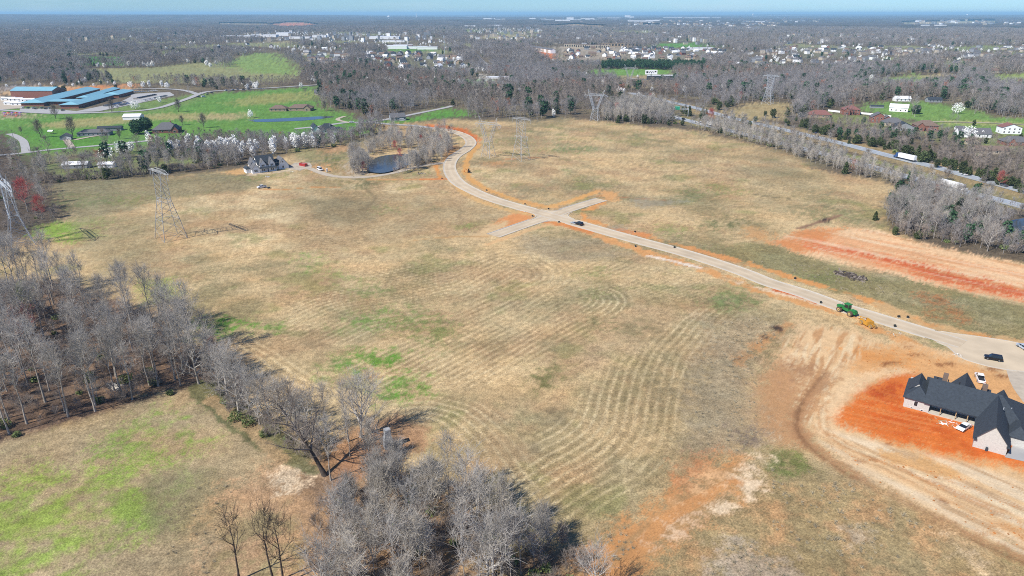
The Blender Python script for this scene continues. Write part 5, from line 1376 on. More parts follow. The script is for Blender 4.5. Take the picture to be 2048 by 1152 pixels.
# undergrowth of the near woods
ux, uy = [], []
for poly, n, sd_ in (([(-70, 575), (110, 568), (230, 612), (340, 655), (420, 712), (400, 758), (200, 822), (0, 888), (-70, 910)], 420, 1), ([(640, 1010), (760, 950), (860, 975), (960, 1010), (1100, 1070), (1190, 1140), (1170, 1250), (600, 1250)], 260, 2), ([(-60, 300), (10, 300), (60, 340), (115, 385), (150, 430), (60, 470), (-60, 490)], 200, 3),
                     ([(400, 770), (450, 770), (560, 860), (640, 880), (640, 940), (560, 900), (460, 830)], 60, 4), ([(1772, 450), (1790, 410), (1850, 400), (1930, 418), (2000, 430), (2020, 488), (1900, 486), (1790, 466)], 200, 5), ([(90, 370), (380, 342), (480, 330), (480, 324), (380, 336), (90, 360)], 160, 6), ([(700, 346), (735, 352), (830, 342), (905, 308), (905, 290), (850, 270), (760, 280), (700, 318)], 160, 7)):
    w_ = GA(poly); R3 = random.Random(sd_); k_ = 0
    x0, y0 = w_.min(0); x1, y1 = w_.max(0)
    while k_ < n:
        a_, b_ = R3.uniform(x0, x1), R3.uniform(y0, y1)
        if inside(a_, b_, w_) and not (sd_ == 7 and inside(*[a_, b_], GA([(728, 350), (733, 318), (755, 302), (860, 298), (860, 318), (765, 352)]))): ux.append(a_); uy.append(b_); k_ += 1
ux = np.array(ux); uy = np.array(uy); ur = np.random.RandomState(9)
gn_scatter("undergrowth", ux, uy, np.where(ur.rand(len(ux)) < .93, 13, 14), ur.uniform(.3, .75, len(ux)), "low grey brush under the bare trees", "undergrowth")

def mass(name, poly, n, mind, seed, smin, smax, label, kinds=(15, 16, 17, 18)):
    p = np.array(scatter(poly, n, mind, seed)); r = np.random.RandomState(seed)
    gn_scatter(name, p[:, 0], p[:, 1], r.choice(kinds, len(p)), r.uniform(smin, smax, len(p)), label, "woodland")
mass("pond_grove", [(728, 316), (740, 296), (770, 278), (840, 270), (898, 283), (898, 303), (866, 314), (850, 304), (800, 304), (760, 310)], 110, 2.6, 62, .7, 1.0, "tangled grey grove of bare trees behind the pond")
mass("pond_bank_scrub", [(788, 345), (800, 338), (822, 326), (836, 316), (852, 312), (856, 322), (826, 342), (796, 350)], 44, 1.9, 76, .5, .85, "bare scrub on the bank between pond and drive", (15, 16, 17))
mass("highway_scrub", [(1560, 302), (1600, 318), (1650, 332), (1760, 362), (1850, 384), (1880, 392), (1860, 372), (1700, 326), (1600, 302), (1570, 294)], 130, 2.6, 72, .45, .95, "straggling bare scrub between the field and the highway")
mass("highway_grove", [(1205, 243), (1214, 222), (1250, 212), (1300, 212), (1345, 228), (1345, 247), (1260, 246)], 170, 3.4, 74, .85, 1.25, "dense grey grove between the field and the highway")
mass("verge_scrub", [(1395, 259), (1470, 277), (1560, 302), (1575, 292), (1480, 266), (1425, 252)], 110, 3.0, 75, .5, .95, "bare scrub on the field side of the highway")
def litter(name, polys, kinds, smin, smax, label, seed, cat):
    P_ = [];
    for poly, n in polys: P_ += scatter(poly, n, .3, seed + n)
    p = np.array(P_); r = np.random.RandomState(seed)
    o = gn_scatter(name, p[:, 0], p[:, 1], r.choice(kinds, len(p)), r.uniform(smin, smax, len(p)) * r.uniform(.6, 1.0, len(p)), label, cat)
litter("weeds", [([(1430, 650), (1520, 640), (1560, 660), (1510, 715), (1520, 860), (1480, 905), (1385, 890), (1400, 720)], 260), ([(1420, 1100), (1500, 1080), (1600, 1160), (1500, 1250), (1420, 1200)], 120), ([(1540, 915), (1700, 970), (1900, 1080), (1700, 1150), (1540, 1060)], 130), ([(1490, 520), (1700, 590), (1850, 600), (1650, 530)], 120), ([(700, 330), (735, 350), (700, 356)], 30), ([(360, 980), (480, 970), (420, 1150), (300, 1150)], 30), ([(1180, 1090), (1250, 1050), (1290, 1090), (1200, 1140)], 30)], (20,), .5, 1.3, "dry grey weeds standing in the rough grass", 81, "weeds")
litter("clods", [([(1660, 840), (1740, 785), (1830, 800), (1940, 880), (1880, 900), (1780, 880)], 150), ([(1700, 690), (1850, 705), (1920, 740), (1760, 760)], 110), ([(1620, 880), (1760, 920), (2040, 980), (2040, 1100), (1800, 1000)], 120), ([(1560, 480), (1700, 460), (2040, 530), (2040, 595), (1700, 530)], 160), ([(1260, 500), (1500, 575), (1690, 640), (1690, 628), (1500, 566), (1260, 490)], 90)], (19,), .18, .6, "scattered orange clods on the bare earth", 82, "clods")
mass("median_scrub", [(1420, 246), (1480, 262), (1560, 280), (1680, 306), (1640, 290), (1560, 268), (1470, 244)], 40, 5, 73, .5, .9, "bare scrub on the strip between the carriageways")

# ------------------------------------------------------------------ the horizon: closed canopy of the farthest woods
def far_forest():
    th = np.linspace(-0.86, 0.86, 420)          # tangent of the bearing
    dist = np.concatenate([np.linspace(5300, 9000, 75), np.geomspace(9100, 60000, 55)])
    T, Dm = np.meshgrid(th, dist)
    X = T * Dm; Y = Dm
    rise = sstep(7500, 14000, Dm)
    hill = 25 * sstep(.5, .75, fbm(X / 5200 + 3, Y / 4200, 601, 3)) * sstep(6500, 9000, Dm) + rise * (62 * np.clip(-T / .75, 0, 1) ** 1.6 + 34 * np.clip(T / .75, 0, 1) ** 1.6) + sstep(9000, 14000, Dm) * 50 * (fbm(X / 7000, Y / 5000, 605, 3) - .35)
    bump = 7 * fbm(X / 45, Y / 60, 603, 3, .7) * (1 - sstep(12000, 20000, Dm))
    Z = 7 + bump + hill
    Z[0] = -2
    V = np.stack([X, Y, Z], -1).reshape(-1, 3)
    nr, nc = X.shape
    i = np.arange(nr * nc).reshape(nr, nc)
    F = np.stack([i[:-1, :-1], i[:-1, 1:], i[1:, 1:], i[1:, :-1]], -1).reshape(-1, 4)
    # leave the largest far clearings open
    holes = [GA(p) for p in ([(1085, 52), (1150, 48), (1212, 52), (1200, 59), (1120, 57)], [(1280, 49), (1320, 49), (1314, 57), (1285, 58)], [(535, 49), (575, 44), (600, 44), (642, 50), (575, 57)], [(440, 46), (536, 47), (536, 52), (440, 51)], [(1800, 44), (1992, 41), (1992, 48), (1810, 51)])]
    cx = V[F].mean(1)
    keep = np.ones(len(F), bool)
    for w in holes: keep &= sd_poly(cx[:, 0], cx[:, 1], w) < 0
    F = F[keep]
    o = mesh_obj("distant_forest", V, [tuple(map(int, f)) for f in F], None, smooth=True)
    m = bpy.data.materials.new("far_canopy"); m.use_nodes = True
    nt = m.node_tree; b = nt.nodes["Principled BSDF"]; b.inputs["Roughness"].default_value = 1.0; b.inputs["Specular IOR Level"].default_value = 0.0
    geo = nt.nodes.new("ShaderNodeNewGeometry")
    cr = nt.nodes.new("ShaderNodeValToRGB")
    nz = nt.nodes.new("ShaderNodeTexNoise"); nz.inputs["Scale"].default_value = 0.004; nz.inputs["Detail"].default_value = 9; nz.inputs["Roughness"].default_value = .72
    nt.links.new(geo.outputs["Position"], nz.inputs["Vector"]); nt.links.new(nz.outputs[0], cr.inputs[0])
    e = cr.color_ramp.elements
    e[0].position = .32; e[0].color = (*A(66, 74, 62), 1); e[1].position = .62; e[1].color = (*A(128, 120, 114), 1)
    k = cr.color_ramp.elements.new(.47); k.color = (*A(100, 94, 88), 1)
    nt.links.new(cr.outputs[0], b.inputs["Base Color"])
    o.data.materials.append(m)
    tag(o, "far blue-grey forest canopy rolling to the horizon", "forest", kind="stuff")
far_forest()

# ------------------------------------------------------------------ building blocks
m_glass = mat("window_glass", (0.02, 0.025, 0.03), 0.12, 0.1, 1.0, spec=0.6)
m_whitew = mat("white_siding", (0.78, 0.78, 0.76), 0.7, 0.05, 0.8)
m_greyw = mat("grey_siding", A(168, 172, 176), 0.8, 0.08, 0.8)
m_cream = mat("cream_siding", A(214, 200, 176), 0.8, 0.08, 0.8)
m_tanw = mat("tan_siding", A(186, 166, 138), 0.8, 0.08, 0.8)
m_brick = mat("red_brick", A(166, 112, 96), 0.9, 0.2, 2.5, bump=0.1)
m_brickp = mat("pale_brick", A(222, 219, 210), 0.9, 0.16, 3.0, bump=0.1)
m_slate = mat("slate_shingle", A(66, 74, 82), 0.85, 0.22, 1.6, bump=0.15)
m_greyr = mat("grey_shingle", A(118, 118, 120), 0.9, 0.18, 1.2, bump=0.1)
m_brownr = mat("brown_shingle", A(138, 118, 104), 0.9, 0.18, 1.2, bump=0.1)
m_redr = mat("red_shingle", A(150, 104, 96), 0.9, 0.18, 1.2, bump=0.1)
m_bluer = mat("blue_metal_roof", A(148, 204, 220), 0.5, 0.08, 0.15)
m_whiter = mat("white_metal_roof", (0.70, 0.71, 0.72), 0.6, 0.06, 0.5)
m_wood = mat("raw_timber", A(206, 176, 132), 0.8, 0.15, 2.0)
m_dark = mat("dark_void", (0.02, 0.02, 0.022), 0.9, 0.2, 1.0)
m_frame = mat("window_frame", (0.7, 0.7, 0.68), 0.6, 0.05, 1.0)
m_steel = mat("galvanised_steel", A(208, 210, 208), 0.6, 0.12, 0.6, metal=0.2)
m_steel_br = mat("bright_steel", A(214, 222, 228), 0.55, 0.08, 0.6, metal=0.1)
m_stone = mat("old_stone", A(176, 178, 180), 0.95, 0.35, 2.0, bump=0.4)

def gblock(root, x0, x1, y0, y1, ze, zr, axis, wall, roof, ov=0.4, z0=-0.4, th=0.16, nowall=False):
    """gabled block: walls as one pentagonal prism, roof as two slabs; axis = direction of the ridge"""
    w = MB()
    if axis == 'x':
        ym = (y0 + y1) / 2
        w.extr([(y0, z0), (y1, z0), (y1, ze), (ym, zr), (y0, ze)], x0, x1, axis='x')
        a0, a1, b0, b1, bm = x0 - ov, x1 + ov, y0, y1, ym
    else:
        xm = (x0 + x1) / 2
        w.extr([(x0, z0), (x1, z0), (x1, ze), (xm, zr), (x0, ze)], y0, y1, axis='y')
        a0, a1, b0, b1, bm = y0 - ov, y1 + ov, x0, x1, xm
    if not nowall: w.build("wall", wall, root)
    r = MB()
    for e in (b0, b1):
        s = (zr - ze) / abs(bm - e)
        eo = e - ov if e < bm else e + ov
        zo = ze - s * ov
        prof = [(eo, zo + 0.02), (bm, zr + 0.02), (bm, zr + 0.02 + th * 1.3), (eo, zo + th + 0.05)]
        r.extr(prof, a0, a1, axis='x' if axis == 'x' else 'y')
    return r.build("roof", roof, root)

def hblock(root, x0, x1, y0, y1, ze, zr, wall, roof, ov=0.45, z0=-0.4, ridge=None, nowall=False):
    if not nowall:
        w = MB(); w.box(x0, x1, y0, y1, z0, ze); w.build("wall", wall, root)
    L_, D_ = x1 - x0, y1 - y0
    X0, X1, Y0, Y1 = x0 - ov, x1 + ov, y0 - ov, y1 + ov
    if L_ >= D_:
        i = ridge if ridge is not None else D_ / 2
        r0, r1 = (x0 + i, (y0 + y1) / 2), (x1 - i, (y0 + y1) / 2)
    else:
        i = ridge if ridge is not None else L_ / 2
        r0, r1 = ((x0 + x1) / 2, y0 + i), ((x0 + x1) / 2, y1 - i)
    zb = ze - 0.12
    v = [(X0, Y0, zb), (X1, Y0, zb), (X1, Y1, zb), (X0, Y1, zb), (X0, Y0, ze + .06), (X1, Y0, ze + .06), (X1, Y1, ze + .06), (X0, Y1, ze + .06), (*r0, zr), (*r1, zr)]
    if L_ >= D_: top = [(4, 5, 9, 8), (5, 6, 9), (6, 7, 8, 9), (7, 4, 8)]
    else: top = [(4, 5, 8), (5, 6, 9, 8), (6, 7, 9), (7, 4, 8, 9)]
    r = MB(); r.add(v, [(3, 2, 1, 0), (0, 1, 5, 4), (1, 2, 6, 5), (2, 3, 7, 6), (3, 0, 4, 7)] + top)
    return r.build("roof", roof, root)

def win(root, x, y, z, w, h, face, pane=None, frame=None, name="window"):
    """window: frame proud of the wall, with a pane; face -y,+y,-x,+x"""
    f = MB(); p = MB(); t = 0.06
    if face[1] == 'y':
        s = -1 if face[0] == '-' else 1
        ya, yb = sorted((y - s * .05, y + s * t)); f.box(x - w / 2, x + w / 2, ya, yb, z, z + h)
        ya, yb = sorted((y + s * .02, y + s * (t + .02))); p.box(x - w / 2 + .09, x + w / 2 - .09, ya, yb, z + .09, z + h - .09)
    else:
        s = -1 if face[0] == '-' else 1
        xa, xb = sorted((x - s * .05, x + s * t)); f.box(xa, xb, y - w / 2, y + w / 2, z, z + h)
        xa, xb = sorted((x + s * .02, x + s * (t + .02))); p.box(xa, xb, y - w / 2 + .09, y + w / 2 - .09, z + .09, z + h - .09)
    o = f.build(name, frame or m_frame, root)
    p.build("pane" if name == "window" else "panel", pane or m_glass, o)
    return o

# ------------------------------------------------------------------ the black-roofed house being built
def big_house():
    c = G(1949, 854)
    h = thing("brick_house", "large black-roofed pale brick house under construction on orange earth", "house", c[0], c[1], None, radians(-34.93))
    W, Rf = m_brickp, m_slate
    MB().box(-16.7, -10.7, 0, 13, -.4, 2.95).build("wall", W, h)
    MB().box(-10.7, 0, 3.6, 13, -.4, 2.95).build("wall", W, h)
    MB().box(6.75, 9.5, 2, 12.4, -.4, 2.95).build("wall", W, h)
    # main roof: ridge along x with hipped right end, left end stepped down
    r = MB()
    v = [(-12.2, -.7, 2.75), (10.1, -.7, 2.75), (10.1, 13.5, 2.75), (-12.2, 13.5, 2.75), (-12.2, -.7, 2.98), (10.1, -.7, 2.98), (10.1, 13.5, 2.98), (-12.2, 13.5, 2.98), (-12.2, 6.4, 7.3), (4.2, 6.4, 7.3)]
    r.add(v, [(3, 2, 1, 0), (0, 1, 5, 4), (1, 2, 6, 5), (2, 3, 7, 6), (3, 0, 4, 8, 7), (4, 5, 9, 8), (5, 6, 9), (6, 7, 8, 9)])
    r.build("roof", Rf, h)
    hblock(h, -16.7, -11.0, .02, 11.4, 2.9, 5.4, W, Rf, ov=.5, nowall=True, ridge=3.2)
    # garage wing with its tall gable toward the camera
    gblock(h, -.02, 6.78, -11.3, 6.2, 2.72, 7.0, 'y', W, Rf, ov=.42)
    # gables on the street side
    gblock(h, -16.9, -11.9, 4.0, 10.2, 2.9, 5.9, 'y', W, Rf, ov=.35)
    gblock(h, -7.0, -1.2, 6.5, 15.2, 3.0, 7.0, 'y', W, Rf, ov=.4)
    gblock(h, 1.8, 7.2, 6.6, 10.6, 3.0, 6.7, 'y', W, Rf, ov=.4)
    hblock(h, 6.85, 10.6, -5.4, 2.0, 2.6, 4.9, W, Rf, ov=.4)
    MB().box(-11.4, -9.2, 12.8, 15.0, -.4, 4.1).build("entrance_bay", m_slate, h)
    MB().box(-12.9, -11.5, 8.8, 11.0, 3.2, 5.25).build("roof_dormer", m_slate, h)
    MB().box(.2, 1.9, 8.0, 10.8, 3.2, 6.0).build("roof_dormer", m_slate, h)
    MB().box(-9.4, -8.2, 8.4, 9.6, 2.0, 8.3).build("chimney", m_brownr, h)
    MB().box(-.3, .9, 8.4, 9.6, 2.0, 7.9).build("chimney", m_brownr, h)
    for i, x in enumerate((-10.5, -8, -5.4, -2.8, -.4)):
        MB().bar((x, 6.9, 6.9), (x, 6.9, 7.75), .13, n=8).build("vent_pipe", m_dark, h)
    for x, y, z in ((-14.2, 3.4, 4.4), (4.8, 1.0, 6.0), (6.6, 3.6, 5.2)):
        MB().bar((x, y, z), (x, y, z + .6), .09, n=6).build("vent_pipe", m_steel_br, h)
    # back porch
    MB().box(-10.7, 0, -.35, 3.6, -.4, .16).build("porch_slab", m_conc, h)
    for x in (-8.1, -4.6, -2.0):
        MB().box(x - .09, x + .09, -.2, -.02, .16, 2.76).build("porch_post", m_wood, h)
    MB().box(-10.7, 0, -.22, .0, 2.5, 2.76).build("porch_beam", m_wood, h)
    for x, w in ((-9.2, 1.6), (-6.2, 2.2), (-3.2, 2.2), (-1.1, 1.2)): win(h, x, 3.6, .5, w, 1.9, '-y')
    win(h, -13.9, 0, .9, 1.0, 1.5, '-y'); win(h, -12.2, 0, -.1, .7, .45, '-y'); win(h, -14.6, 0, -.1, .7, .45, '-y')
    win(h, -.02, -6.0, .8, 1.0, 1.4, '-x'); win(h, -16.7, 3.5, .8, 1.2, 1.5, '-x'); win(h, -16.7, 8.5, .8, 1.2, 1.5, '-x')
    win(h, 6.78, -8.6, 0, 2.6, 2.2, '+x', name="garage_door", pane=m_dark); win(h, 10.6, -1.8, 0, 2.6, 2.2, '+x', name="garage_door", pane=m_dark)
    for x in (.0, 6.72): MB().box(x - .22, x + .45, -11.9, -11.3, 2.25, 2.62).build("eave_return", m_slate, h)
    MB().box(2.6, 3.1, -11.75, -11.3, -.1, .95).build("utility_meter", m_slate, h)
    return h
big_house()

# ------------------------------------------------------------------ the white two-storey house
def white_house():
    c = G(505, 347)
    h = thing("white_house", "new white two-storey house with grey roofs across the left field", "house", c[0], c[1], None, radians(33.6))
    W, Rf = m_whitew, m_greyr
    gblock(h, 0, 5.2, 0, 9.0, 3.0, 6.2, 'y', W, m_greyr)
    hblock(h, -3.0, 0, 3.2, 10.5, 2.8, 4.6, W, m_slate, ov=.3)
    gblock(h, 4.6, 16.0, 2.6, 12.6, 5.6, 10.2, 'x', W, m_slate)
    gblock(h, 5.6, 9.8, .9, 7.2, 5.3, 8.8, 'y', W, Rf)
    gblock(h, 11.6, 15.8, .9, 7.2, 5.3, 9.2, 'y', W, Rf)
    gblock(h, 1.2, 4.9, 6.6, 14.0, 5.0, 8.8, 'y', W, Rf)
    gblock(h, 15.4, 19.5, 5.2, 12.8, 2.9, 6.6, 'x', W, m_slate)
    gblock(h, 18.8, 25.6, 3.8, 14.5, 3.0, 7.6, 'y', W, Rf)
    p = MB(); p.extr([(-.7, 2.75), (.95, 3.55), (.95, 3.7), (-.7, 2.92)], 5.4, 16.1, axis='x'); p.build("porch_roof", m_slate, h)
    MB().box(5.4, 16.1, -.6, .9, -.4, .12).build("porch_slab", m_conc, h)
    for x in (5.6, 9.9, 11.4, 15.9): MB().box(x - .1, x + .1, -.5, -.3, .12, 2.85).build("porch_post", m_whitew, h)
    for x, z, w, hh in ((7.2, .7, 1.0, 1.5), (8.4, .7, 1.0, 1.5), (13.2, .7, 1.0, 1.5), (14.4, .7, 1.0, 1.5), (7.2, 3.9, .9, 1.4), (8.3, 3.9, .9, 1.4), (13.2, 3.9, .9, 1.4), (14.3, 3.9, .9, 1.4)): win(h, x, .9, z, w, hh, '-y')
    for x in (10.2, 11.2): win(h, x, 2.6, 4.1, .8, 1.2, '-y')
    win(h, 10.7, 2.6, .1, 1.3, 2.2, '-y', name="door")
    for x in (1.9, 3.1): win(h, x, 0, .9, 1.0, 1.6, '-y')
    win(h, 4.6, 5.0, 3.4, 1.1, 1.2, '-x', pane=m_dark); win(h, 17.3, 5.2, .8, 1.1, 1.7, '-y'); win(h, 21.8, 3.8, .8, 1.1, 1.6, '-y'); win(h, 21.9, 3.8, 4.6, .9, 1.0, '-y')
    for y in (2.0, 5.5): win(h, 0, y, -.1, .8, .5, '-x')
    win(h, -3.0, 6.5, .7, 1.0, 1.4, '-x')
    return h
white_house()

def farm_house():
    c = G(628, 268)
    h = thing("farm_house", "white house with dark grey hip roof on bright lawn beyond the thicket", "house", c[0], c[1], None, radians(22))
    gblock(h, -1, 6, 0, 11, 3.2, 7.4, 'y', m_whitew, m_slate)
    hblock(h, 5, 21, 1.5, 13, 3.1, 8.0, m_whitew, m_slate)
    gblock(h, -.6, 4.2, 5, 14, 5.8, 8.2, 'y', m_whitew, m_slate)
    hblock(h, 20.5, 26, 3, 11, 2.8, 4.4, m_whitew, m_slate, nowall=True)
    for x in (21.2, 25.4): MB().box(x - .15, x + .15, 3.1, 3.4, -.4, 2.8).build("porch_post", m_whitew, h)
    for x in (7.5, 10.5, 13.5): win(h, x, 1.5, .9, 1.2, 1.5, '-y')
    win(h, -1, 4.5, 0, 3.6, 2.3, '-x', name="garage_door", pane=m_dark); win(h, -.6, 9, 4.2, 1, 1.1, '-x')
    MB().box(14.5, 15.5, 4, 5, 5, 8.4).build("chimney", m_greyw, h)
farm_house()

# ------------------------------------------------------------------ other houses, each with its own plan
def simple_house(name, label, px, py, rz, L_, D_, ze, zr, wall, roof, kind='g', wing=None, cat="house", nwin=4, axis='x', chim=False, dormers=0, garage=False):
    x, y = G(px, py)
    h = thing(name, label, cat, x, y, None, rz)
    (gblock(h, -L_ / 2, L_ / 2, 0, D_, ze, zr, axis, wall, roof) if kind == 'g' else hblock(h, -L_ / 2, L_ / 2, 0, D_, ze, zr, wall, roof))
    if wing:
        x0, x1, dep, wz = wing
        gblock(h, x0, x1, -dep, D_ * .55, ze - .02, wz, 'y', wall, roof)
        win(h, (x0 + x1) / 2, -dep, .9, min(2.0, (x1 - x0) * .4), 1.5, '-y')
    for i in range(nwin):
        xx = -L_ / 2 + L_ * (i + .5) / nwin
        if wing and wing[0] - .8 < xx < wing[1] + .8: continue
        win(h, xx, 0, .9, 1.3, 1.5, '-y')
        if ze > 4.5: win(h, xx, 0, 3.7, 1.2, 1.4, '-y')
    win(h, -L_ / 2, D_ / 2, .9, 1.2, 1.4, '-x')
    if garage: win(h, L_ * .32, 0, 0, 3.4, 2.2, '-y', name="garage_door", pane=m_whitew)
    if chim: MB().box(L_ * .15, L_ * .15 + .9, D_ * .5, D_ * .5 + .9, ze, zr + 1.2).build("chimney", m_brick, h)
    for i in range(dormers):
        xx = -L_ * .25 + L_ * .25 * i
        d = gblock(h, xx - .9, xx + .9, D_ * .12, D_ * .42, ze + 1.5, ze + 2.5, 'y', m_whitew, m_whitew, ov=.15, z0=ze)
        win(h, xx, D_ * .12, ze + .55, .9, .9, '-y')
    return h
SH = simple_house
SH("ranch_house", "long low grey ranch house below the round brown tree", 187, 272, radians(12), 26, 10, 2.9, 5.4, m_greyw, m_greyr, 'h', nwin=7)
SH("garage", "grey gabled garage beside the ranch house", 131, 280, radians(20), 8, 8, 2.8, 5.0, m_greyw, m_greyr, 'g', axis='y', cat="garage", nwin=0, garage=True)
SH("outbuilding", "low dark-roofed outbuilding behind the ranch house", 219, 262, radians(12), 20, 7, 2.6, 4.0, m_greyw, m_slate, 'g', cat="shed", nwin=3)
SH("grey_roofed_house", "wide house with steep grey hip roof beside dark evergreens", 332, 266, radians(15), 22, 15, 3.0, 8.6, m_brick, m_greyr, 'h', wing=(5, 11, 4, 6.8), chim=True)
SH("barn", "white metal barn on bare ground below the school street", 263, 240, radians(10), 16, 14, 3.2, 5.2, m_whitew, m_whiter, 'g', cat="barn", nwin=0)
SH("roadside_house", "white-roofed house half hidden behind the thin tree line", 150, 338, radians(8), 16, 8, 2.6, 4.2, m_greyw, m_whiter, 'g', nwin=3)
SH("roadside_shed", "white shed behind the dark evergreen in the thin tree line", 212, 336, radians(8), 10, 6, 2.4, 3.6, m_whitew, m_whiter, 'g', cat="shed", nwin=1)
SH("brown_house", "brown-roofed bungalow by the narrow pond, left of two", 556, 223, radians(5), 18, 12, 3.0, 6.4, m_tanw, m_brownr, 'h')
SH("brown_house", "brown-roofed rambling house by the narrow pond, right of two", 600, 222, radians(5), 26, 13, 3.0, 6.6, m_tanw, m_brownr, 'h', wing=(4, 12, 4, 6.0))
SH("tan_house", "pale house tucked against the middle wood", 648, 190, radians(10), 24, 12, 3.0, 6.0, m_cream, m_greyr, 'g')
SH("hip_house", "grey hip-roofed house in the clearing behind the middle wood", 925, 175, radians(5), 22, 16, 3.2, 8.2, m_tanw, m_greyr, 'h')
SH("lane_house", "grey house with white van beside the farm lane", 797, 241, radians(20), 15, 10, 3.2, 6.6, m_greyw, m_greyr, 'g')
SH("lane_house", "small pale blue house among trees above the farm lane", 818, 213, radians(5), 12, 9, 4.2, 6.5, m_greyw, m_greyr, 'g')
SH("dormer_house", "long white house with grey roof and three white dormers", 1950, 275, radians(-8), 26, 11, 3.2, 7.4, m_whitew, m_greyr, 'g', dormers=3, garage=True)
SH("white_gable_house", "tall white house with red roof at the right edge", 2022, 268, radians(-10), 16, 11, 5.6, 8.6, m_whitew, m_redr, 'g', axis='y')
SH("brick_bungalow", "red brick bungalow with grey roof below the tall white house", 2034, 291, radians(-8), 20, 11, 3.0, 6.6, m_brick, m_greyr, 'h', wing=(-9, -3, 4, 6.2))
SH("cream_bungalow", "long cream bungalow with grey-brown roof behind the cedars", 1985, 308, radians(-8), 24, 9, 2.9, 5.6, m_cream, m_brownr, 'g')
SH("cottage", "small pale cottage below the broad white pear", 1948, 290, radians(-8), 9, 8, 2.8, 5.4, m_cream, m_brownr, 'g', axis='y')
SH("brick_house", "pink brick house with twin gables and tan hip roof", 1853, 262, radians(-12), 19, 12, 4.8, 9.0, m_brick, m_brownr, 'h', wing=(-9, -3, 3, 7.6))
SH("dark_roofed_house", "dark-roofed house beside the twin-gabled brick one", 1808, 262, radians(-14), 18, 11, 3.4, 7.4, m_greyw, m_slate, 'g', axis='y')
SH("grey_roofed_house", "broad grey-roofed house in front of the red brick gable", 1788, 252, radians(-14), 18, 12, 3.0, 7.2, m_cream, m_greyr, 'h')
SH("brick_gable_house", "red brick house with steep green-grey gable roof", 1757, 246, radians(-16), 14, 12, 5.4, 9.4, m_brick, m_greyr, 'g', axis='y', wing=(4, 10, 4, 7.4))
SH("brick_house", "two-storey brick house with red hip roof and white fence", 1702, 230, radians(-12), 17, 12, 5.4, 9.0, m_brick, m_redr, 'h', wing=(-8, -2, 3, 7.8))
SH("red_roofed_house", "red-roofed tan house half hidden by bare trees", 1640, 236, radians(-10), 22, 12, 3.2, 7.4, m_tanw, m_redr, 'h')
SH("white_house", "plain white gabled house in the right meadow", 1796, 224, radians(-30), 18, 10, 4.4, 7.6, m_whitew, m_whiter, 'g')
SH("white_cottage", "white cottage with red shed roof beyond the right meadow", 1806, 204, radians(-5), 18, 9, 3.0, 5.8, m_whitew, m_whiter, 'g')
SH("white_cottage", "tiny white cottage among trees above the red roof", 1755, 186, radians(0), 9, 9, 4.0, 6.6, m_whitew, m_greyr, 'g', axis='y')
SH("grey_cottage", "dark grey cottage right of the white cottage beyond the meadow", 1870, 206, radians(-5), 16, 9, 3.0, 5.6, m_greyw, m_slate, 'g')
SH("garden_shed", "small white shed behind the dormered house", 1920, 260, radians(-8), 7, 4, 2.3, 3.4, m_whitew, m_greyr, 'g', cat="shed", nwin=0)
SH("garden_shed", "long low trailer roof behind the white fence", 1754, 217, radians(-8), 14, 4, 2.4, 3.2, m_greyw, m_slate, 'g', cat="shed", nwin=0)
SH("ochre_house", "ochre-roofed house by the pale right-hand meadow", 1988, 148, radians(0), 26, 14, 3.6, 8.0, m_cream, m_brownr, 'h', nwin=3)
SH("white_house", "white farmhouse above the pine belt", 1480, 133, radians(20), 18, 14, 5, 9.5, m_whitew, m_whiter, 'g', axis='y', nwin=2)

def fence(p0, p1, label):
    a, b = np.array(G(*p0)), np.array(G(*p1)); d = b - a; L_ = np.linalg.norm(d)
    f = thing("white_fence", label, "fence", a[0], a[1], None, math.atan2(d[1], d[0]))
    n = int(L_ / 4)
    pm = MB().box(.08, L_ / n - .08, -.03, .03, .1, 1.9).mesh("fence_panel", m_whitew); qm = MB().box(-.08, .08, -.08, .08, -.4, 2.05).mesh("fence_post", m_whitew)
    for i in range(n):
        o = link("panel", pm, f); o.location = (i * L_ / n, 0, 0)
        o = link("post", qm, f); o.location = (i * L_ / n, 0, 0)
fence((1656, 223), (1690, 227), "white board fence left of the two-storey brick house")
fence((1716, 228), (1750, 231), "white board fence right of the two-storey brick house")
fence((1764, 233), (1782, 235), "short white fence by the steep brick gable")

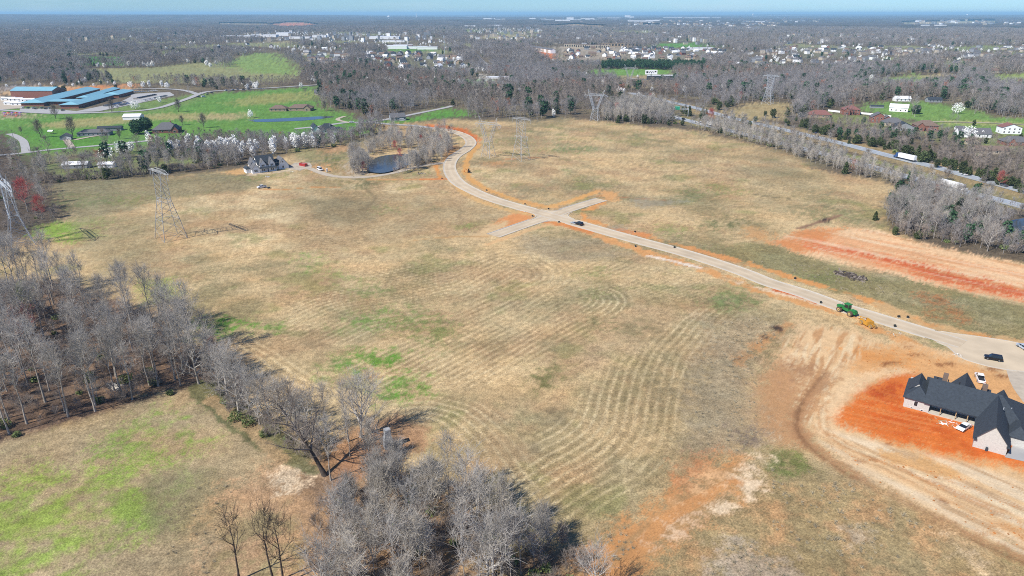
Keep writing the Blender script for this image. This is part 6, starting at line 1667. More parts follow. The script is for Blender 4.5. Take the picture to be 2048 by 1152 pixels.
# ------------------------------------------------------------------ the school
def school():
    c = G(140, 222)
    s = thing("school", "brick school of long low wings with light blue metal roofs", "school", c[0], c[1], None, 0)
    def wing(p0, p1, w, ze, zr, nw):
        a, b = np.array(G(*p0)), np.array(G(*p1)); d = b - a; L_ = np.linalg.norm(d); rz = math.atan2(d[1], d[0])
        def T(u, v): return (a[0] - c[0] + u * cos(rz) - v * sin(rz), a[1] - c[1] + u * sin(rz) + v * cos(rz))
        wl = MB(); q = [T(0, -w / 2), T(L_, -w / 2), T(L_, w / 2), T(0, w / 2)]
        wl.prism(q, -1, ze); o = wl.build("wing_wall", m_brick, s)
        e = 1.0
        r = MB(); q = [T(-e, -w / 2 - e), T(L_ + e, -w / 2 - e), T(L_ + e, w / 2 + e), T(-e, w / 2 + e), T(w * .3, 0), T(L_ - w * .3, 0)]
        r.add([(*q[0], ze - .3), (*q[1], ze - .3), (*q[2], ze - .3), (*q[3], ze - .3), (*q[0], ze + .1), (*q[1], ze + .1), (*q[2], ze + .1), (*q[3], ze + .1), (*q[4], zr), (*q[5], zr)],
              [(3, 2, 1, 0), (0, 1, 5, 4), (1, 2, 6, 5), (2, 3, 7, 6), (3, 0, 4, 7), (4, 5, 9, 8), (5, 6, 9), (6, 7, 8, 9), (7, 4, 8)])
        r.build("wing_roof", m_bluer, s)
        for i in range(nw):
            for sd in (-1, 1):
                u = L_ * (i + .5) / nw
                p = MB(); v0 = sd * w / 2; v1 = sd * (w / 2 + .08)
                p.prism([T(u - 1.3, v0), T(u + 1.3, v0), T(u + 1.3, v1), T(u - 1.3, v1)], 1.0, 2.8); p.build("window", m_glass, o)
    wing((66, 214), (182, 185), 24, 4.4, 8.0, 10)
    wing((168, 203), (230, 184), 13, 4.4, 6.6, 7)
    wing((140, 218), (212, 198), 19, 4.4, 7.2, 8)
    wing((222, 197), (252, 189), 20, 4.4, 7.2, 5)
    a = np.array(G(128, 210)) - np.array(c)
    MB().box(a[0] - 22, a[0] + 30, a[1] - 5, a[1] + 12, -1, 4.2).build("link_wall", m_brick, s)
    MB().box(a[0] - 24, a[0] + 32, a[1] - 7, a[1] + 14, 4.2, 4.9).build("link_roof", m_bluer, s)
school()
SH("gym", "separate brick gym with light blue roof behind the school wings", 66, 199, radians(0), 52, 26, 9, 12.5, m_brick, m_bluer, 'g', cat="school gym", nwin=0)
for i, (px, py, lab) in enumerate([(16, 204, "first white portable classroom left of the school"), (31, 205, "second white portable classroom left of the school"), (22, 212, "white portable classroom nearest the school street"), (55, 206, "portable classroom with dark end against the blue wing"), (36, 213, "grey-ended portable classroom by the school street")]):
    SH("portable_classroom", lab, px, py, radians(4), 15, 8, 2.9, 3.9, m_whitew, m_whiter, 'g', cat="classroom", nwin=3)
def playground():
    x, y = G(26, 233)
    p = thing("playground", "red and purple playground frame on sand below the school", "playground", x, y)
    mr, mp = mat("play_red", (0.5, .06, .06), .5, .05), mat("play_purple", (.22, .08, .35), .5, .05)
    for i, xx in enumerate((-8, -4, 0, 4, 8)):
        MB().box(xx - 1.4, xx + 1.4, -1.4, 1.4, 1.3, 1.5).build("platform", mp, p)
        for sx in (-1.3, 1.3):
            for sy in (-1.3, 1.3): MB().bar((xx + sx, sy, -.2), (xx + sx, sy, 3.2), .09, n=6).build("post", mr, p)
        r = MB(); r.add([(xx - 1.6, -1.6, 3.1), (xx + 1.6, -1.6, 3.1), (xx + 1.6, 1.6, 3.1), (xx - 1.6, 1.6, 3.1), (xx, 0, 4.2)], [(3, 2, 1, 0), (0, 1, 4), (1, 2, 4), (2, 3, 4), (3, 0, 4)]); r.build("play_roof", mr if i % 2 else mp, p)
    for xx in (-6, 6):
        s = MB(); s.extr([(-5, .1), (-1.4, 1.5), (-1.4, 1.65), (-5, .25)], xx - .4, xx + .4, axis='x'); s.build("slide", mr, p)
playground()
def shelter():
    x, y = G(103, 267)
    p = thing("garden_shelter", "little white-roofed garden shelter on the lawn", "shelter", x, y)
    for sx in (-1.6, 1.6):
        for sy in (-1.2, 1.2): MB().box(sx - .08, sx + .08, sy - .08, sy + .08, -.2, 2.2).build("post", m_wood, p)
    gblock(p, -1.9, 1.9, -1.5, 1.5, 2.2, 3.0, 'x', m_whitew, m_whiter, nowall=True)
    MB().box(-1.2, 1.2, -.5, .5, .3, .5).build("bench", m_wood, p)
shelter()

# ------------------------------------------------------------------ pylons and wires
def lattice(mb, a0, a1, b0, b1, n, w):
    """bracing between two legs"""
    a0, a1, b0, b1 = map(Vector, (a0, a1, b0, b1))
    for i in range(n):
        t0, t1 = i / n, (i + 1) / n
        p, q = a0.lerp(a1, t0), b0.lerp(b1, t1); mb.bar(p, q, w, n=3)
        p, q = b0.lerp(b1, t0), a0.lerp(a1, t1); mb.bar(p, q, w, n=3)
def frust(mb, b, zb, tx, ty, zt, n, w, lw, cx=0):
    cs = [(-1, -1), (1, -1), (1, 1), (-1, 1)]
    bot = [(sx * b + cx * 0, sy * b, zb) for sx, sy in cs]; top = [(sx * tx + cx, sy * ty, zt) for sx, sy in cs]
    for p, q in zip(bot, top): mb.bar(p, q, lw)
    for k in range(4): lattice(mb, bot[k], top[k], bot[(k + 1) % 4], top[(k + 1) % 4], n, w); mb.bar(top[k], top[(k + 1) % 4], w, n=3)
def insul(root, p, q):
    p, q = Vector(p), Vector(q); mb = MB(); n = 7
    mb.bar(p, q, .05, n=4)
    for i in range(n): c = p.lerp(q, (i + .5) / n); d = (q - p).normalized() * .06; mb.bar(c - d, c + d, .16, n=7)
    mb.build("insulator", m_ins, root)
m_ins = mat("insulator_glass", A(222, 228, 230), .3, .05, 1.0)
def pylon_delta(label, px, py, rz, steel, k=1.0):
    x, y = G(px, py); t = thing("pylon", label, "pylon", x, y, None, rz); t.scale = (k, k, k)
    lo = MB(); frust(lo, 4.2, -.5, 2.4, 1.6, 11.5, 3, .07, .14); lo.build("tower_base", steel, t)
    up = MB()
    for s in (-1, 1):      # the two arms of the cat's head
        for sy in (-1, 1):
            up.bar((s * 2.4, sy * 1.6, 11.5), (s * 7.2, sy * .8, 24.4), .12); up.bar((s * 1.0, sy * 1.4, 11.5), (s * 5.4, sy * .8, 24.4), .12)
            lattice(up, (s * 2.4, sy * 1.6, 11.5), (s * 7.2, sy * .8, 24.4), (s * 1.0, sy * 1.4, 11.5), (s * 5.4, sy * .8, 24.4), 5, .055)
        lattice(up, (s * 2.4, -1.6, 11.5), (s * 7.2, -.8, 24.4), (s * 2.4, 1.6, 11.5), (s * 7.2, .8, 24.4), 5, .055)
        up.bar((s * 7.2, -.8, 24.4), (s * 8.6, 0, 30), .1); up.bar((s * 7.2, .8, 24.4), (s * 8.6, 0, 30), .1); up.bar((s * 5.4, 0, 25.6), (s * 8.6, 0, 30), .1)
    up.build("tower_arms", steel, t)
    be = MB()
    for sy in (-.8, .8):
        be.bar((-8, sy, 24.4), (8, sy, 24.4), .11); be.bar((-6, sy, 25.8), (6, sy, 25.8), .1)
        lattice(be, (-7, sy, 24.4), (7, sy, 24.4), (-7, sy, 25.8), (7, sy, 25.8), 9, .05)
    lattice(be, (-7, -.8, 24.4), (7, -.8, 24.4), (-7, .8, 24.4), (7, .8, 24.4), 8, .05)
    for s in (-1, 1):
        for sy in (-.8, .8): be.bar((s * 7.2, sy, 24.4), (s * 12.5, 0, 24.0), .1); be.bar((s * 7.2, sy, 26.0), (s * 12.5, 0, 24.0), .09)
    be.build("crossarm", steel, t)
    for cx in (-10.4, 0, 10.4):
        insul(t, (cx - 1.9, 0, 24.1), (cx, 0, 21.6)); insul(t, (cx + 1.9, 0, 24.1), (cx, 0, 21.6))
    return t, [(-10.4, 0, 21.6), (0, 0, 21.6), (10.4, 0, 21.6), (-8.6, 0, 30), (8.6, 0, 30)]
def pylon_flat(label, px, py, rz, steel, k=1.0):
    x, y = G(px, py); t = thing("pylon", label, "pylon", x, y, None, rz); t.scale = (k, k, k)
    lo = MB(); frust(lo, 5.4, -.5, 3.9, 3.9, 9.5, 2, .07, .15)
    cs = [(-1, -1), (1, -1), (1, 1), (-1, 1)]
    for k_ in range(4):
        a, b = cs[k_], cs[(k_ + 1) % 4]
        lattice(lo, (a[0] * 3.9, a[1] * 3.9, 9.5), (a[0] * 2.5, a[1] * 2.2, 18.5), (b[0] * 3.9, b[1] * 3.9, 9.5), (b[0] * 2.5, b[1] * 2.2, 18.5), 3, .07)
        lo.bar((a[0] * 3.9, a[1] * 3.9, 9.5), (a[0] * 2.5, a[1] * 2.2, 18.5), .15)
    lo.build("tower_base", steel, t)
    up = MB()
    for a in cs: up.bar((a[0] * 2.5, a[1] * 2.2, 18.5), (a[0] * 4.2, a[1] * 1.0, 31.5), .13)
    for k_ in range(4):
        a, b = cs[k_], cs[(k_ + 1) % 4]
        lattice(up, (a[0] * 2.5, a[1] * 2.2, 18.5), (a[0] * 4.2, a[1] * 1.0, 31.5), (b[0] * 2.5, b[1] * 2.2, 18.5), (b[0] * 4.2, b[1] * 1.0, 31.5), 5, .06)
    up.build("tower_body", steel, t)
    be = MB()
    for sy in (-1, 1):
        be.bar((-9.4, sy * .5, 31.8), (9.4, sy * .5, 31.8), .12); be.bar((-5, sy, 33), (5, sy, 33), .1)
        be.bar((-9.4, sy * .5, 31.8), (-5, sy, 33), .09); be.bar((9.4, sy * .5, 31.8), (5, sy, 33), .09)
        lattice(be, (-5, sy, 31.8), (5, sy, 31.8), (-5, sy, 33), (5, sy, 33), 7, .05)
    lattice(be, (-9, -.5, 31.8), (9, -.5, 31.8), (-9, .5, 31.8), (9, .5, 31.8), 10, .05)
    be.build("crossarm", steel, t)
    ba = MB()
    for sy in (-1, 1): ba.bar((-6.6, 0, 18.8), (-2.5, sy * 2.2, 18.5), .11); ba.bar((6.6, 0, 18.8), (2.5, sy * 2.2, 18.5), .11); ba.bar((-2.5, sy * 2.2, 18.5), (2.5, sy * 2.2, 18.5), .12)
    ba.build("lower_crossarm", steel, t)
    for p in ((-9.2, 0, 31.7), (0, 0, 31.7), (9.2, 0, 31.7), (6.5, 0, 18.7), (-6.5, 0, 18.7)): insul(t, p, (p[0], p[1], p[2] - 2.9))
    return t, [(-9.2, 0, 28.8), (0, 0, 28.8), (9.2, 0, 28.8)]
dA = math.atan2(204, 216) - pi / 2; dA2 = math.atan2(206, 99) - pi / 2; dB = math.atan2(189, 167) - pi / 2; dB2 = math.atan2(337, 296) - pi / 2
pa = [pylon_delta("bright steel pylon cut by the left edge", 44, 490, dA, m_steel_br, 1.15), pylon_delta("delta-headed pylon beside the far road bend", 977, 313, (dA + dA2) / 2, m_steel), pylon_delta("steel pylon at the edge of the middle wood", 1190, 241, dA2, m_steel_br), pylon_delta("far faint pylon beyond the highway near the billboard", 1258, 172, dA2, m_steel)]
pb = [pylon_flat("tall lattice pylon standing in the left field", 343, 478, dB, m_steel), pylon_flat("flat-topped lattice pylon right of the delta pylon", 1042, 319, (dB + dB2) / 2, m_steel, .93), pylon_flat("far pylon standing above the highway trees", 1535, 209, dB2, m_steel_br)]
m_wire = mat("conductor_wire", A(176, 178, 180), .5, .05, 1.0)
bpy.context.view_layer.update()
def wires(towers, ids, sag, label, ext=None):
    for (t0, w0), (t1, w1) in zip(towers[:-1], towers[1:]):
        for i in ids:
            p, q = t0.matrix_world @ Vector(w0[i]), t1.matrix_world @ Vector(w1[i])
            mb = MB(); n = 14; prev = p
            for k in range(1, n + 1):
                f = k / n; c = p.lerp(q, f); c.z -= sag * 4 * f * (1 - f); mb.bar(prev, c, .034, n=3); prev = c
            o = mb.build("power_line", m_wire); tag(o, label, "power line", "wires between the pylons")
wires(pa, (0, 1, 2), 6, "thin sagging wire strung between the delta-headed pylons")
wires(pb, (0, 1, 2), 6, "thin sagging wire strung between the flat-topped pylons")

# ------------------------------------------------------------------ poles, signs, masts
m_pole = mat("weathered_pole", A(120, 108, 96), .9, .15, 1.0)
def pole(label, px, py, h, arm=True):
    x, y = G(px, py); t = thing("utility_pole", label, "utility pole", x, y)
    MB().bar((0, 0, -.3), (0, 0, h), .17, n=8, w2=.11).build("shaft", m_pole, t)
    if arm:
        MB().box(-1.3, 1.3, -.08, .08, h - .7, h - .5).build("crossarm", m_pole, t)
        MB().bar((.35, 0, h - 2.4), (.35, 0, h - 1.5), .22, n=8).build("transformer", m_steel, t)
        for xx in (-1.1, 0, 1.1): MB().bar((xx, 0, h - .5), (xx, 0, h - .2), .06, n=6).build("insulator", m_ins, t)
pole("utility pole on the verge beside the farm lane", 731, 241, 11); pole("utility pole above the farm lane", 823, 219, 11); pole("utility pole by the street behind the thin tree line", 133, 297, 10); pole("utility pole on the lawn near the lane", 27, 276, 7, False)
pole("lamp post beside the school street", 404, 190, 8, False); pole("utility pole beside the middle wood edge", 1155, 182, 12)
def mast():
    x, y = G(889, 107); t = thing("mast", "tall pale mast rising from the middle woods", "mast", x, y)
    MB().bar((0, 0, -1), (0, 0, 44), .7, n=8, w2=.45).build("shaft", m_steel_br, t); MB().box(-1.4, 1.4, -1.4, 1.4, 40, 45).build("antenna_head", m_steel_br, t)
mast()
def silo():
    x, y = G(440, 110); t = thing("silo", "dark silo standing by the green fields", "silo", x, y)
    n = 14; mb = MB(); mb.bar((0, 0, -1), (0, 0, 21), 3.6, n=n); mb.build("shell", mat("silo_dark", A(70, 78, 92), .6, .1), t)
    r = MB(); r.bar((0, 0, 21), (0, 0, 23.4), 3.8, n=n, w2=.4); r.build("dome", m_steel_br, t)
silo()
def billboard():
    x, y = G(1301, 166); t = thing("billboard", "white billboard on a single tall pole by the highway", "billboard", x, y, None, radians(-3))
    MB().bar((0, 0, -1), (0, 0, 13), .7, n=10).build("pole", m_slate, t)
    b = MB().box(-9.2, 9.2, -.5, .5, 12.5, 18.8).build("panel", m_whitew, t)
    mk = MB()
    for cx, r in ((-1.6, 1.9), (1.9, 1.9)):
        pts = [(cx + r * cos(a), 14.2 + r * 1.2 * sin(a)) for a in np.linspace(0, pi, 9)]
        for p, q in zip(pts[:-1], pts[1:]): mk.bar((p[0], -.56, p[1]), (q[0], -.56, q[1]), .38, n=4)
    mk.box(-7.6, -4.6, -.6, -.52, 14.2, 17.0); mk.box(4.9, 7.6, -.6, -.52, 15.6, 17.4)
    mk.build("print", m_dark, b)
    MB().box(-9.4, 9.4, -1.3, -.5, 12.2, 12.4).build("catwalk", m_steel, t)
billboard()
def gantry():
    x, y = G(1345, 232); t = thing("highway_sign", "green direction sign on a steel gantry over the highway", "road sign", x, y, None, radians(-25))
    m_g = mat("sign_green", (.02, .22, .13), .5, .05)
    for s in (-16, 16): MB().bar((s, 0, -1), (s, 0, 8.6), .3, n=8).build("post", m_steel_br, t)
    g = MB()
    for z in (7.4, 8.6): g.bar((-16, 0, z), (16, 0, z), .16)
    lattice(g, (-16, 0, 7.4), (16, 0, 7.4), (-16, 0, 8.6), (16, 0, 8.6), 14, .07); g.build("truss", m_steel_br, t)
    p = MB().box(1.5, 7.0, -.35, -.22, 6.6, 10.6).build("sign_panel", m_g, t)
    MB().box(1.8, 6.7, -.39, -.36, 10.2, 10.35).build("panel_border", m_whitew, p)
gantry()

# ------------------------------------------------------------------ the stone chimney left from an old farmhouse
def old_chimney():
    x, y = G(777, 897); t = thing("stone_chimney", "old grey stone chimney standing alone beside the copse", "chimney", x, y, None, .4)
    mb = MB(); rs = random.Random(4); z = -.3
    stones = []
    while z < 5.0:
        hh = rs.uniform(.28, .42); w = 1.05 if z < 2.4 else (1.05 - (z - 2.4) * .35 if z < 3.3 else .72); n = 3 if w > .8 else 2
        for sd in range(4):
            for k in range(n):
                a = -w + 2 * w * k / n; b = -w + 2 * w * (k + 1) / n - .03; o = rs.uniform(0, .05)
                p0, p1 = (a, b), (-w - o, -w + .35)
                q = [(p0[0], p1[0]), (p0[1], p1[0]), (p0[1], p1[1]), (p0[0], p1[1])]
                an = sd * pi / 2
                stones.append(MB().prism([(u * cos(an) - v * sin(an), u * sin(an) + v * cos(an)) for u, v in q], z, z + hh - .03))
        z += hh
    core = MB().box(-.66, .66, -.66, .66, -.3, z); core.build("core", m_stone, t)
    for s in stones: s.build("stone", m_stone, t)
old_chimney()

# ------------------------------------------------------------------ vehicles
m_tyre = mat("tyre_rubber", (.018, .018, .018), .9, .1, 3.0)
m_rim = mat("wheel_rim", A(170, 172, 176), .4, .05, 1.0, metal=.5)
m_carglass = mat("car_glass", (.012, .014, .018), .06, .05, 1.0, spec=.7)
m_lamp = mat("lamp_clear", (.7, .7, .68), .2, .05, 1.0)
m_tail = mat("lamp_red", (.35, .01, .01), .3, .05, 1.0)
def paint(n, c, r=.28): return mat("paint_" + n, c, r, .04, .5, spec=.5)
PAINT = dict(white=paint("white", (.72, .72, .72)), black=paint("black", (.008, .008, .010)), silver=paint("silver", (.36, .40, .44)), red=paint("red", (.36, .03, .03)), blue=paint("blue", (.04, .09, .22)), grey=paint("grey", (.12, .13, .14)), tan=paint("tan", (.4, .34, .26)))
def frus(mb, x0, x1, w0, z0, X0, X1, w1, z1, mi=0):
    return mb.add([(x0, -w0, z0), (x1, -w0, z0), (x1, w0, z0), (x0, w0, z0), (X0, -w1, z1), (X1, -w1, z1), (X1, w1, z1), (X0, w1, z1)],
                  [(3, 2, 1, 0), (4, 5, 6, 7), (0, 1, 5, 4), (1, 2, 6, 5), (2, 3, 7, 6), (3, 0, 4, 7)], mi)
CARM = {}
def car_meshes(kind, col):
    if (kind, col) in CARM: return CARM[kind, col]
    p = PAINT[col]
    L_, hw, belt, roof = dict(sedan=(4.7, .90, .92, 1.45), suv=(4.9, .97, 1.10, 1.80), pickup=(5.7, .98, 1.12, 1.88), van=(5.6, 1.0, 1.2, 2.2))[kind]
    f, b = L_ / 2, -L_ / 2
    body = MB()
    prof = [(b, .42), (b + .12, .32), (f - .15, .32), (f, .45), (f - .02, .70), (f - .25, belt - .14), (f - 1.15, belt - .02), (b + (.9 if kind == 'sedan' else .1), belt), (b + .04, belt - .06)]
    n = len(prof)
    vs = [(x, -hw * (.93 if z < .4 or z > belt - .1 else 1), z) for x, z in prof] + [(x, hw * (.93 if z < .4 or z > belt - .1 else 1), z) for x, z in prof]
    body.add(vs, [(k, (k + 1) % n, n + (k + 1) % n, n + k) for k in range(n)] + [tuple(range(n - 1, -1, -1)), tuple(range(n, 2 * n))])
    g = MB(); rf = MB()
    if kind == 'sedan': x0, x1, X0, X1 = b + .75, f - 1.15, b + 1.35, f - 1.95
    elif kind == 'suv': x0, x1, X0, X1 = b + .08, f - 1.2, b + .35, f - 1.85
    elif kind == 'pickup': x0, x1, X0, X1 = b + 1.95, f - 1.35, b + 2.1, f - 2.0
    else: x0, x1, X0, X1 = b + .06, f - .75, b + .15, f - 1.35
    frus(g, x0, x1, hw * .90, belt - .03, X0, X1, hw * .74, roof - .06)
    frus(rf, X0 - .03, X1 + .03, hw * .76, roof - .08, X0 + .1, X1 - .1, hw * .70, roof)
    for xx in (X0 + (X1 - X0) * .02, (X0 + X1) / 2 + .1): 
        for s in (-1, 1): rf.bar((xx, s * hw * .91, belt), (xx, s * hw * .755, roof - .06), .045)
    if kind == 'pickup':
        bed = MB(); bed.box(b + .1, b + 1.9, -hw * .8, hw * .8, belt - .02, belt + .01)
    w = MB(); w.wheel(0, 0, 0, .36, .26)
    r = MB(); r.wheel(0, 0, 0, .21, .28, n=10)
    hl = MB(); hl.box(f - .22, f + .005, -.22, .22, .60, .76); tl = MB(); tl.box(b - .01, b + .12, -.13, .13, .68, .9)
    CARM[kind, col] = dict(body=body.mesh("car_body", p), glass=g.mesh("car_glass", m_carglass), roof=rf.mesh("car_roof", p), wheel=w.mesh("car_wheel", m_tyre), rim=r.mesh("car_rim", m_rim), hl=hl.mesh("headlight", m_lamp), tl=tl.mesh("tail_light", m_tail),
                           bed=bed.mesh("car_bed", m_dark) if kind == 'pickup' else None, dim=(L_, hw))
    return CARM[kind, col]
def car(name, label, px, py, rz, kind, col, group=None, dz=.0, cat=None):
    x, y = G(px, py); t = thing(name, label, cat or {"sedan": "car", "suv": "car", "pickup": "pickup truck", "van": "van"}[kind], x, y, None, rz, group)
    t.location.z += lift((x, y)) + dz
    m = car_meshes(kind, col); L_, hw = m["dim"]
    link("body", m["body"], t); link("windows", m["glass"], t); link("roof", m["roof"], t)
    for sx in (L_ * .31, -L_ * .30):
        for s in (-1, 1):
            w = link("wheel", m["wheel"], t); w.location = (sx, s * (hw - .12), .36); link("rim", m["rim"], w)
    for s in (-1, 1):
        o = link("headlight", m["hl"], t); o.location.y = s * hw * .68
        o = link("tail_light", m["tl"], t); o.location.y = s * hw * .78
    if m["bed"]: link("bed_floor", m["bed"], t)
    return t
def ang(p, q): a, b = G(*p), G(*q); return math.atan2(b[1] - a[1], b[0] - a[0])
def small_car(label, px, py, rz, col, group, dz=.1):
    """a car seen from half a kilometre or more: one mesh"""
    k = ("far", col)
    if k not in CARM:
        mb = MB(); mb.box(-2.3, 2.3, -.9, .9, .35, .95, 0); frus(mb, -1.7, 1.1, .86, .93, -1.3, .5, .7, 1.48, 1); mb.box(-1.3, .5, -.68, .68, 1.46, 1.52, 0)
        for sx in (-1.4, 1.4):
            for s in (-1, 1): mb.wheel(sx, s * .8, .34, .34, .24, 2, n=8)
        CARM[k] = mb.mesh("far_car", PAINT[col], m_carglass, m_tyre)
    x, y = G(px, py); o = link("parked_car", CARM[k]); o.location = (x, y, hz(x, y) + lift((x, y)) + dz); o.rotation_euler = (0, 0, rz)
    return tag(o, label, "car", group)

rd = ang((1120, 436), (1174, 452))
car("suv", "black SUV stopped on the road just past the crossroads", 1158, 449, rd + pi, "suv", "black")
car("pickup_truck", "white pickup ahead of the black SUV at the crossroads", 1147, 446.5, rd + pi, "sedan", "silver", cat="car").scale = (.75, .75, .75)
car("suv", "black SUV parked on the turning circle", 1985, 722, ang((1968, 719), (2001, 725)) + pi, "suv", "black")
car("sedan", "silver car cut by the right edge on the turning circle", 2046, 699, ang((2030, 694), (2048, 705)), "sedan", "silver")
car("pickup_truck", "white pickup parked in front of the black-roofed house", 1958, 763, ang((1962, 770), (1955, 752)), "pickup", "white")
car("sedan", "white sedan parked at the back porch on orange earth", 1926, 861, ang((1935, 851), (1917, 862)), "sedan", "white")
car("pickup_truck", "white pickup parked in the middle of the left field", 524, 376, ang((534, 375), (515, 378)), "pickup", "white")
car("van", "white work van on the gravel drive", 640, 340, ang((632, 337), (648, 343)), "van", "white", dz=.05)
car("van", "white van beside the grey lane house", 805, 242, radians(10), "van", "white")
car("sedan", "white car on the lane past the farmhouse", 703, 246, radians(5), "sedan", "white", dz=.1)

# school car park
cols = ["white", "silver", "black", "grey", "red", "white", "blue", "silver", "white", "tan"]
k_ = 0
for a, b, n in (((206, 215), (252, 206), 14), ((226, 216), (258, 209), 10), ((266, 201), (312, 192), 14), ((285, 204), (334, 194), 14), ((262, 188), (290, 186), 8), ((296, 186), (314, 184), 5)):
    for i in range(n):
        f = (i + .5) / n; col = cols[(k_ * 7 + i * 3) % 10]
        if R2.random() < .12: continue
        small_car("%s car parked in the rows of the school car park" % col, a[0] + (b[0] - a[0]) * f, a[1] + (b[1] - a[1]) * f, radians(8), col, "cars in the school car park"); k_ += 1
for i, (px, py) in enumerate([(46, 218), (57, 219), (66, 219), (72, 220), (84, 219), (92, 220), (126, 223), (99, 219)]):
    small_car("%s car parked in front of the blue-roofed school" % ["white", "black", "white", "black", "grey", "black", "black", "silver"][i], px, py, radians(95), ["white", "black", "white", "black", "grey", "black", "black", "silver"][i], "cars in front of the school")
for i, (px, py) in enumerate([(397, 196), (416, 191), (424, 188), (466, 182), (476, 181), (487, 181), (498, 180), (452, 183)]):
    small_car("%s car queuing on the street past the school" % ["black", "black", "black", "silver", "black", "black", "black", "white"][i], px, py, ang((416, 191), (466, 182)), ["black", "black", "black", "silver", "black", "black", "black", "white"][i], "cars queuing by the school", .15)
car("van", "white van turning into the school street", 407, 196, radians(60), "van", "white", dz=.2)

# highway traffic
def hwy_ang(c, px, py):
    p = np.array(G(px, py)); i = int(np.argmin(np.hypot(*(c - p).T))); i = min(max(i, 1), len(c) - 2); d = c[i + 1] - c[i - 1]; return math.atan2(d[1], d[0])
def semi(label, px, py, rz, cabcol, trailer=None):
    x, y = G(px, py); t = thing("semi_truck", label, "truck", x, y, None, rz); t.location.z += lift((x, y)) + .03
    p = PAINT[cabcol]; mt = trailer or m_whitew
    MB().box(-10.2, 4.0, -1.28, 1.28, 1.15, 4.1).build("trailer", mt, t)
    MB().box(-10.0, 4.0, -1.1, 1.1, .85, 1.15).build("trailer_frame", m_slate, t)
    c = MB(); c.extr([(4.6, .6), (8.0, .6), (8.0, 1.9), (6.9, 2.1), (6.5, 3.0), (6.2, 3.9), (4.6, 4.0)], -1.2, 1.2); c.build("cab", p, t)
    MB().extr([(6.56, 2.15), (6.96, 2.15), (6.5, 3.05), (6.3, 3.05)], -1.22, 1.22).build("windscreen", m_carglass, t)
    MB().box(4.0, 4.6, -.9, .9, .7, 1.1).build("chassis", m_slate, t)
    wm = MB().wheel(0, 0, .52, .52, .5).mesh("truck_wheel", m_tyre)
    for xx in (7.2, 4.9, 3.4, -7.6, -8.9):
        for s in (-1.0, 1.0): o = link("wheel", wm, t); o.location = (xx, s, 0)
    for s in (-.9, .9): MB().box(7.95, 8.06, s - .2, s + .2, .9, 1.25).build("headlight", m_lamp, t)
semi("white trailer truck with blue cab on the far carriageway", 1806, 320, hwy_ang(hf, 1806, 320) + pi, "blue")
semi("white trailer truck with white cab on the near carriageway behind trees", 1908, 378, hwy_ang(hn, 1908, 378), "white")
semi("white truck behind the magenta redbud on the near carriageway", 1428, 254, hwy_ang(hn, 1428, 254), "red")
for lab, px, py, c, kind, col, fl in [("white SUV at the head of the near carriageway traffic", 1354, 236, hn, "suv", "white", 0), ("black SUV following on the near carriageway", 1367, 240, hn, "suv", "black", 0), ("white car just behind the redbud on the near carriageway", 1390, 245, hn, "sedan", "white", 0), ("pinkish-white van left of the redbud on the near carriageway", 1400, 248, hn, "van", "white", 0),
                                      ("black car alone on the far carriageway", 1451, 233, hf, "suv", "black", 1), ("white car far along on the far carriageway", 1929, 350, hf, "sedan", "white", 1), ("dark car at the right end of the far carriageway", 2008, 373, hf, "sedan", "grey", 1), ("blue car by the cedar bank", 1629, 267, hf, "sedan", "blue", 1)]:
    car("car", lab, px, py, hwy_ang(c, px, py) + (pi if fl else 0), kind, col, dz=.03)

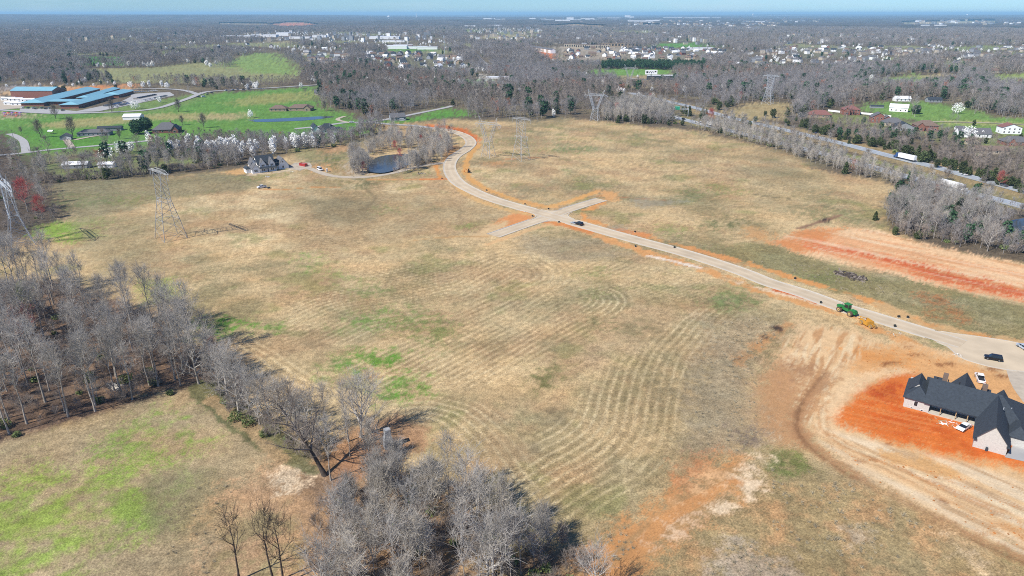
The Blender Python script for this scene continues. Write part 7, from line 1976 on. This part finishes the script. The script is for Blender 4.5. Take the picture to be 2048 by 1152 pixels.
# ------------------------------------------------------------------ plant and site things
def tractor():
    x, y = G(1694, 629); rz = ang((1712, 634), (1676, 618))
    t = thing("tractor", "green articulated tractor at the road edge on red dirt", "tractor", x, y, None, rz)
    g = mat("tractor_green", (.025, .17, .04), .5, .06, .8); yl = mat("wheel_yellow", A(222, 196, 130), .5, .08, 1.0)
    mb = MB(); mb.extr([(1.3, 1.3), (4.2, 1.25), (4.35, 1.7), (4.2, 2.2), (1.3, 2.65)], -.62, .62); mb.build("hood", g, t)
    MB().box(4.2, 4.45, -.5, .5, 1.3, 2.1).build("grille", m_dark, t)
    MB().box(-.7, 1.3, -.75, .75, 1.2, 2.3).build("cab_base", g, t)
    c = MB(); frus(c, -.65, 1.25, .78, 2.3, -.5, 1.05, .72, 3.55); c.build("cab_glass", m_carglass, t)
    MB().box(-.8, 1.35, -.95, .95, 3.55, 3.8).build("cab_roof", g, t)
    for xx in (-.62, 1.2):
        for s in (-.78, .78): MB().bar((xx, s, 2.3), (xx * .8, s * .93, 3.56), .06).build("cab_post", g, t)
    MB().box(-3.6, -.7, -.6, .6, 1.0, 1.9).build("rear_frame", g, t)
    MB().box(-3.3, -1.4, -.75, .75, 1.9, 2.3).build("rear_deck", g, t)
    MB().bar((2.2, .35, 2.5), (2.2, .35, 3.7), .08, n=8).build("exhaust", m_dark, t)
    tm = MB().wheel(0, 0, 0, .98, .75, n=20).mesh("tractor_tyre", mat("dusty_tyre", A(112, 92, 78), .95, .2, 2.0)); rm = MB().wheel(0, 0, 0, .52, .79, n=14).mesh("tractor_rim", yl); hm = MB().wheel(0, 0, 0, .2, .84, n=8).mesh("tractor_hub", m_slate)
    for xx in (2.6, -2.0):
        for s in (-1.25, 1.25):
            o = link("tyre", tm, t); o.location = (xx, s, .96); link("rim", rm, o); link("hub", hm, o)
    MB().box(2.0, 3.2, -1.7, -.85, 1.98, 2.08).build("fender", g, t); MB().box(2.0, 3.2, .85, 1.7, 1.98, 2.08).build("fender", g, t)
    x, y = G(1731, 650)
    s = thing("scraper", "yellow pull scraper hitched behind the green tractor", "scraper", x, y, None, ang((1740, 654), (1712, 636)))
    yp = mat("plant_yellow", A(226, 166, 62), .5, .12, 1.0)
    b = MB(); b.extr([(-2.4, .5), (1.6, .35), (1.8, .9), (1.2, 1.9), (-2.2, 1.9)], -1.3, -1.2); b.extr([(-2.4, .5), (1.6, .35), (1.8, .9), (1.2, 1.9), (-2.2, 1.9)], 1.2, 1.3); b.box(-2.4, 1.5, -1.2, 1.2, .38, .5); b.extr([(-2.4, .5), (-2.2, .5), (-2.0, 2.0), (-2.2, 2.0)], -1.2, 1.2); b.build("bowl", yp, s)
    a = MB(); a.bar((1.4, -1.25, 1.4), (3.4, 0, 1.5), .14); a.bar((1.4, 1.25, 1.4), (3.4, 0, 1.5), .14); a.bar((3.4, 0, 1.5), (4.6, 0, .9), .14); a.bar((1.4, -1.25, 1.7), (1.4, 1.25, 1.7), .12); a.build("draw_frame", yp, s)
    r = MB(); r.bar((-2.2, -.7, .9), (-3.6, -.7, .9), .14); r.bar((-2.2, .7, .9), (-3.6, .7, .9), .14); r.bar((-3.6, -.9, .9), (-3.6, .9, .9), .14); r.build("rear_beam", yp, s)
    tm2 = MB().wheel(0, 0, 0, .72, .5, n=18).mesh("scraper_tyre", mat("sandy_tyre", A(176, 146, 100), .95, .2, 2.0)); rm2 = MB().wheel(0, 0, 0, .36, .54, n=12).mesh("scraper_rim", yp)
    for q in (-.9, .9):
        o = link("wheel", tm2, s); o.location = (-3.4, q, .7); link("rim", rm2, o)
        o = link("wheel", tm2, s); o.location = (.4, q * 1.72, .7); link("rim", rm2, o)
tractor()
def excavator():
    x, y = G(938, 345); t = thing("mini_excavator", "orange mini excavator digging beside the far road bend", "excavator", x, y, None, radians(190))
    og = mat("digger_orange", A(214, 116, 50), .5, .08)
    for s in (-.75, .75): MB().extr([(-1.1, .15), (-.9, 0), (.9, 0), (1.1, .15), (1.1, .4), (.9, .55), (-.9, .55), (-1.1, .4)], s - .2, s + .2).build("track", m_dark, t)
    MB().box(-1.0, .6, -.8, .8, .65, 1.25).build("engine_deck", m_dark, t)
    MB().box(-.3, .7, -.75, .2, 1.25, 2.4).build("cab", m_carglass, t); MB().box(-.35, .75, -.8, .25, 2.4, 2.5).build("cab_roof", m_dark, t)
    MB().bar((.7, .45, 1.0), (2.2, .45, 2.9), .14).build("boom", og, t); MB().bar((2.2, .45, 2.9), (3.3, .45, 1.4), .12).build("stick", og, t)
    MB().extr([(3.1, 1.5), (3.6, 1.1), (3.3, .6), (2.9, .8)], .15, .75).build("bucket", og, t)
excavator()
def atv():
    x, y = G(538, 377); t = thing("trencher", "small dark trencher behind the white field pickup", "trencher", x, y, None, radians(30))
    MB().box(-.9, .7, -.4, .4, .4, .95).build("body", m_slate, t); MB().bar((.7, 0, .8), (1.6, 0, .2), .1).build("digging_arm", m_dark, t); MB().bar((-.7, -.3, .9), (-1.1, -.3, 1.4), .05).build("handle", m_dark, t)
    for sx in (-.6, .5):
        for s in (-.45, .45): MB().wheel(sx, s, .3, .3, .2).build("wheel", m_tyre, t)
atv()
def dumpster():
    x, y = G(607, 332); t = thing("dumpster", "red open-topped dumpster on the gravel yard", "dumpster", x, y, None, ang((600, 330), (616, 333)))
    r = PAINT["red"]; w = MB(); w.box(-3.2, 3.2, -1.2, -1.1, .2, 2.0); w.box(-3.2, 3.2, 1.1, 1.2, .2, 2.0); w.box(-3.2, -3.1, -1.1, 1.1, .2, 2.0); w.box(3.1, 3.2, -1.1, 1.1, .2, 2.0); w.box(-3.2, 3.2, -1.2, 1.2, .1, .2); w.build("shell", r, t)
    for i in range(7):
        xx = -3 + i; MB().box(xx - .05, xx + .05, -1.28, -1.2, .2, 1.95).build("rib", r, t)
    MB().box(-3.0, 3.0, -1.05, 1.05, .2, 1.5).build("rubble_load", m_stone, t)
    for xx in (-2.6, 2.6): MB().bar((xx, -1.1, .12), (xx, 1.1, .12), .12, n=8).build("roller", m_dark, t)
dumpster()
def toilet():
    x, y = G(654, 343); t = thing("portable_toilet", "white portable toilet beside the work van", "portable toilet", x, y, None, .4)
    MB().box(-.55, .55, -.55, .55, 0, 2.1).build("cabin", m_whitew, t); r = MB(); r.extr([(-.6, 2.1), (.6, 2.1), (.45, 2.3), (-.45, 2.3)], -.6, .6); r.build("roof", m_whiter, t); MB().box(-.38, .38, -.6, -.55, .1, 1.95).build("door", m_cream, t)
toilet()
def ubox(px, py, k=1.0):
    x, y = G(px, py); t = thing("utility_box", "small dark utility box beside the subdivision road", "utility box", x, y, None, rnd.random() * 1.5, "utility boxes along the road"); t.scale = (k, k, k)
    MB().box(-.7, .7, -.6, .6, -.1, .12).build("pad", m_conc, t); MB().box(-.55, .55, -.45, .45, .12, 1.0).build("cabinet", m_boxg, t); MB().extr([(-.5, .98), (.5, .98), (.5, 1.02), (-.5, 1.14)], -.58, .58, axis='x').build("lid", m_boxg, t)
m_boxg = mat("box_green", A(52, 56, 50), .6, .1)
for px, py in [(1050, 408), (1097, 418), (1065, 432), (1118, 444), (1270, 464), (1271, 493), (1349, 495), (1641, 608), (1590, 558), (928, 267), (973, 381), (884, 357), (1789, 655), (1815, 637), (1797, 636)]: ubox(px, py, .7)
def pile(name, label, cat, px, py, n, r, mats, size, flat=.5):
    x, y = G(px, py); t = thing(name, label, cat, x, y); rs = random.Random(px)
    for i in range(n):
        a, q = rs.random() * 6.28, r * rs.random() ** .5; s = size * rs.uniform(.6, 1.4); cx, cy = q * cos(a), q * sin(a); cz = flat * (1 - q / r) * r * .5
        mb = MB(); d = Vector((rs.uniform(-1, 1), rs.uniform(-1, 1), rs.uniform(-.15, .3))).normalized() * s
        mb.bar(Vector((cx, cy, cz)) - d, Vector((cx, cy, cz)) + d, s * rs.uniform(.12, .3), n=4); mb.build("piece", rs.choice(mats), t)
pile("rubble_pile", "white heap of wrapped blocks in front of the white house", "pile", 536, 353, 18, 1.8, [m_whitew, m_conc], .6)
pile("rubble_pile", "pale heap at the edge of the turning circle", "pile", 1915, 713, 26, 1.4, [m_conc, m_conc, m_whitew], .26)
pile("lumber_pile", "white wrap and timber offcuts beside the porch sedan", "pile", 1904, 851, 30, 2.0, [m_whitew, m_wood, m_whitew], .26, .2)
pile("lumber_pile", "scattered boards at the porch edge", "pile", 1880, 845, 12, 1.6, [m_wood, m_whitew], .6, .1)
pile("brush_pile", "grey-brown brush pile past the bright green patch", "pile", 1690, 547, 60, 4.0, [m_bark_dark, m_bark_dark, m_bark_mid], 1.2, .3)
pile("brush_pile", "second brush pile nearer the earth pad end", "pile", 1716, 557, 50, 3.4, [m_bark_dark, m_bark_mid], 1.1, .3)
pile("rubble_pile", "little row of pale concrete blocks near the white house drive", "pile", 585, 344, 12, 1.6, [m_conc, m_whitew], .4)
pile("timber_stack", "grey timber stack on the grass by the drive", "pile", 843, 346, 16, 2.4, [m_bark, m_bark_dark], 1.2, .1)
pile("log_pile", "pale fallen limbs on the floor of the left wood", "pile", 227, 777, 14, 2.0, [m_twig_pale, m_bark], 1.4, .2)
pile("rubble_pile", "sandy clods at the corner of the wood", "pile", 418, 792, 10, 1.0, [m_conc, m_wood], .3)
pile("rubble_pile", "broken pale blocks beside the road below the scraper", "pile", 1787, 669, 16, 2.2, [m_conc, m_wood], .5, .15)

# ------------------------------------------------------------------ estates, works and towers in the distance
FARM = {}
def far_house_mesh(k, wall, roof, L_, D_, ze, zr):
    if k in FARM: return FARM[k]
    mb = MB()
    mb.extr([(-D_ / 2, -.5), (D_ / 2, -.5), (D_ / 2, ze), (0, zr), (-D_ / 2, ze)], -L_ / 2, L_ / 2, 0, axis='x')
    for s in (-1, 1):
        mb.extr([(s * (D_ / 2 + .5), ze - .35), (0, zr + .05), (0, zr + .3), (s * (D_ / 2 + .5), ze + .0)], -L_ / 2 - .5, L_ / 2 + .5, 1, axis='x')
    for i in range(3):
        xx = -L_ / 2 + L_ * (i + .5) / 3
        for s in (-1, 1): mb.box(xx - .7, xx + .7, s * D_ / 2 - .05, s * D_ / 2 + .05, 1.0, min(2.6, ze - .2), 2)
        if ze > 4.5:
            for s in (-1, 1): mb.box(xx - .7, xx + .7, s * D_ / 2 - .05, s * D_ / 2 + .05, 3.6, 5.0, 2)
    FARM[k] = mb.mesh("far_house", wall, roof, m_glass)
    return FARM[k]
VAR = [("white", m_whitew, "grey", m_greyr), ("white", m_whitew, "dark", m_slate), ("cream", m_cream, "brown", m_brownr), ("grey", m_greyw, "dark", m_slate), ("brick", m_brick, "grey", m_greyr), ("tan", m_tanw, "brown", m_brownr), ("white", m_whitew, "white", m_whiter)]
def estate(poly, n, mind, where, group, seed, sizes=((12, 9, 3, 6), (13, 10, 5.5, 9)), pick=None, rot=None):
    R = random.Random(seed)
    pts = scatter(poly, n, mind, seed); q = sorted(PX(*p)[0] for p in pts); w = sorted(PX(*p)[1] for p in pts); m = len(pts)
    for x, y in pts:
        hx = ["left end", "left half", "right half", "right end"][min(3, int(4 * q.index(PX(x, y)[0]) / m))]; hy = ["back", "middle", "front"][min(2, int(3 * w.index(PX(x, y)[1]) / m))]
        v = R.choice(pick) if pick else R.randrange(len(VAR)); sz = R.randrange(len(sizes))
        wn_, wm, rn, rm_ = VAR[v]
        me = far_house_mesh((v, sizes[sz]), wm, rm_, *sizes[sz])
        o = link("estate_house", me); o.location = (x, y, hz(x, y)); o.rotation_euler = (0, 0, R.choice((.2, .2 + pi / 2, -.3, 1.2)) + R.uniform(-.15, .15) if rot is None else rot)
        tag(o, "%s%s-walled house with %s roof %s, %s %s" % ("two-storey " if sizes[sz][2] > 4 else "low ", wn_, rn, where, hy, hx), "house", group)
estate([(700, 110), (800, 106), (905, 112), (945, 138), (880, 146), (790, 140), (720, 130)], 80, 18, "in the leafy estate left of centre", "houses of the leafy estate", 301)
estate([(1120, 104), (1180, 99), (1250, 98), (1300, 97), (1440, 100), (1470, 112), (1400, 120), (1260, 119), (1130, 122)], 112, 18, "in the estate above the pines", "houses of the dense estate", 302)
estate([(1560, 96), (1660, 94), (1780, 97), (1800, 106), (1690, 114), (1570, 122)], 42, 26, "in the estate far right of centre", "houses of the right estate", 303)
estate([(0, 112), (50, 108), (64, 120), (40, 132), (0, 134)], 16, 24, "in the corner estate far left", "houses of the left corner estate", 304)
estate([(280, 78), (500, 74), (700, 84), (690, 104), (560, 100), (430, 92), (300, 96)], 16, 45, "scattered through the left middle woods", "houses in the left woods", 305, pick=[0, 1, 6, 2])
estate([(1780, 120), (1900, 112), (2060, 128), (2060, 146), (1940, 146), (1850, 140)], 18, 35, "near the far right meadows", "houses by the right meadows", 306)
estate([(1100, 76), (1250, 70), (1420, 74), (1400, 84), (1200, 88)], 14, 55, "on the wooded rise beyond the estates", "houses on the far rise", 307, pick=[0, 6, 2])
estate([(1680, 68), (1900, 62), (2040, 72), (2000, 88), (1750, 86)], 14, 70, "in the far woods at the right", "houses in the far right woods", 308, pick=[0, 6, 2])
def slab(name, label, cat, px, py, L_, D_, h_, rz, wall, roof, group=None, nwin=0):
    x, y = G(px, py); mb = MB(); mb.box(-L_ / 2, L_ / 2, -D_ / 2, D_ / 2, -1, h_, 0); mb.box(-L_ / 2 - .4, L_ / 2 + .4, -D_ / 2 - .4, D_ / 2 + .4, h_, h_ + .5, 1)
    for i in range(nwin): xx = -L_ / 2 + L_ * (i + .5) / nwin; mb.box(xx - L_ / nwin * .25, xx + L_ / nwin * .25, -D_ / 2 - .08, -D_ / 2 + .05, h_ * .3, h_ * .8, 2)
    o = mb.build(name, [wall, roof, m_glass]); o.location = (x, y, hz(x, y)); o.rotation_euler = (0, 0, rz); return tag(o, label, cat, group)
# terrace of new town houses over the orange bank, and the apartment rows behind
a, b = np.array(G(1056, 99)), np.array(G(1106, 107))
for i in range(12):
    p = a + (b - a) * (i + .5) / 12; me = far_house_mesh(("terr", i % 2), m_whitew if i % 2 else m_cream, m_greyr, np.linalg.norm(b - a) / 12 * .96, 14, 9, 12)
    o = link("town_house", me); o.location = (p[0], p[1], hz(*p)); o.rotation_euler = (0, 0, math.atan2(*(b - a)[::-1])); tag(o, "%s three-storey town house in the terrace over the orange bank" % ("white" if i % 2 else "cream"), "house", "terrace over the orange bank")
for i, (px, py, L_) in enumerate([(1142, 96, 42), (1164, 97, 42), (1186, 98, 42), (1206, 98, 40), (1222, 94, 60), (1255, 93, 70)]):
    slab("apartment_block", ["first", "second", "third", "fourth", "fifth", "last"][i] + " block from the left in the tan apartment row", "apartments", px, py, L_, 16, 11, radians(-4), m_cream if i < 4 else m_tanw, m_brownr, None, 6)
for i, (px, py, L_, D_, h_, lab) in enumerate([(795, 97, 60, 40, 9, "white school hall in the middle distance"), (806, 95, 60, 30, 7, "brown-fronted block beside the white hall"), (832, 97, 70, 20, 7, "long white block right of the hall"), (855, 98, 60, 18, 7, "long white block with red roof beside it"), (770, 79, 120, 60, 9, "large white shed above the middle estate"), (785, 86, 90, 30, 6, "pale shop row above the hall"),
                                              (1000, 157, 44, 8, 2.5, "white overpass parapet left in the middle woods"), (1195, 159, 40, 8, 2.5, "white wall in the woods beside the highway"), (1325, 160, 50, 10, 7, "dark fenced plant beside the billboard"), (1400, 100, 75, 18, 6, "long white roof at the edge of the dense estate"), (1040, 78, 40, 20, 6, "white barn left of the apartment row"), (640, 76, 60, 30, 9, "white-roofed store in the left shopping strip"),
                                              (530, 75, 110, 50, 9, "grey and white store in the left shopping strip"), (568, 73, 60, 40, 14, "taller white store in the left shopping strip"), (480, 76, 130, 40, 9, "long cream store at the left end of the shopping strip"), (600, 78, 90, 30, 7, "low pale shop right of the taller white store"), (330, 74, 160, 40, 8, "long white shed far left of the shopping strip"), (100, 68, 220, 60, 8, "pale shed in the far left woods")]):
    slab("far_building", lab, "building", px, py, L_, D_, h_, radians(3), m_slate if "dark" in lab else (m_brick if "brown" in lab else m_whitew), m_whiter)
# works, warehouses and towers on the horizon
Rw = random.Random(12)
for i, (px, py, w, h_) in enumerate([(1095, 44, 300, 26), (1112, 45, 260, 22), (1125, 46, 320, 30), (1140, 41, 200, 40), (1150, 44, 300, 24), (1175, 40, 420, 22), (1205, 38, 380, 24), (1228, 39, 420, 26), (1255, 37, 220, 60), (1262, 38, 200, 40), (1280, 46, 520, 22), (1305, 45, 300, 24), (1350, 37, 900, 24), (1385, 37.5, 1100, 22), (1420, 37, 800, 24), (1440, 36, 500, 22), (1395, 39, 800, 18), (1515, 34, 600, 24), (1560, 33.6, 1300, 26), (1600, 34, 500, 24), (1648, 34, 420, 26), (1740, 33, 500, 26), (1800, 34, 700, 30), (1000, 42, 300, 22), (975, 40, 260, 24), (940, 37, 380, 30), (1065, 40, 200, 26), (780, 37.8, 240, 22), (500, 35, 500, 30), (940, 56, 160, 14), (990, 55, 220, 14), (1500, 45, 160, 14), (1520, 46, 180, 14), (1180, 41.5, 260, 18), (1840, 44, 200, 14), (1880, 54, 160, 12), (1850, 54, 120, 12), (1900, 45, 180, 16)]):
    slab("warehouse", "pale %s shed on the hazy horizon, %s of its line" % (["long", "wide", "low"][i % 3], ["left part", "middle", "right part"][0 if px < 1150 else (1 if px < 1450 else 2)]), "warehouse", px, py, w * .5, w * .2, h_ + 4, 0, m_whitew, m_whiter, "sheds on the horizon")
def water_tower(label, px, py, h_, r, zb=0.0):
    x, y = G(px, py); t = thing("water_tower", label, "water tower", x, y)
    MB().bar((0, 0, -1), (0, 0, h_), r * .22, n=10).build("stem", m_whitew, t)
    mb = MB(); n = 14; rings = [(-.8, .35), (-.5, .85), (0, 1), (.45, .85), (.75, .4)]
    vs = [(r * k * cos(2 * pi * i / n), r * k * sin(2 * pi * i / n), h_ + r * z * .8) for z, k in rings for i in range(n)]
    fs = [(j * n + i, j * n + (i + 1) % n, (j + 1) * n + (i + 1) % n, (j + 1) * n + i) for j in range(len(rings) - 1) for i in range(n)] + [tuple(range(n - 1, -1, -1)), tuple(range((len(rings) - 1) * n, len(rings) * n))]
    mb.add(vs, fs); mb.build("tank", m_whitew, t, smooth=True)
water_tower("white water tower above the left middle woods", 778, 39.5, 50, 22)
water_tower("white water tower on the right horizon", 1505, 36, 78, 22)
water_tower("small white tank on the horizon near the red scar", 1933, 36, 70, 20)
x_, y_ = G(833, 38); sp_ = thing("spire", "thin pale tower on the skyline left of centre", "tower", x_, y_)
MB().bar((0, 0, -1), (0, 0, 92), 8, n=6, w2=5).build("shaft", m_whitew, sp_); MB().bar((0, 0, 92), (0, 0, 112), 5, n=6, w2=1).build("cap", m_whitew, sp_)

# the far town: roofs too small and many to count
def far_town():
    R = np.random.RandomState(55); mb = MB()
    zones = [((960, 36, 1640, 47), 170), ((500, 66, 900, 88), 55), ((1080, 70, 1460, 92), 90), ((1240, 48, 1560, 60), 120), ((1560, 60, 2040, 92), 80), ((0, 60, 480, 84), 40), ((1820, 40, 2040, 52), 60), ((612, 106, 700, 132), 40), ((1785, 96, 2050, 124), 60), ((1485, 104, 1795, 136), 60), ((940, 58, 1080, 86), 40)]
    for (x0, y0, x1, y1), n in zones:
        for _ in range(n):
            px, py = R.uniform(x0, x1), R.uniform(y0, y1); x, y = G(px, py)
            k = 1.0 if y < 3500 else 1.0 + (y - 3500) / 4500
            l, d, h_ = R.uniform(9, 18) * k, R.uniform(8, 11) * k, R.uniform(3, 6) + (9 if y > 2600 else 2) + (6 if y > 5300 else 0)
            a = R.choice([.2, 1.77, -.3]); z = hz(x, y); mi = R.choice([0, 1, 1, 2, 2])
            c, s_ = cos(a), sin(a); T = lambda u, v: (x + u * c - v * s_, y + u * s_ + v * c)
            b = [T(-l / 2, -d / 2), T(l / 2, -d / 2), T(l / 2, d / 2), T(-l / 2, d / 2)]; r = [T(-l / 2, 0), T(l / 2, 0)]
            mb.add([(*p, z - 1) for p in b] + [(*p, z + h_) for p in b], [(0, 1, 5, 4), (1, 2, 6, 5), (2, 3, 7, 6), (3, 0, 4, 7)], mi)
            mb.add([(*p, z + h_) for p in b] + [(*p, z + h_ + d * .3) for p in r], [(0, 1, 5, 4), (2, 3, 4, 5), (1, 2, 5), (3, 0, 4)], R.choice([3, 3, 3, 4, 4]))
    o = mb.build("distant_town", [m_whitew, m_cream, m_greyw, m_greyr, m_brownr]); tag(o, "speckle of pale roofs of the distant town", "town", kind="stuff")
far_town()

# ------------------------------------------------------------------ haze: the air between here and the horizon
def haze():
    mb = MB(); mb.box(-70000, 70000, -3000, 75000, -14, 150)
    m = bpy.data.materials.new("haze_air"); m.use_nodes = True
    nt = m.node_tree; nt.nodes.clear()
    out = nt.nodes.new("ShaderNodeOutputMaterial"); pv = nt.nodes.new("ShaderNodeVolumePrincipled")
    pv.inputs["Color"].default_value = (0.44, 0.77, 1.0, 1)
    pv.inputs["Density"].default_value = 6.2e-5
    pv.inputs["Anisotropy"].default_value = 0.0
    nt.links.new(pv.outputs[0], out.inputs["Volume"])
    o = mb.build("haze", m)
    tag(o, "thin blue haze over the far country", "haze", kind="stuff")
haze()
